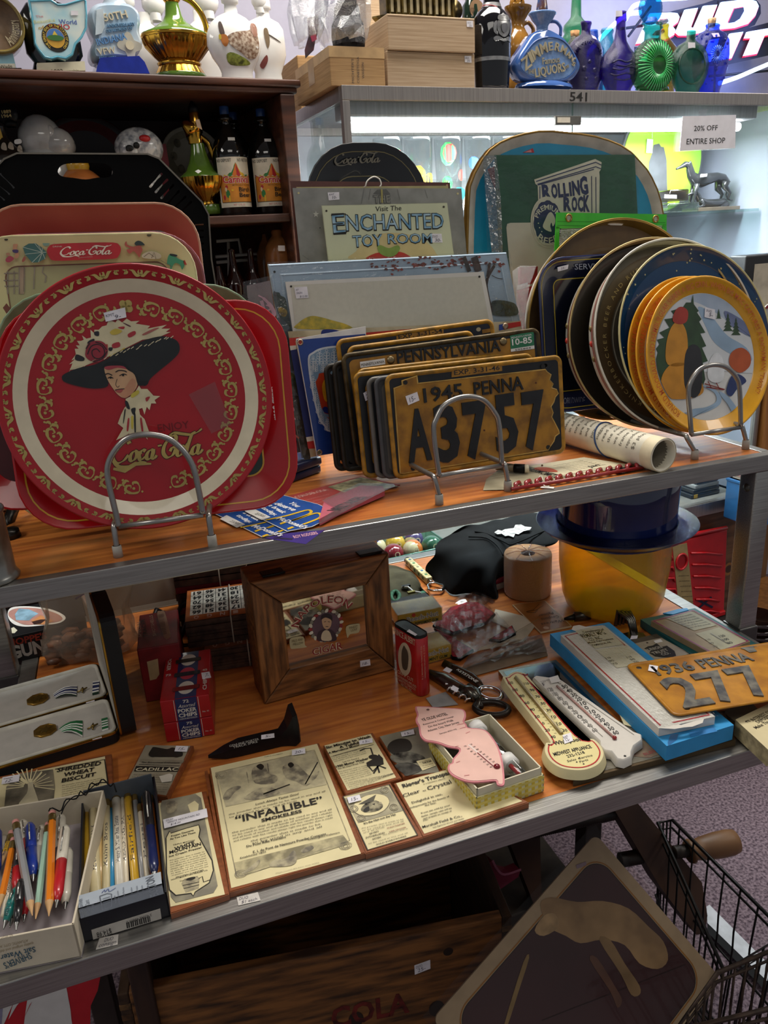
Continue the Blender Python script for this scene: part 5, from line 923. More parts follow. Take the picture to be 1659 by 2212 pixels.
for x,y in ((590,735),(782,1830)):c=pl.uv(*zE(x,y));b.lathe([(.0045,.0008),(.0045,.0018),(.003,.0022),(.0024,.0008)],m('b9a088',.3,.7),16,c=(*c,0));b.lathe([(.0026,.0009),(0,.0009)],m('b5402a' if y<900 else '6a6a50',.4),12,c=(*c,0))
b.out('enamel_sign',0,'blue enamel sign with white leaf motifs and an orange figure behind the licence plates','sign')
# red white and blue cardboard
pl=std(670,986,.240,0,5);b=MB(pl);TAN_=m('cbbf9f',.7,ns=.15,sc=30,h2='ab9d7c');q=pl.q(N('671 988 469-83-15-212-503 23'));b.prism(q,-.0015,0,TAN_)
def pb(L,h,z=.0004,f=None):b.px(f(L) if f else L,m(h,.5,ns=.06),z)
pb(N('482 692 308-20 410-30 500-42 0 22-500 43-410 30-305 27'),'c23028',.0004,zE);pb(N('482 692 58-2 10 75-62 5'),'c23028',.0005,zE);pb(N('488 770 62-5 3 40-58 10'),'e0dccb',.0005,zE);pb(N('495 815 65-15 165 870-75 10'),'1d2a6a',.0005,zE);pb(N('650 1680 75-12 7 47-72 10'),'e0dccb',.0006,zE);pb(N('660 1725 72-13 13 78-73 5'),'c23028',.0006,zE)
pb(sp(N('808 618 52-13 90 7 50 23 30 27-110 10-110 3')),'1d2f7a',.0006,zE);b.rib(pl.q(zE([(945,635),(940,668)]),.0008),.0016,WHITE,.0008);b.rib(pl.q(zE([(970,630),(965,668)]),.0008),.0016,WHITE,.0008)
pb(N('1352 808 118-18 2 25-120 25'),'c23028',.0006,zC);pb(N('1352 808 43-8 3 30-46 10'),'2a4a9a',.0007,zC)
c=pl.uv(*zC(1385,816));b.lathe([(.005,.0008),(.005,.002),(.0025,.0024),(0,.0012)],m('b9a088',.3,.7),16,c=(*c,0))
b.out('cardboard_sign',0,'worn red, white and blue bordered card behind the blue enamel sign','sign')
# white panel with a yellow bush
pl=std(633,712,.264,.5,6);b=MB(pl);psign(b,pl,N('633.5 725 432.5-25-22-113-428 22'),.0012,m('d4d2ca',.55,ns=.03));b.px(N('640 725 418-25-20-104-410 20'),m('c3c1b2',.6,ns=.025,sc=140),.0016)
b.px(zC(sp(N('258 830 4-30 38-28 40-12 50 8 60 17 70 20 20 25'))),m('c0a63c',.6,ns=.35,sc=110,h2='8f8a3c'),.0020)
for x,y in ((223,600),(1246,547)):b.px(zC(circ(x,y,6,6,12)),INK,.0022)
o=b.out('picture_sign',0,'pale blank-sky sign with a yellow bush at its lower left corner','sign')
sticker(pl,*zE(N('553 300 123-8-16-112-128 8')),o,(('07',.08,.68,.2,.16),('SIGN',.08,.4,.45,.17),('$12.00',.3,.08,.6,.17)),h=.0028)
# autumn landscape sign
pl=std(652,990,.258,1.5,5.5);b=MB(pl);ol=pl.q(N('652 990 513-85-72-360-515 26'));r_=.01
b.prism(ol,-.002,0,m('cfd0a8',.4));fr_=offs(ol,.004)
SKY=m('a9bdd0',.35,ct_=.4,ns=.08,sc=6);b.loft([[(*p,0) for p in ol],[(*p,.004) for p in offs(ol,.002)],[(*p,.003) for p in offs(ol,.004)]],SKY,smooth=False);b.poly(fr_,SKY,.003)
b.loft([[(*p,.003) for p in offs(ol,.014)],[(*p,.0045) for p in offs(ol,.016)],[(*p,.0032) for p in offs(ol,.018)]],SKY,smooth=False)
H=.0048
def pz(L,mt,dz=0,f=zC,sm=True):b.px(f([tuple(p) for p in (spl(L,3,True) if sm else L)]),mt,H+dz)
FOL=m('4a5648',.6,ns=.5,sc=70,h2='2c3530',detail=6);
pz(N('322 285 8-60 20 10 35 5 15 30 40 20 15 40 15 90 30 180-70 0-70-180'),FOL,0,zE);pz(N('372 400 28-15 40 15 22 30-7 40-35 10-35-30'),m('b5952c',.6,ns=.4,sc=90),.0003,zE);pz(N('360 480 140 120 100 300-40 100-120 0-40-300'),m('5f6a70',.6,ns=.3,sc=20,h2='3a4448'),.0001,zE);pz(N('440 1050 60-20 60 70 0 80-90 0'),m('6a7a3c',.6,ns=.4,sc=60),.0003,zE);pz(N('470 1180 90 0 140 670-80 30-80-380'),m('5d5648',.6,ns=.5,sc=90,h2='332f28'),.0003,zE);b.px(zE(N('410 740 50-10 60 100-100 40')),m('4a4448',.6),H+.0005)
MAPL=m('8a3a2a',.6,ns=.5,sc=120,h2='4a2018');
rg=random.Random(9)
for i in range(90):
 t=rg.random();x=645+750*t;y=475+rg.gauss(0,18)+ (10 if x<900 else 0);s=rg.uniform(6,16)
 if 930<x<1000 and y>500:continue
 b.px(zC([(x+s*k*cos(a+i),y+s*.7*k*sin(a+i)) for a,k in [(2*PI*j/7,rg.uniform(.4,1.2)) for j in range(7)]]),MAPL,H+.0006+i*.000004)
TRK=m('4a3428',.6,ns=.4,sc=60)
for L,w in (([(1160,440),(1190,520)],.007),([(1215,440),(1240,520)],.012),(N('1300 470-10 70-10 60'),.005),(N('1330 480-30 50-18 50 8 70 22 90'),.005),(N('1310 540 30 15 30 5'),.0012),([(1282,560),(1255,590)],.001)):b.rib(pl.q(zC(so(L,4)),H),w,TRK,H+.0012)
pz(N('1310 690 30-15 60 5 45 20 5 55-130 0'),m('4f5a4a',.6,ns=.5,sc=80,h2='2f3a30'),.0008);b.px(zC(circ(133,521,7,7,12)),INK,H+.001)
o=b.out('picture_sign',0,'large autumn lake landscape sign with red maples in shrink wrap','sign')
b=MB(pl);b.poly(offs(ol,-.002),film('film9','f4f6f6',.07,.08,.6,18),.0085);b.out('shrink_wrap',o)
# grey card with pink blackletter in a sleeve
pl=std(620,985,.213,0,6);b=MB(pl);q=pl.q(N('560 1000 80-12-57-382-50 11'));b.prism(q,-.001,0,m('8a7a78',.5,ns=.1,sc=20,h2='75666a'));PK=m('d9a5b2');b.rib(pl.q(zE(so(N('175 268 55 32 65 70 35 70-10 50-30 18'),5)),.0005),[.002,.004,.006,.006,.004,.002],PK,.0005);b.rib(pl.q(zE([(205,320),(240,440)]),.0005),.005,PK,.0006);b.rib(pl.q(zE([(250,365),(285,375)]),.0005),.002,PK,.0006);b.rib(pl.q(zE([(245,430),(310,400)]),.0005),.0025,PK,.0006)
b.rib(pl.q(zE([(455,1190),(465,1255)]),.0005),.003,PK,.0005);b.rib(pl.q(zE([(478,1185),(488,1250)]),.0005),.003,PK,.0005);b.rib(pl.q(zE(so(N('480 1330 20-10 5 30-20 30 15 50 25-20-15-30-20 10'),4)),.0005),.003,PK,.0005);b.rib(pl.q(zE(so(N('500 1490 20 10 25-5'),4)),.0005),.003,PK,.0005);b.px(zE(N('510 1620 70 60 0 20-65-50')),m('b5654a'),.0005);b.px(zE(N('375 680 10-25 15 65 30 120-30 10-15-70')),m('b56a7a'),.0005);o=b.out('card_sign',0,'narrow grey card with pink blackletter strokes in a sleeve beside the red tray','sign')
b=MB(pl);b.poly(offs(q,-.006),film('film10','f0f2f4',.08,.06,.4,14),.003);b.out('plastic_sleeve',o)
# enchanted toy room sign
pl=std(711,575,.315,4,5);b=MB(pl);q=pl.q(N('713 600 272-15-19-147-271.5 6'));GN=m('c6cbaa',.4,ct_=.2,ns=.04,sc=10);b.prism(q,-.0008,0,m('b9bc9c',.4));b.poly(offs(q,.0008),GN,.0002)
b.pt('Visit The',zC(680,193),zC(822,186),10.5,INK,.0008,bd=.004,shear=.15)
TEAL=m('5f8fae',.4,ns=.2,sc=60,h2='9fbccb')
for t,a,c,h in (('E',(455,312),(520,308),41),('NCHANTED',(524,296),(1052,282),33),('TOY',(562,386),(722,376),24),('ROOM',(750,366),(990,362),20)):
 b.pt(t,zC(a[0]-2,a[1]+3),zC(c[0]+2,c[1]+3),h+1,INK,.0006,bd=.035);b.pt(t,zC(*a),zC(*c),h,TEAL,.0010,bd=.0)
for a in ((440,213,520,206),(450,262,505,258),(452,313,526,305)):b.rib(pl.q(zC([(a[0],a[1]),(a[2],a[3])]),.0012),.0016,INK,.0012)
b.px(zC(sp(N('560 455 15-45 65-70 100-30 120 8 100 42 50 60-10 40'),4)),m('cbbb86',.5,ns=.08,sc=20),.0004);b.px(zC(sp(N('635 455 45-35 60-5 60-5 50 15 15 30'))),m('b5382c',.4),.0007);b.px(zC(sp(N('692 385 18-9 45 16 45-16 15 19-25 35-40 10-45-20'))),m('7f9a4a',.4),.0010)
for x,y in ((415,190),(1052,168)):b.px(zC(circ(x,y,6,6,12)),m('3a3428'),.0008)
o=b.out('tin_sign',0,'pale green tin sign reading Visit The ENCHANTED TOY ROOM','sign');sticker(pl,*zC(N('990 362 56 0-6-48-56 0')),o,(('DUO',.05,.55,.5,.28),('30-',.25,.1,.6,.35)))
# grey weathered sign behind
pl=std(649,570,.332,4,5);b=MB(pl);q=pl.q(N('655 620 357-20-15-193-365-1'));GRY=m('8d8e89',.5,.2,ns=.12,sc=26,h2='7a7b76');b.prism(q,-.0008,0,GRY);b.pt('THE',zC(670,150),zC(765,146),17,m('5f605c'),.0004,bd=.06);b.pt('THE',zC(674,148),zC(762,144),16,m('9c9c92'),.0007,bd=-.01);b.px(zC(N('668 98 22-23 50-3 22 26')),m('5f605c'),.0004);b.rib(pl.q(zC([(715,72),(718,146)]),.0009),.003,m('a59c5c'),.0009)
st_=[(358+18*k*cos(a),208+20*k*sin(a)) for a,k in [(PI/2*3+i*PI/5,1 if i%2==0 else .4) for i in range(10)]];b.px(zC(st_),m('b5b6ac',.4),.0005)
for L in ([(620,70),(605,150)],[(655,70),(645,130)],[(800,72),(815,130)],[(950,75),(965,120)],[(285,430),(320,455)]):b.rib(pl.q(zC(L),.0004),.0008,m('6f706c'),.0004)
for x,y in ((264,93),(1128,96)):b.px(zC(circ(x,y,6,6,12)),m('c9bf8a'),.0006)
b.px(zC(circ(380,282,3,3,8)),INK,.0005)
o=b.out('tin_sign',0,'weathered grey metal sign with a star and the word THE, behind the toy room sign','sign');sticker(pl,*zC(N('428 133 58-5-2-40-62 2')),o,(('KMT',.1,.6,.45,.22),('10-',.35,.15,.4,.35)))
b=MB(pl);b.tube([(*pl.uv(*zC(*p)),z) for p,z in zip(so(N('622 62 10-32 33-22 30 10 12 27-7 17'),4),[-.002]+[.004]*99)],.0011,m('dedbd0',.7),6);b.out('hanging_string',o)
pl=std(640,575,.346,4,5);b=MB(pl);q=pl.q(N('650 640 335-20-13-226-345-3'));b.prism(q,-.0008,0,m('5f3a33',.4));b.px(N('640 404 328-3 2 29-325 0'),m('b0a674'),.0006);b.px(zC(circ(1070,50,5,5,10)),m('c99a7a'),.001);b.out('tin_sign',0,'brown-edged sign with a tan border showing just above the grey sign','sign')
# black oval script tray on top behind
pl=std(655,560,.366,4,6);b=MB(pl);x0,x1=pl.uv(650,385)[0],pl.uv(911,385)[0];y1=pl.uv(770,313)[1];TB=m('16181a',.3,ct_=.4);rtray(b,x0,x1,-.02,y1,.085,.045,.016,TB,TB,m('101214',.25,ct_=.5),(m('8a7f5a',.35,.4),(.012,.0012),(.046,.0014)))
pscript(b,z2(335,982),z2(610,972),23,m('6f6a5c',.4),.012,w=.14);b.out('serving_tray',0,'black rounded tray with faint brand script standing above the grey sign','tray')
# ------------------------------------------------------------------ right group
# large teal rounded tray
pl=std(1010,540,.372,3,5);b=MB(pl);ol=N('1000 640 1-120 2-70 3-45 11-30 15-27 18-23 22-16 25-11 28-8 30-5.5 30-.5 26 3 34 3 32 5 29 8 27 11 23 15 18 19 16 18 12 20 11 24 8 26 5 28 6 76 4 100')
ol=pl.q(ol);b.loft([[(*p,-.001) for p in offs(ol,.008)],[(*p,.010) for p in ol],[(*p,.012) for p in offs(ol,.0015)],[(*p,.011) for p in offs(ol,.004)]],m('8a6a30',.3,.5,ns=.1));W1=offs(ol,.004);W2=offs(ol,.019);b.loft([[(*p,.011) for p in W1],[(*p,.002) for p in W2]],m('c9c4b8',.4));b.poly(W2,m('1f8fb5',.35,ct_=.3,ns=.05),.002);b.poly(ol[::-1],m('8a6a30',.4),-.001)
RDP=m('b5303a',.4);b.px(zD(N('465 215 80-35 11 35')),RDP,.0026);b.px(zD(N('478 214 52-22 6 22')),m('d98a8a'),.0030);b.px(zD(N('190 345 55-23 10 148-10 20')),RDP,.0026);b.px(zD(circ(769,92,5,5,10)),INK,.008)
b.out('serving_tray',0,'very large teal rounded tray with white band and brass rim at the back right','tray')
# rolling rock
pl=std(1079,560,.34,3.5,7);b=MB(pl);q=pl.q(N('1083 640 302-30-14-276-303 1'));b.prism(q,-.001,0,m('23553a',.4,ns=.25,sc=14,h2='1c4630',ct_=.2))
CRS=m('cbc4ae',.45,ns=.05);NV=m('232c54',.4)
def pr(L,mt,z,sm=False):b.px(zD([tuple(p) for p in (spl(L,3,True) if sm else L)]),mt,z)
pr(N('555 425 475-160 50 25-5 55-13 20 3 35-3 300-472 0-8-230-17-10'),CRS,.0004)
for L in (N('570 440 465-150 43 22'),N('580 462 455-137 40 15'),[(600,478),(600,700)],[(1002,398),(1005,700)],[(1036,405),(1038,700)],[(585,468),(1020,345)]):b.rib(pl.q(zD(L),.0007),.0016,NV,.0007)
for t,a,c,h in (('R',(622,575),(690,568),29),('O',(694,567),(742,561),28),('L',(745,560),(785,556),27.5),('L',(788,555),(828,550),27),('I',(834,549),(850,547),27),('N',(856,546),(914,539),29),('G',(918,541),(980,531),36),('R',(785,664),(845,664),27),('O',(848,666),(892,666),28),('C',(895,668),(938,668),29),('K',(940,669),(988,669),32)):b.pt(t,zD(*a),zD(*c),h,NV,.0008,bd=.045)
pr(N('338 800 7-30 25-8 330-4 680-18 20 760-1000 0'),m('c9c2ad',.5,ns=.05,sc=12),.0006)
c=pl.uv(*zD(658,760));r=abs(pl.uv(*zD(786,760))[0]-c[0]);b.poly(circ(*c,r*1.02,r*1.25,48),CRS,.0010);b.poly(circ(*c,r*.90,r*1.12,48),NV,.0013);
b.loft([[(c[0]+r*.92*cos(t)*k,c[1]+r*1.14*sin(t)*k,.0016) for t,k in [(i*2*PI/32,1) for i in range(32)]],[(c[0]+r*.87*cos(t)*k,c[1]+r*1.07*sin(t)*k,.0016) for t,k in [(i*2*PI/32,1 if i%3 else .95) for i in range(32)]]],CRS,smooth=False)
b.arct('PREMIUM',c,r*.62,158,22,r*.24,CRS,.0016,bd=.02);
def wpb(X,Y,zo,Lg):th=R(222+96*X/Lg);rr_=r*.92-Y;return (c[0]+rr_*cos(th),c[1]+rr_*1.15*sin(th),zo)
b.text('BEER',(0,0),(1,0),r*.26,CRS,.0016,bd=.02,warp=wpb)
pr(N('622 790 18-50 25-50 25-10 25 40 3 40-18 30-10-30-10 30 10 40-40-10'),CRS,.0017,True)
for x,y in ((588,765),(597,800),(614,830)):b.px(zD(circ(x,y,5,5,8)),CRS,.0016)
o=b.out('brewery_sign',0,'green ROLLING ROCK premium beer sign in a clear sleeve','sign')
b=MB(pl);b.px(N('1058 640 332-30-15-279-333 3'),film('film11','f2f5f6',.03,.10,.2,10),.005);b.px(N('1043 336 29 0 10 94 4 115-24 0-12-115'),film('film12','c9d4da',.22,.2,.6,16),.0056);b.out('clear_sleeve',o)
# red packet in plastic
pl=std(1130,690,.30,0,6);b=MB(pl);RP=m('a5262c',.35,ns=.3,sc=25,ct_=.5);b.prism(pl.q(zD(N('428 1110 137-5-5 75-40 60-90 22'))),0,.008,RP);b.prism(pl.q(zD(N('415 1290 105-35-40 225-25 160-35-80'))),0,.010,RP);b.px(zD(N('420 1250 85-25 5 35-95 30')),m('d9d2d4',.4),.011);b.pt('Joy!',zD(440,1520),zD(456,1440),8,WHITE,.0105)
o=b.out('red_packet',0,'red and white packet in crinkled plastic between landscape sign and round trays','packet');b=MB(pl);b.px(zD(N('385 1140 55-45 135 0-55 155-50 350-50 0-25-250')),BAG,.013);b.out('plastic_wrap',o)
# lime vinyl pouch
pl=std(1197,530,.315,4,2);b=MB(pl);LM=m('3fbf2f',.35,ct_=.3,ns=.05);q=pl.q(N('1197 560 243-15-.5-82-237.5-4'))
b.prism(pl.q(N('1200 494 239-7 .5-24-237.5-4')),-.001,.001,LM);b.prism(pl.q(N('1197 560 9 0 2-70-8 0')),-.001,.001,LM);b.prism(pl.q(N('1431 545 9 0-1-60-8 0')),-.001,.001,LM)
for y in (478,487):b.rib(pl.q([(1204,y),(1437,y+3)],.0013),.0012,m('2f9a24',.4),.0013)
o=b.out('vinyl_pouch',0,'lime green vinyl pouch with brass eyelets behind the gold-rimmed tray','pouch')
for x,y in ((821,724),(1497,732)):
 e=MB(pl);c=pl.uv(*zD(x,y));e.lathe([(.0068,.001),(.0066,.0026),(.0048,.003),(.0042,.0012)],m('a58a4a',.3,.8),20,c=(*c,0));e.lathe([(.0042,.0012),(0,.0012)],m('b9b6a8'),16,c=(*c,0));e.out('eyelet',o)
b=MB(pl);b.px(N('1206 560 225-15 0-56-223 4'),film('film13','cfd6cc',.15,.15,.4,20),0);
for i in range(7):x=1212+i*8;b.rib(pl.q([(x,512),(x+4,500),(x+9,512)],.0005),.0012,m('8f968c'),.0005)
b.out('window',o)
# round trays
def rnd(name,label,c,yaw,lean,r,rim,dep,edge,wall,base,extra=None,back=None):
 pl=up(c,yaw,lean);o=thing(name,label,'tray' if 'tray' in name else 'plate',pl);b=MB(pl);ctray(b,r,rim,dep,edge,wall,base,80);b.out('body',o)
 if extra:
  e=MB(pl);extra(e,pl);e.out('decoration',o)
 return o,pl
WED=m('d2cdbf',.3,ct_=.4,ns=.08,sc=30);GRM=m('9c7d3c',.28,.6,ns=.08);
def outer(b,r,rim,dep,cols):
 """coloured bands around the outside flange"""
 n=len(cols)
 for i,(a,c,mt) in enumerate(cols):
  f=lambda k:(r-rim+(rim-.002)*k+.0006,-.0015+(dep-.0025)*k)
  b.lathe([f(a),f(c)],mt,80)
BRN=m('4a3826',.35,ns=.1,ct_=.2);
def flange(b,pl,rr_,rim,dep):
 for i in range(3):
  a=R(170+9*i);k=.45;rd=rr_-rim+(rim-.002)*k+.0011;z=-.0015+(dep-.0025)*k
  mt=m('7a6a3c',.4) if i!=1 else m('c0392b',.4);b.ball((rd*cos(a),rd*sin(a),z),.0052,mt,.55 if abs(cos(a))>.7 else 1,1 if abs(cos(a))>.7 else .55,.5,1)
def ex_gold(b,pl):
 outer(b,.163,.008,.028,[(0,.85,WED)]);b.px(z7(N('700 122 45-10 58 2-18 16-67-2')),WHITE,.006)
 b.arct('BIG',(0,0),.098,112,96,.012,m('6a4f2c',.4),.0022)
rnd('round_tray','large round tray with a gold rim and brown face, rearmost of the right rack',(-.100,.256,.190),-4,4,.1635,.008,.028,GRM,GRM,m('6a5334',.35,ns=.1,ct_=.2),ex_gold)
# navy tray
pl=std(1270,885,.212,-2,8);b=MB(pl);x0=pl.uv(1158,700)[0];x1=x0+.25;y1=pl.uv(1265,553)[1];y0=pl.uv(1245,886)[1];NVY=m('141c38',.25,ct_=.5);rtray(b,x0,x1,y0,y1,.045,.032,.014,m('1d2a5a',.25,ct_=.5),NVY,m('0c1224',.2,ct_=.5),(m('b5a02c',.35),(.006,.0012),(.033,.0014)))
o=b.out('serving_tray',0,'navy blue rectangular tray with yellow lines in the right rack','tray');zK=zq(1120,440,4.81)
b=MB(pl);b.pt('SERVICE',zK(585,685),zK(900,675),12,m('7d8494',.4),.011);b.pt('WORLDWIDE',zK(420,2085),zK(690,2075),14,m('6f7686',.4),.009);b.out('lettering',o);sticker(pl,*zK(N('410 705 102-27 8-46-115 28')),o,(('25-',.3,.25,.5,.45),),h=.012)
KBB=m('b9a378',.35)
def exA(b,pl):outer(b,.1505,.007,.024,[(0,.62,WED),(.62,.9,m('a5202c',.3,ct_=.4))]);flange(b,pl,.1505,.007,.024)
rnd('round_tray','dark-faced round tray with a red outer stripe and gold lip, behind the orange-striped one',(-.074,.184,.171),-7,12,.1505,.007,.024,m('b59f6a',.3,.3),BRN,m('2c261c',.35,ct_=.3),exA)
def exB(b,pl):
 outer(b,.152,.007,.024,[(0,.5,WED),(.5,.68,m('b5202c',.3,ct_=.4)),(.68,.84,m('c84a24',.3,ct_=.4))]);flange(b,pl,.152,.007,.024);b.lathe([(.134,.0014),(.108,.0014)],BRN,80,smooth=False);b.lathe([(.1045,.0015),(.106,.0016),(.1035,.0015)],m('9c9688',.4),80)
 b.arct(' '.join('KNICKERBOCKER BEER AND RUPPERT'),(0,0),.1165,236,92,.0062,m('b5a06a',.4),.002,bd=.0)
rnd('round_tray','round brown tray lettered KNICKERBOCKER BEER AND RUPPERT with orange outer stripe',(-.055,.157,.168),-1,16,.152,.007,.024,WED,m('8d887c',.35),m('565048',.4),exB)
def exS(b,pl):
 rg=random.Random(3);SM=m('c9c48a',.4)
 for i in range(64):
  r_=rg.choice((rg.uniform(.118,.140),rg.uniform(.06,.116),rg.uniform(.122,.143)));a=rg.uniform(-1.0,4.1);c=(r_*cos(a),r_*sin(a));s=rg.uniform(.0012,.0026);zz=.0016 if r_<.127 else .0016+(r_-.127)/.0216*.014+.0018
  b.poly([(c[0]+s*(1 if k%2==0 else .4)*cos(k*PI/5),c[1]+s*(1 if k%2==0 else .4)*sin(k*PI/5)) for k in range(10)],SM,zz)
rnd('round_tray','deep blue round tray sprinkled with tiny stars behind the yellow-rimmed plates',(-.031,.1335,.1635),2,17.5,.1487,.022,.016,m('c9bf8a',.35),m('124472',.25,ct_=.5,ns=.05),m('0f3c68',.25,ct_=.5,ns=.06,sc=10),exS)
YE=m('e0a21c',.3,ct_=.4,ns=.06);RMT=m('c0571c',.45)
def rimtext(b,r):b.arct('RONALD McDONALD AND HAMBURGLAR SHARE A BIG GRIN...WHEN BIG MAC CAPTURES A SNOWMAN "TWIN"!',(0,0),r,228,-38,.0088,RMT,.0095,bd=.004)
for i,(dy,dx) in enumerate(((.030,-.011),(.017,-.006))):
 rnd('picture_plate',('rearmost' if i==0 else 'middle')+' of three stacked yellow-rimmed picture plates on the right rack',(-.035+dx,.094+dy,.143-.0005),3.5,15.8,.1222,.024,.011,YE,YE,WHITE,lambda b,pl:b.arct('RONALD McDONALD SHARES A BIG GRIN',(0,0),.1055,232,120,.0080,RMT,.0085))
pl=up((-.035,.094,.143),3.5,15.8);o=thing('picture_plate','front yellow-rimmed plate with a snowy fir tree scene','plate',pl);b=MB(pl);ctray(b,.1222,.024,.011,YE,YE,m('d9d9d6',.25,ct_=.4,ns=.02),80);b.out('body',o)
b=MB(pl);rimtext(b,.1055);b.out('rim_lettering',o)
b=MB(pl);rb=.0975
def clip(L):return [(x*min(1,rb/max(1e-6,math.hypot(x,y))),y*min(1,rb/max(1e-6,math.hypot(x,y)))) for x,y in L]
def P7(L,mt,z,sm=True):b.poly(clip(pl.q(z7([tuple(p) for p in (spl(L,4,True) if sm else L)]),z)),mt,z)
SKYB=m('8fa3bd',.3,ns=.3,sc=9,h2='c3ccd6',ct_=.4);SHB=m('9db8d2',.3,ns=.15,sc=12,ct_=.4);TRG=m('2c4a2a',.4,ns=.2,sc=40,ct_=.3)
b.poly(circ(0,0,rb,n=64,a0=8,a1=172)+[],SKYB,.0014);
P7(N('1000 600 90-40 140 30 100 50 120 90 80 60 70 40 0 170-200 0-300 0-200-100 20-200'),m('d5d9dc',.3,ns=.08,sc=14,ct_=.4),.0018)
P7(N('1240 620 60 20 60 80 60 70 110 70 30 80-120-40-100-70-50-90'),SHB,.0020);P7(N('1400 640 100 50 60 50 10 50-70-20-70-50'),m('6f7aa0',.3,ns=.1,ct_=.4),.0021)
P7(N('1210 535 6 65 29 40-10 10 27 40-14 15 37 65-30 5 35 75-25 10 35 80-30 10 15 100-25 60-260-20-10-80-60-20 55-40-45-20 60-40-50-30 60-20-50-40 80 0-30-30 60-30-30-50 70-10-30-40 70-20 20-30 30 0'),TRG,.0024,False)
for x,y,s in ((1365,660,32),(1420,712,60),(1468,738,58)):
 L=[(x,y-s)]
 for k in range(1,6):L+=[(x+s*.14*k*.7,y-s+s*.36*k),(x+s*.08*k*.6,y-s+s*.36*k)]
 L+=[(2*x-a,c) for a,c in L[:0:-1]];P7(L,TRG,.0024,False)
P7(N('1180 1345-40-65 60-50 90-15 60-35-10-50-50-30-20-15 60 15 48 50-8 50-70 40-70 25-30 35 10 45'),SHB,.0024);P7(N('1370 1120 50 30 40 50 30 50-35 10-35-60-40-50'),SHB,.0024)
# plain snow heap, sledge and lantern post in place of the figures
P7(N('1020 1100 10-80 50-60 70-10 80 30 32 80 8 70-90 35-120-5'),m('c98a2c',.4,ns=.1),.0028);P7(N('1060 960-10-110 30-110 50-40 40 60 10 100-15 100'),m('c98a2c',.4,ns=.1),.0028);P7(N('1090 700 15-60 35-25 40 25-5 60-40 20'),m('a8382c',.4),.0030);P7(N('1165 900 45-60 50 50 2 210-52 60-50-80'),m('2c2c30',.4),.0029)
P7(N('1300 1040 10-100 40-50 40 40 5 110-45 30'),m('dcdfe2',.3),.0029);P7(N('1430 960 10-70 60-30 52 40-2 70-60 40'),m('b5552c',.4),.0029);P7(N('1410 1120 30-90 50-10 40 40-50 40-40 50'),m('2c3a6a',.4),.0029)
for L in ([(1280,1075),(1400,1110)],[(1290,1095),(1395,1112)],[(1300,1060),(1320,1100)],[(1350,1070),(1370,1110)]):b.rib(pl.q(z7(L),.003),.0016,m('8a2c24',.4),.0032)
b.out('snow_scene',o);sticker(pl,*z7(N('1280 678 62 14 0-60-58-14')),o,(('DUO',.1,.6,.5,.22),('5-',.4,.2,.35,.35)),h=.0036)
# ------------------------------------------------------------------ small things lying on the overshelf
zF=zq(430,1000,3.687);zH=zq(1020,880,3.607);zT=zq(0,1050,5.53)
def lay(a,c,z=.0010):return flat(a,c,z)
# paper roll
p0,p1=onz(*zH(1545,300),.024),onz(*zH(720,170),.024);p0=onz(*zH(1490,385),.024);ax=(p1-p0).normalized();side=V((0,0,1)).cross(ax);Lr=(p1-p0).length+.03
pl=PL(V((p0.x,p0.y,.0262)),side,V((0,0,1))) 
if pl.n.dot(ax)<0:pl=PL(pl.o,-side,V((0,0,1)))
pl=PL(pl.o,pl.u,pl.v);o=thing('paper_roll','rolled printed paper with a blue rubber band near the right rack','paper roll',PL(pl.o-V((0,0,.0255)),pl.u,pl.v));PAP=m('e0d9c4',.6,ns=.05);b=MB(pl);r=.0252
b.lathe([(r*.90,.02),(r*.88,.0),(r*.95,0),(r,.0015),(r,Lr)],PAP,48);b.lathe([(r*.90,.0),(r*.88,.12),(0,.12)],m('8d8676',.7),32);b.lathe([(r*1.004,.0),(r*1.006,.022)],m('dccfb0',.6),48);b.out('sheet',o)
b=MB(pl);rg=random.Random(2);txt=['$3 plus 25c and','reproduction in your','frame your price','we have price the','the correct and','read our exhibit','suggest that these','jury and have sent','and since 1924 the','are priceless and','ture or $15.00 for','in addition to this','these gifts for your','are they are still','conversation piece','men or a player']
for i,t in enumerate(txt):
 zz=.034+i*(Lr-.045)/16
 def wr(X,Y,zo,Lg,zz=zz):
  th=R(12)+X/(r*1.0);return ((r+.0005)*cos(th),(r+.0005)*sin(th),zz+Y)
 b.text(t,(0,0),(r*2.9,0),.0058,m('6a6458',.6),.0,bd=.0,warp=wr)
b.out('print',o);b=MB(pl);b.tube([((r+.0008)*cos(t),(r+.0008)*sin(t),.115+.012*sin(t)) for t in [2*PI*i/32 for i in range(32)]],.0014,m('2f4a7a'),6,closed=True);b.out('rubber_band',o)
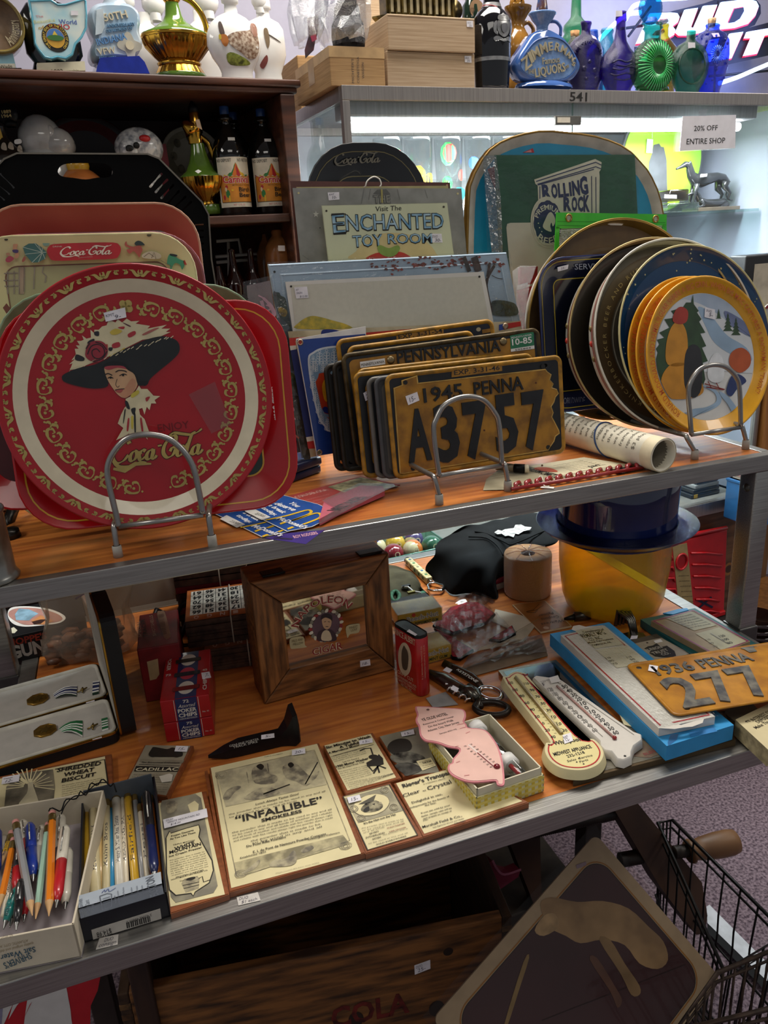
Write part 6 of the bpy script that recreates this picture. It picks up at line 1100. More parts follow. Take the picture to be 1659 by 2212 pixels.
# spiral bound calendar page
pl=lay(zH(300,660),zH(1335,490),.0009);o=thing('spiral_calendar','old printed sheet with red spiral binding on the overshelf front edge','calendar',pl);b=MB(pl);b.px(zH(N('85 645 25-85 90-70 240-35 430-67 355 57-45 20-420 80-460 95')),m('bfb497',.7,ns=.2,sc=12,h2='8f866c'),.0004);b.px(zH(N('440 455 430-67 355 57-525 85-80-20')),m('d2c8a9',.7,ns=.05),.0008)
b.px(zH(sp(N('478 478 42-12 80 4 65 25-25 8-100-7'))),m('c9502c',.6),.0012);b.pt('THERMOMETERS',zH(400,480),zH(690,560),8,INK,.0012,bd=.01,shear=-.2)
for i in range(6):b.pt('fine printing of the season and the weather',zH(640+25*i,455+8*i),zH(870+35*i,415+6*i),2.0,m('8a7f66'),.0012,bd=0)
b.pt('Jan',zH(920,470),zH(1000,450),5,INK,.0012);b.rib(pl.q(zH([(835,498),(1060,462)]),.0012),.0008,INK,.0012);b.px(zH(N('1060 500 165-48 105 28-180 40')),m('16120f',.6),.0003);b.out('sheet',o)
b=MB(pl);CO=m('8d1a20',.3,ct_=.5);A,B_=V(pl.uv(*zH(305,658))),V(pl.uv(*zH(1330,488)));n=13
b.tube([(A.x,A.y,.004),(B_.x,B_.y,.004)],.0028,CO,8)
for i in range(n):
 c=A+(B_-A)*(i+.4)/n;b.tube([(c.x,c.y,.003),(c.x+.003,c.y+.006,.0075),(c.x+.012,c.y+.013,.007),(c.x+.017,c.y+.016,.002)],[.0024,.0036,.0036,.0022],CO,7)
b.out('spiral_binding',o)
b=MB(pl);A=pl.uv(*zH(535,600));b.tube([(*pl.uv(*zH(*p)),.003) for p in so(N('520 610-5-35 20-30 15 35-5 35-20-55 35 65 40 5'),4)],.0007,m('e6e2d6',.7),5);b.prism(pl.q(zH(N('530 632 15-10 95 6-5 12'))),.001,.0016,WHITE);b.out('string_tag',o)
pl=lay(zH(230,490),zH(430,520),.0022);b=MB(pl);b.tube([(*pl.uv(*zH(190,490)),.007),(*pl.uv(*zH(330,508)),.007)],.006,m('7a6a52',.4,ns=.3,sc=40),12);b.tube([(*pl.uv(*zH(328,508)),.007),(*pl.uv(*zH(408,513)),.007)],.0068,BLK,12);b.tube([(*pl.uv(*zH(408,513)),.007),(*pl.uv(*zH(440,512)),.007)],.0062,m('cfc4aa'),12);b.out('glass_vial',0,'short brown vial with a black collar lying on the spiral calendar sheet','vial')
# stickers and booklets left of the plates
def slabp(name,label,cat,pts,f,z,th,mt,draw=None,bend=0,edge=None):
 pl=lay(f(*pts[0]),f(*pts[1]),z);b=MB(pl);q=pl.q([f(*p) for p in pts]);b.prism(q,0,th,mt,edge or mt)
 if draw:draw(b,pl,th+.0003)
 return b.out(name,label=label,cat=cat)
def d1(b,pl,z):
 b.px(zF(N('1025 190 265-78 300 73-390 65')),m('6a6848',.5,ns=.5,sc=90,h2='b5ad84',detail=6),z);b.pt('TI-CON-DER-OGA',zF(745,290),zF(1035,215),5,m('d9a59a'),z,bd=.01,shear=-.3);[b.pt('an account of the old fort and battles',zF(850+20*i,300+18*i),zF(1040+22*i,250+18*i),2.2,m('c9807a'),z,bd=0) for i in range(5)];b.px(zF(N('960 350 320-90 10 4-315 93')),m('c99a5a'),z+.0002)
slabp('booklet','red booklet with a gold picture panel under the pink packet','booklet',N('950 360 650-178-310-70-590 163'),zF,.0010,.0016,m('9c3630',.45,ns=.1),d1)
pl=lay(zF(1000,545),zF(1500,250),.0028);o=thing('eraser_packet','pink MISTAKES eraser sealed in a clear bag on the shelf edge','eraser',pl);b=MB(pl);q=pl.q(zF(N('960 500 150-80 370-158-10-30-180-10-280 138 110 45')[:2]+N('1480 262-15-30-175-7-290 130')));b.prism(q,.0,.009,m('b55566',.6,ns=.08));b.pt('MISTAKES',zF(1120,378),zF(1345,268),13,m('4a2c36'),.0095,bd=.03,shear=-.5);b.out('eraser',o)
b=MB(pl);b.poly(pl.q(zF(N('930 560 90-35 460-245 85-40-15-20-270-5-295 140 105 65'))),film('film14','f2e9ea',.13,.1,.8,60),.0105);b.out('clear_bag',o)
def mcd(b,pl,z,s=0,full=True):
 YL=m('e0b41c')
 for t,a,c,h in (('You',(705,318),(775,352),8),('deserve',(592,325),(745,382),8),('a break',(545,338),(665,402),8),('today.',(490,358),(600,420),8)):b.pt(t,zF(a[0]-s,a[1]+s*.3),zF(c[0]-s,c[1]+s*.3),h,m('e6e6ea'),z,bd=.03,shear=.2)
 b.rib(pl.q(zF([tuple((p[0]-s,p[1]+s*.3)) for p in spl(N('530 455 170-35 140-40 45-2-5 27-140 55 120-40 75-20 33 10-13 30-125 50'),4)]),z),.0042,YL,z+.0002)
 b.pt("McDonald's",zF(612-s,445+s*.3),zF(840-s,525+s*.3),8,m('e6e6ea'),z+.0004,bd=.03);b.px(zF([(365-s,385+s*.3),(420-s,355+s*.3),(570-s,430+s*.3),(500-s,455+s*.3)]),m('d9d6d0'),z);b.pt('23305',zF(440-s,405+s*.3),zF(510-s,430+s*.3),5,m('6a6660'),z+.0003,bd=0)
 for x,y in ((640,480),(700,520)):b.px(zF([(x-s,y+s*.3),(x+40-s,y-15+s*.3),(x+60-s,y-8+s*.3),(x+10-s,y+10+s*.3)]),YL,z+.0002)
BLS=m('1f4f9c',.35,ct_=.3)
for nm,dx,z0,lb in (('a',200,.0016,'lower blue You deserve a break today sticker, mostly covered, on the shelf front'),('b',0,.0034,'top blue You deserve a break today sticker with yellow arches')):
 sh=lambda L:[(x-dx,y+dx*.22) for x,y in L]
 pl=lay(zF(290-dx,345+dx*.22),zF(700-dx,545+dx*.22),z0);b=MB(pl);O=sh(N('290 345 210 105 200 98 200-38 218-105-168-75-290-75-190 45'));b.prism(pl.q(zF(O)),0,.0004,WHITE);b.poly(offs(pl.q(zF(O)),.0012),BLS,.0006)
 mcd(b,pl,.0009,dx) if nm=='b' else mcd(b,pl,.0009,dx)
 b.out('paper_sticker',0,lb,'sticker')
slabp('booklet','purple booklet corner poking over the metal shelf edge under the stickers','booklet',N('520 600 330 48 150-113-300 25'),zF,.0012,.0003,m('3a2a7a',.4),lambda b,pl,z:(b.pt('ROY RODGERS',zF(760,600),zF(950,565),6,m('d9a5b5'),z,bd=.02),b.px(zF(N('600 590 150 10-10 12-150-12')),m('1d1640'),z)))
# navy jewel box
pl=lay(zF(740,160),zF(985,70),.0006);o=thing('jewel_box','small navy blue hinged box on the shelf right of the red tray','box',pl);NB=m('14204a',.4,ns=.1,ct_=.2);b=MB(pl);w_=abs(pl.uv(*zF(990,75))[0]);b.box(-.03,w_,0,.075,0,.012,NB,.003,3);b.out('base',o);b=MB(pl);b.box(-.03,w_+.002,-.002,.075,.0125,.026,NB,.004,3);b.out('lid',o)
# wooden block under the plates
pl=lay(zE(980,1960),zE(1160,2000),.0005);b=MB(pl);b.box(-.005,.05,0,.03,0,.009,m('b5773a',.5,ns=.2,sc=20),.001);b.out('wood_block',0,'small wooden block lying under the back licence plates','block')
# left end: steel can, dark arrow-like tool, pale plate
pl=ground(V((onz(*zT(-5,1150),0).x-.012,onz(*zT(-5,1150),0).y+.012,.0006)));STL=m('8a8a86',.3,.85,ns=.35,sc=30,h2='5a544a');b=MB(pl);b.lathe([(0,.001),(.031,.001),(.0325,.0),(.0335,.003),(.0315,.006),(.030,.010),(.030,.078),(.0315,.080),(.032,.082),(.0315,.084),(.030,.083),(.029,.07),(.029,.004),(0,.003)],STL,40);b.out('steel_can',0,'worn steel can at the shelf left end, cut by the photo edge','can')
pl=lay(zT(70,620),zT(170,640),.0006);o=thing('metal_spout','dark metal spout-shaped tool lying beside the steel can','tool',pl);b=MB(pl);DG2=m('3a3734',.35,.7,ns=.2);
a=pl.uv(*zT(105,610));b.lathe([(.0005,.012),(.014,.010),(.0155,.0),(.013,.0)],DG2,20,c=(a[0],a[1],.0));b.loft([[(*pl.uv(*zT(60,470)),.012),(*pl.uv(*zT(80,520)),.005),(*pl.uv(*zT(120,520)),.012)],[(*pl.uv(*zT(160,360)),.020),(*pl.uv(*zT(190,480)),.006),(*pl.uv(*zT(200,420)),.022)],[(*pl.uv(*zT(280,320)),.016),(*pl.uv(*zT(255,380)),.012),(*pl.uv(*zT(270,330)),.018)]],DG2,caps=True);b.out('body',o)
pl=ground(V((onz(*zT(-40,260),.0).x,onz(*zT(-40,260),.0).y,.0006)));b=MB(pl);b.lathe([(0,.003),(.03,.003),(.046,.010),(.048,.011),(.046,.009),(.03,0),(0,0)],m('d9d4c4',.3,ct_=.4),40);[b.poly(circ(.022*cos(i*1.3),.022*sin(i*1.3),.010,.007,10),m(h,.4),.0036) for i,h in enumerate(('c9302c','d9c02c','2f7a4a','c9302c','d9c02c'))];b.out('saucer',0,'small pale saucer with bright printing at the shelf left end','plate')

# ------------------------------------------------------------------ lower table
zL=zq(0,1200,2.9625);zM=zq(500,1150,2.9625);zN=zq(840,1100,3.6065);zP=zq(1100,1300,2.968);zQ=zq(0,1600,3.318);zS=zq(400,1550,3.318);zU=zq(680,1500,3.190);zV=zq(1059,900,2.765)
T0=ZL+.0012
COP=m('8f5230',.35,ns=.15,sc=30,sx_=(1,6,1),ct_=.4);PPR=m('e4d8aa',.35,ns=.06,sc=20,ct_=.5);GINK=m('6d675a',.4,ns=.5,sc=90,h2='b5ab8c',detail=6);DINK=m('2b2823',.45)
def plaque(label,f,wood,paper,draw,th=.008,pap=PPR,z=T0):
 pl=flat(f(*wood[3]),f(*wood[2]),z);o=thing('framed_advert',label,'framed advert',pl);b=MB(pl);q=pl.q([f(*p) for p in wood],th);b.prism(q,0,th-.0008,COP);b.prism(offs(q,.0008),th-.0008,th,COP);b.out('wood_backing',o)
 b=MB(pl);b.px([f(*p) for p in paper],pap,th+.0003);
 H=th+.0007
 P=lambda L,mt=DINK,dz=0,sm=False:b.px([f(*p) for p in (spl(L,3,True) if sm else L)],mt,H+dz)
 T=lambda t,a,c,h,mt=DINK,**k:b.pt(t,f(*a),f(*c),h*.72,mt,H+.0006,**k)
 RB=lambda L,w,mt=DINK,dz=.0002,cl=False:b.rib(pl.q([f(*p) for p in L],H),w,mt,H+dz,cl)
 draw(b,pl,P,T,RB,H);b.out('printed_sheet',o);return o,pl,H
def fine(T,t0,rows,h,**k):
 """rows of small print between left and right marks"""
 words='the powder that is made to be used in any and all kinds of weather and reliable with fine results always right'.split()
 for i,(a,c) in enumerate(rows):
  n=max(3,int(((c[0]-a[0])**2+(c[1]-a[1])**2)**.5/(h*13)));T(' '.join(words[(i*5+j)%len(words)] for j in range(n)),a,c,h,bd=0,mt=m('4a463c'))
def d_inf(b,pl,P,T,RB,H):
 P(N('225 395 695-160 95 245-725 160'),m('a39a80',.4,ns=.4,sc=60,h2='c9bf9a',detail=8));RB(N('218 395 707-163 255 648-810 270-152-755'),.0009,GINK)
 for L in (N('480 370 80-30 40 60 60 20-20 50-140 0'),N('700 350 90-20 50 40 60 50 60-40-20 50-70 60-70-30-80-30'),N('420 580 100-70 100-10 60 40-80 30-100 20'),N('270 580 30-60 70-30 30 10-50 40-40 50')):P(L,GINK,.0002,True)
 RB([(560,550),(750,480)],.0022,DINK);RB([(860,480),(950,320)],.0016,DINK);P(N('510 350 30-20 25 20-20 25'),DINK,.0004,True);P(N('735 335 25-15 20 20-25 20'),DINK,.0004,True);RB([(440,390),(455,470)],.0012,GINK);RB([(590,330),(600,400)],.0014,GINK)
 T('Lunch Always Tastes Good',(505,628),(812,552),6,shear=.2);fine(T,0,[((312,700),(1005,530)),((315,720),(600,648)),((630,642),(800,600))],4.5)
 T('\u201cINFALLIBLE\u201d',(362,755),(990,605),19,bd=.02);T('SMOKELESS',(548,748),(838,678),9,bd=.03)
 fine(T,0,[((335+4*i,830+i*20),(1050+3*i,660+i*19.5)) for i in range(4)],4.5);fine(T,0,[((470,890),(970,765)),((480,905),(980,785))],5);T('Du Pont Rifle Powders',(440,930),(722,860),6,bd=.02);T('E. I. du Pont de Nemours Powder Company',(488,972),(1012,838),7,bd=.015);T('Wilmington, Delaware',(880,880),(1108,826),4.5);T('Established 1802',(395,1012),(580,965),5)
 P(N('350 1040 780-200 50 65-805 235'),m('c3b890',.4,ns=.3,sc=60),.0001);
 for L in (N('440 1090 60-50 30-20 5 20-45 50-90 30'),N('600 1060 40-40 80-10 60-60 20 70-40 40-120 10'),N('830 950 70-35 20 25-70 30')):P(L,GINK,.0003,True)
 for c in ((262,415),(1150,920),(400,1120)):
  for k in (1,.7,.4):RB(circ(c[0],c[1],44*k,26*k,14,rot=-14),.0008,GINK,.0004,True)
 T('From an old magazine',(570,285),(700,258),3,GINK);T('Please mention this paper when writing',(650,1118),(960,1040),2.6,GINK)
o,pl,H=plaque('large framed cream advert headed INFALLIBLE SMOKELESS, the biggest on the table',zS,N('172 362 786-182 332 788-972 282'),N('183 360 762-172 315 787-930 247'),d_inf);sticker(pl,*zS(N('765 270 97-15-4-37-93 17')),o,(('20-',.2,.2,.6,.5),),h=H+.0022)
# strip of another plaque under the left edge
b=MB(flat(zS(170,1200),zS(320,1270),T0));b.prism(b.pl.q([zS(138,385),(zS(160,378)[0],zS(160,378)[1]),zS(318,1262),zS(300,1275)],.006),0,.006,COP);b.out('framed_advert',0,'thin framed card edge hidden under the left side of the large INFALLIBLE advert','framed advert')
def d_wm(b,pl,P,T,RB,H):
 P(N('1150 470 10-40 240-50 40 30 120 630-30 50-270 70-35-40'),m('7d786a',.4,ns=.25,sc=50,h2='9c967f'));
 sh=N('1190 700 25-50 10 15 105-35 95-25 10 35-10 50 95 170 10 70-30 90-100 65-15 30-15-20-110 15-45-40-20-120')
 P([(x,y) for x,y in sh],PPR,.0002);RB(sh,.0012,DINK,.0004,True)
 P(N('1190 450 25-25 55 15-5 60-65 20'),GINK,.0002,True);P(N('1345 460 50-30 30 25-5 45-55 15'),PPR,.0002)
 T('Frozen Desserts',(1228,690),(1388,645),5,bd=.015);T('As You Like Them',(1218,712),(1402,662),5,bd=.015);T('TRIPLE MOTION',(1240,752),(1395,716),3.6);T('WHITE',(1252,785),(1395,738),9,bd=.03);T('MOUNTAIN',(1215,812),(1442,748),9,bd=.03);T('Ice Cream Freezer',(1213,836),(1448,768),5.5,bd=.015)
 fine(T,0,[((1215+2*i,862+i*15.5),(1465+4*i,797+i*15)) for i in range(8)],3);T('FROZEN DAINTIES',(1262,985),(1460,930),4,bd=.01);T('WHITE MOUNTAIN FREEZER CO.',(1225,1002),(1490,930),3.5);T('Dept. K Nashua, N. H.',(1290,1010),(1420,975),3)
 P(N('1300 1025 20-35 90-20 20 15-5 75-95 30'),GINK,.0003);P(N('1335 1000 10-15 45-10 10 10-30 15'),DINK,.0005,True);RB(N('1425 990 25-15 10 40 45-15'),.001,DINK,.0005);RB([(1310,1040),(1428,1015)],.0008,DINK,.0005);RB([(1318,1062),(1428,1035)],.0008,DINK,.0005)
o,pl,H=plaque('framed WHITE MOUNTAIN ice cream freezer advert with a printed price strip',zQ,N('1118 445 360-87 164 740-420 140'),N('1130 450 315-84 167 736-390 88'),d_wm);sticker(pl,*zQ(N('1178 628 312-83-10-60-312 80')),o,(('DUO',.06,.68,.16,.18),('WHITE MOUNTAIN AD',.08,.4,.75,.2),('$18.00',.15,.1,.22,.2)),h=H+.0024)
def d_cad(b,pl,P,T,RB,H):
 P(N('1005 130 315 10-10 20-310-8'),m('8d8571',.4));P(N('1065 100 20-40 15-15 40 5 60 10 40-12 60 27 10 25-30 15-180 0'),DINK,.0002,True);
 for c in ((1095,98),(1265,100)):RB(circ(c[0],c[1],26,20,16),.0012,DINK,.0006,True);P(circ(c[0],c[1],8,6,8),DINK,.0006)
 P(N('975 180 310 10-13 32-312-2'),DINK,.0002);T('CADILLAC',(968,216),(1272,214),9,m('d8d0b0'),bd=.02);T('The Economical Enthusiasm',(1010,160),(1285,162),4,bd=.015);RB([(995,170),(1290,180)],.0008,DINK);fine(T,0,[((955-10*i,245+i*16),(1245-9*i,250+i*17)) for i in range(8)],2.8)
 P(N('1140 255 75-20 25 10-10 45-70 10'),m('cfc9bb',.3),.0009)
o,pl,H=plaque('small framed CADILLAC advert with a picture of an early motor car',zQ,N('1035 30 353 4-188 368-330-52'),N('1045 32 320 4-175 356-305-47'),d_cad,pap=m('9d9580',.3,ns=.1,ct_=.5));sticker(pl,*zQ(N('1250 75 88 3 12-38-88-4')),o,(('15-',.25,.2,.5,.5),),h=H+.002)
def d_shr(b,pl,P,T,RB,H):
 P(N('30 480 15-150 95-95 240-30 15 125-10 90'),m('5d584c',.4,ns=.3,sc=40,h2='8d8570'));c=(210,290)
 for i in range(16):a=PI*(i/15);RB([(210+40*cos(a),330-30*sin(a)),(210+180*cos(a),350-150*sin(a))],.0014,PPR)
 P(N('195 290 20-15 20 15 5 40 15 40 15 90-140 10 60-90 10-50'),m('cfc6a5'),.0006,True);P(circ(218,285,15,14,12),PPR,.0008);RB([(200,310),(150,270)],.003,PPR,.0008);RB([(238,300),(300,230)],.003,PPR,.0008)
 T('SHREDDED',(405,225),(722,172),11,bd=.03);T('WHEAT',(452,258),(672,218),11,bd=.03);T('BISCUIT',(440,300),(685,252),11,bd=.03);fine(T,0,[((442,325+i*15),(730,270+i*14)) for i in range(6)],2.8);RB(N('395 205 355-70 40 285'),.0016,DINK)
o,pl,H=plaque('framed SHREDDED WHEAT BISCUIT advert partly hidden behind the pencil boxes',zQ,N('-60 268 860-176 18 338-888 130'),N('-60 285 812-173 38 298-850 130'),d_shr);sticker(pl,*zQ(N('10 312 125-22 8-50-125 22')),o,(('moun',.08,.6,.5,.25),('12-',.2,.12,.4,.35)),h=H+.002)
def d_six(b,pl,P,T,RB,H):
 T('Six Minutes to Wash',(78,375),(385,295),7,bd=.035);T('A Tubful',(172,372),(305,338),7,bd=.035);T('A Marvelous Motor',(95,410),(310,352),5.5,bd=.03);RB([(125,425),(405,345)],.0007);fine(T,0,[((110+8*i,432+i*11),(340+5*i,372+i*11)) for i in range(4)],2.6);T('Let Us Send a',(195,470),(305,440),3.8);T('1900 Motor Washer',(148,505),(372,445),6.5,bd=.03);T('On 30 Days Free Trial',(160,517),(342,468),4,bd=.015)
 fine(T,0,[((165+9*i,535+i*13),(360+6*i if i<6 else 545,490+i*12 if i<6 else 545)) for i in range(11)],2.6);P(N('355 470 75-40 10-20 30 30 5 40-35 10-80 5'),DINK,.0003);RB(N('400 415-15-45-45 5-30 15'),.0018);RB(N('370 495 30 35 40-40 50 20'),.0022);RB([(440,490),(405,545)],.0022);RB([(430,490),(445,540)],.002);P(circ(405,430,35,16,12),DINK,.0004)
o,pl,H=plaque('framed washing machine advert headed Six Minutes to Wash A Tubful',zU,N('58 352 340-90 200 316-383 112'),N('66 352 319-80 175 300-334 90'),d_six);sticker(pl,*zU(N('308 345 92-15-5-30-90 18')),o,(('15-',.25,.2,.5,.5),),h=H+.002)
def d_man(b,pl,P,T,RB,H):
 P(N('500 375 20-45 60-25 60 5 28 35-8 35-50 15-50 5-15 15'),DINK,.0002,True);P(N('520 425 80-30 100 10 60 35-60 30-140 0'),m('6a675c',.4,ns=.5,sc=90),.0002,True);P(N('550 490 70-20 70 10 50 40-100 40-30-15'),m('4d4b44',.4,ns=.5,sc=60),.0002,True);P(N('700 460 100-25 35 55-93 35'),PPR,.0004);T('THE STAR',(745,480),(808,462),5,bd=.03);fine(T,0,[((720,470),(800,450)),((742,495),(815,478)),((750,508),(822,490))],2.4)
o,pl,H=plaque('dark framed portrait card with a capped figure, beside the pink thermometer box',zU,N('440 290 288-75 132 325-250 25'),N('447 290 283-70 128 315-238 25'),d_man,pap=m('7a7769',.35,ns=.25,sc=25,h2='8f8b78',ct_=.5));sticker(pl,*zU(N('600 290 88-18-8-32-88 22')),o,(('15-',.25,.2,.5,.5),),h=H+.002)
def d_hair(b,pl,P,T,RB,H):
 P(N('205 715 300-83 105 168-310 85'),m('8d8873',.4,ns=.35,sc=40,h2='b5ac8d'));P(circ(390,762,128,72,28,rot=-14),PPR,.0003);RB(circ(390,762,128,72,28,rot=-14),.0008,GINK,.0005,True)
 for c in ((270,790),(545,780),(480,660),(320,855)):
  for k in (1,.6):RB(circ(c[0],c[1],28*k,22*k,12),.001,GINK,.0006,True)
 P(N('300 757 122-67-17 45-75 20'),m('5a564a',.4),.0007);P(N('325 775 35-30 60-15 50 35-30 35-80 15-40-15'),m('a59d80',.4,ns=.5,sc=80),.0005,True);P(N('335 795 35-25 5 30-30 12'),DINK,.0008,True);P(N('395 755 20-5-3 12'),DINK,.0008);P(N('430 750 25-10 15 20'),GINK,.0008)
 RB(N('195 705 317-83 196 348-344 103'),.0014,DINK,.0004,True);T("It's the Hair-not the Hat",(340,895),(560,830),6,bd=.02);fine(T,0,[((322,925),(612,860)),((328,940),(612,875)),((335,955),(480,915))],3);T('SEVEN',(378,965),(440,945),4.5,bd=.01);T('SUTHERLAND',(352,992),(485,955),4.5,bd=.01);T('SISTERS',(398,1002),(458,985),4.5,bd=.01);T('SCALP CLEANER',(500,925),(622,890),3.8,m('8a3a2c'));T('HAIR GROWER',(515,950),(630,918),3.8,m('8a3a2c'));fine(T,0,[((470,970),(640,925)),((370,1030),(640,955))],2.8);T('SOLD EVERYWHERE',(425,1038),(632,978),4,bd=.01)
o,pl,H=plaque("framed It's the Hair not the Hat advert with an oval portrait",zU,N('185 700 335-95 228 380-398 113'),N('195 705 317-83 196 348-344 103'),d_hair);sticker(pl,*zU(N('235 750 87-22-14-38-86 20')),o,(('15-',.25,.2,.5,.5),),h=H+.0024)
def d_rie(b,pl,P,T,RB,H):
 T("Rieger's Transparent",(610,642),(1000,528),11,bd=.03);T('is a summery adjunct',(750,620),(900,580),3.5);T('Clear',(612,708),(728,672),10);T('as',(745,668),(768,662),4.5);T('Crystal',(782,660),(945,610),12);T('Delightful in use,',(672,752),(880,690),6.5);T('Indispensable for the Beauty of',(660,785),(928,705),4.8);T('the Skin.',(760,770),(840,748),4.8);T('If not yet sold by your',(735,822),(935,765),4.5);T('dealer, sample cake will be',(735,845),(945,785),4.5);T('sent prepaid on receipt of',(748,860),(945,805),4.5);T('10c.',(750,872),(785,862),4.5);T('Marshall Field & Co.,',(745,920),(1015,840),7,bd=.01);T('Sole Agents for the U.S. and Canada,',(815,920),(1030,855),3.5);T('Chicago',(965,895),(1040,872),5)
o,pl,H=plaque("framed Rieger's Transparent soap advert lying partly under the gingham box",zU,N('545 612 465-132 465 262-730 243'),N('560 612 440-117 430 240-675 225'),d_rie)
# railway spike
pl=flat(zS(180,300),zS(740,165),T0);o=thing('track_spike','black painted iron railway track spike above the large advert','spike',pl);IRN=m('17171a',.4,.3,ns=.2,sc=60);L=pl.uv(*zS(745,165))[0];b=MB(pl)
sec=lambda x,w,z0,z1:[(x,-w,z0),(x,w,z0),(x,w,z1),(x,-w,z1)]
b.loft([sec(-.002,.002,.004,.006),sec(.02,.008,.001,.012),sec(.04,.009,0,.017),sec(L-.01,.009,.0,.017)],IRN,smooth=False,caps=True);b.out('shaft',o)
b=MB(pl);b.loft([sec(L-.012,.009,.0,.017),sec(L-.002,.012,.0,.028),sec(L+.006,.016,0,.046),sec(L+.012,.016,.004,.048),sec(L+.014,.014,.004,.03),sec(L+.010,.010,0,.0)],IRN,smooth=False,caps=True);b.out('head',o)
b=MB(pl);b.pt('GENUINE PORTER',zS(318,212),zS(530,160),4.5,m('b9b6ae'),.0174,bd=0);b.pt('TRACK SPIKE',zS(345,222),zS(520,178),5,m('b9b6ae'),.0174,bd=.005);b.out('lettering',o);sticker(pl,*zS(N('545 155 95-13-2-30-93 13')),o,(('5-',.3,.2,.4,.5),),h=.0182)
# gingham box with a pink state thermometer
pl=flat(zU(1115,830),zU(1575,668),T0);W=pl.uv(*zU(1578,668))[0];Ln=pl.uv(*zU(1160,140),.034)[1];x0=pl.uv(*zU(740,240),.034)[0]
o=thing('gift_box','open cream box with yellow gingham sides at the table front','box',pl);GH=m('d9d2a4',.55,ns=.05);YG=m('cfb53a',.55,ns=.1);b=MB(pl)
for a in ((0,W,0,.0015),(0,W,Ln-.0015,Ln),(0,.0015,0,Ln),(W-.0015,W,0,Ln)):b.box(a[0],a[1],a[2],a[3],0,.024,GH)
b.box(0,W,0,Ln,0,.0015,GH)
for i in range(10):
 x=W*(i+.15)/10;b.box(x,x+W*.045,-.0004,.0002,.0008,.0236,YG);
for i in range(18):
 y=Ln*(i+.15)/18;b.box(-.0004,.0002,y,y+Ln*.025,.0008,.0236,YG)
for k in (.004,.012,.019):b.box(-.0003,W+.0003,-.0005,.0001,k,k+.0035,m('d9c86a',.55));b.box(-.0005,.0001,-.0003,Ln,k,k+.0035,m('d9c86a',.55))
b.out('gingham_base',o);b=MB(pl);CRB=m('d8d0b6',.5,ns=.04)
i_=.002
for a in ((i_,W-i_,i_,i_+.0016),(i_,W-i_,Ln-i_-.0016,Ln-i_),(i_,i_+.0016,i_,Ln-i_),(W-i_-.0016,W-i_,i_,Ln-i_)):b.box(a[0],a[1],a[2],a[3],.002,.034,CRB)
b.box(i_,W-i_,i_,Ln-i_,.002,.004,m('6d685c',.6));b.out('inner_tray',o)
pl2=pl.at(0,0,.0338);o=thing('glass_thermometer','white-capped glass tube with a red strip lying in the gingham box','thermometer',pl2);q=lambda x,y:pl.uv(*zU(x,y),.028)
A,B_=V(q(1110,215)),V(q(1415,540));zz=-.009;D=(B_-A).normalized();PT=lambda t:(*(A+(B_-A)*t),zz)
b=MB(pl2);b.tube([PT(.0),PT(1.05)],.0085,film('film15','eef2f2',.15,.03),16);b.out('glass_tube',o)
for t0,t1 in ((-.02,.10),(.70,.82)):b=MB(pl2);b.tube([PT(t0),PT(t1)],.0115,WHITE,18);b.out('cap',o)
b=MB(pl2);b.tube([PT(.0),PT(.72)],.0036,WHITE,8);b.tube([(*(A+(B_-A)*.1+V((-.004,-.002))),zz+.001),(*(A+(B_-A)*.98+V((-.001,-.001))),zz+.001)],.0028,m('c0201f',.35),8);b.out('red_strip',o)
pl3=pl.at(0,0,.0352);o=thing('state_thermometer','pink state-shaped card thermometer from Ye Olde Hotel on the gingham box','thermometer',pl3)
out=N('692 105 23-15 145 8 140 10 35 17 7 35-12 35 15 20 15 23 80 7 50 20 45 55 30 50 20 60 15 70 8 90-3 40-20 8-30-8-10-25-65 5-80 5-70-10-70-30-35-30-10-30 10-25 20-10 5-25 35-40 10-20-10-13-65-12-70-25-50-10-45-10-30-35-10-60-15-25-5-25 10-30')
b=MB(pl3);q=pl3.q(zU(sp(out)));b.prism(q,0,.002,m('cf7f86',.45));b.poly(offs(q,.0022),m('e0b5a8',.45,ns=.04),.0024);
def PT3(t,a,c,h,mt=INK,**k):b.pt(t,zU(*a),zU(*c),h,mt,.0028,**k)
PT3('YE OLDE HOTEL',(742,185),(918,140),6,bd=.01);PT3('Restaurant & Cocktail Lounge',(750,212),(958,155),3.2,bd=0);PT3('On the board Walk',(785,230),(958,182),4.5,bd=0);PT3('Atlantic City, New Jersey',(782,258),(998,195),4.5,bd=0);PT3('Sample #201-NJ',(862,275),(978,242),3,bd=0)
for i in range(9):
 PT3(str(120-20*i if i<7 else 20*(i-6)),(1032+22*i,362+18*i),(1048+22*i,357+18*i),3,bd=0);PT3(str(120-20*i if i<7 else 20*(i-6)),(1072+22*i,350+17*i),(1088+22*i,345+17*i),3,bd=0)
b.rib(pl3.q(zU([(1060,345),(1245,505)]),.0026),.003,m('e6d0c8',.3),.0026);b.rib(pl3.q(zU([(1120,400),(1250,510)]),.003),.0012,m('8a2a30',.3),.0030)
for L in ([(980,210),(1030,200)],[(1000,235),(1040,225)],[(970,360),(990,355)],[(975,470),(1000,460)],[(1030,560),(1065,555)],[(1040,268),(1070,255)]):b.rib(pl3.q(zU(L),.0026),.0012,m('cf8a86'),.0028)
c=pl3.uv(*zU(780,117));b.poly(circ(*c,.0022,n=12),m('6a4a44'),.0028);b.out('card',o);b=MB(pl3);c=pl3.uv(*zU(1255,512));b.ball((*c,.003),.0042,m('7a0f1c',.1,ct_=.5),1,1,.8);b.out('bulb',o)
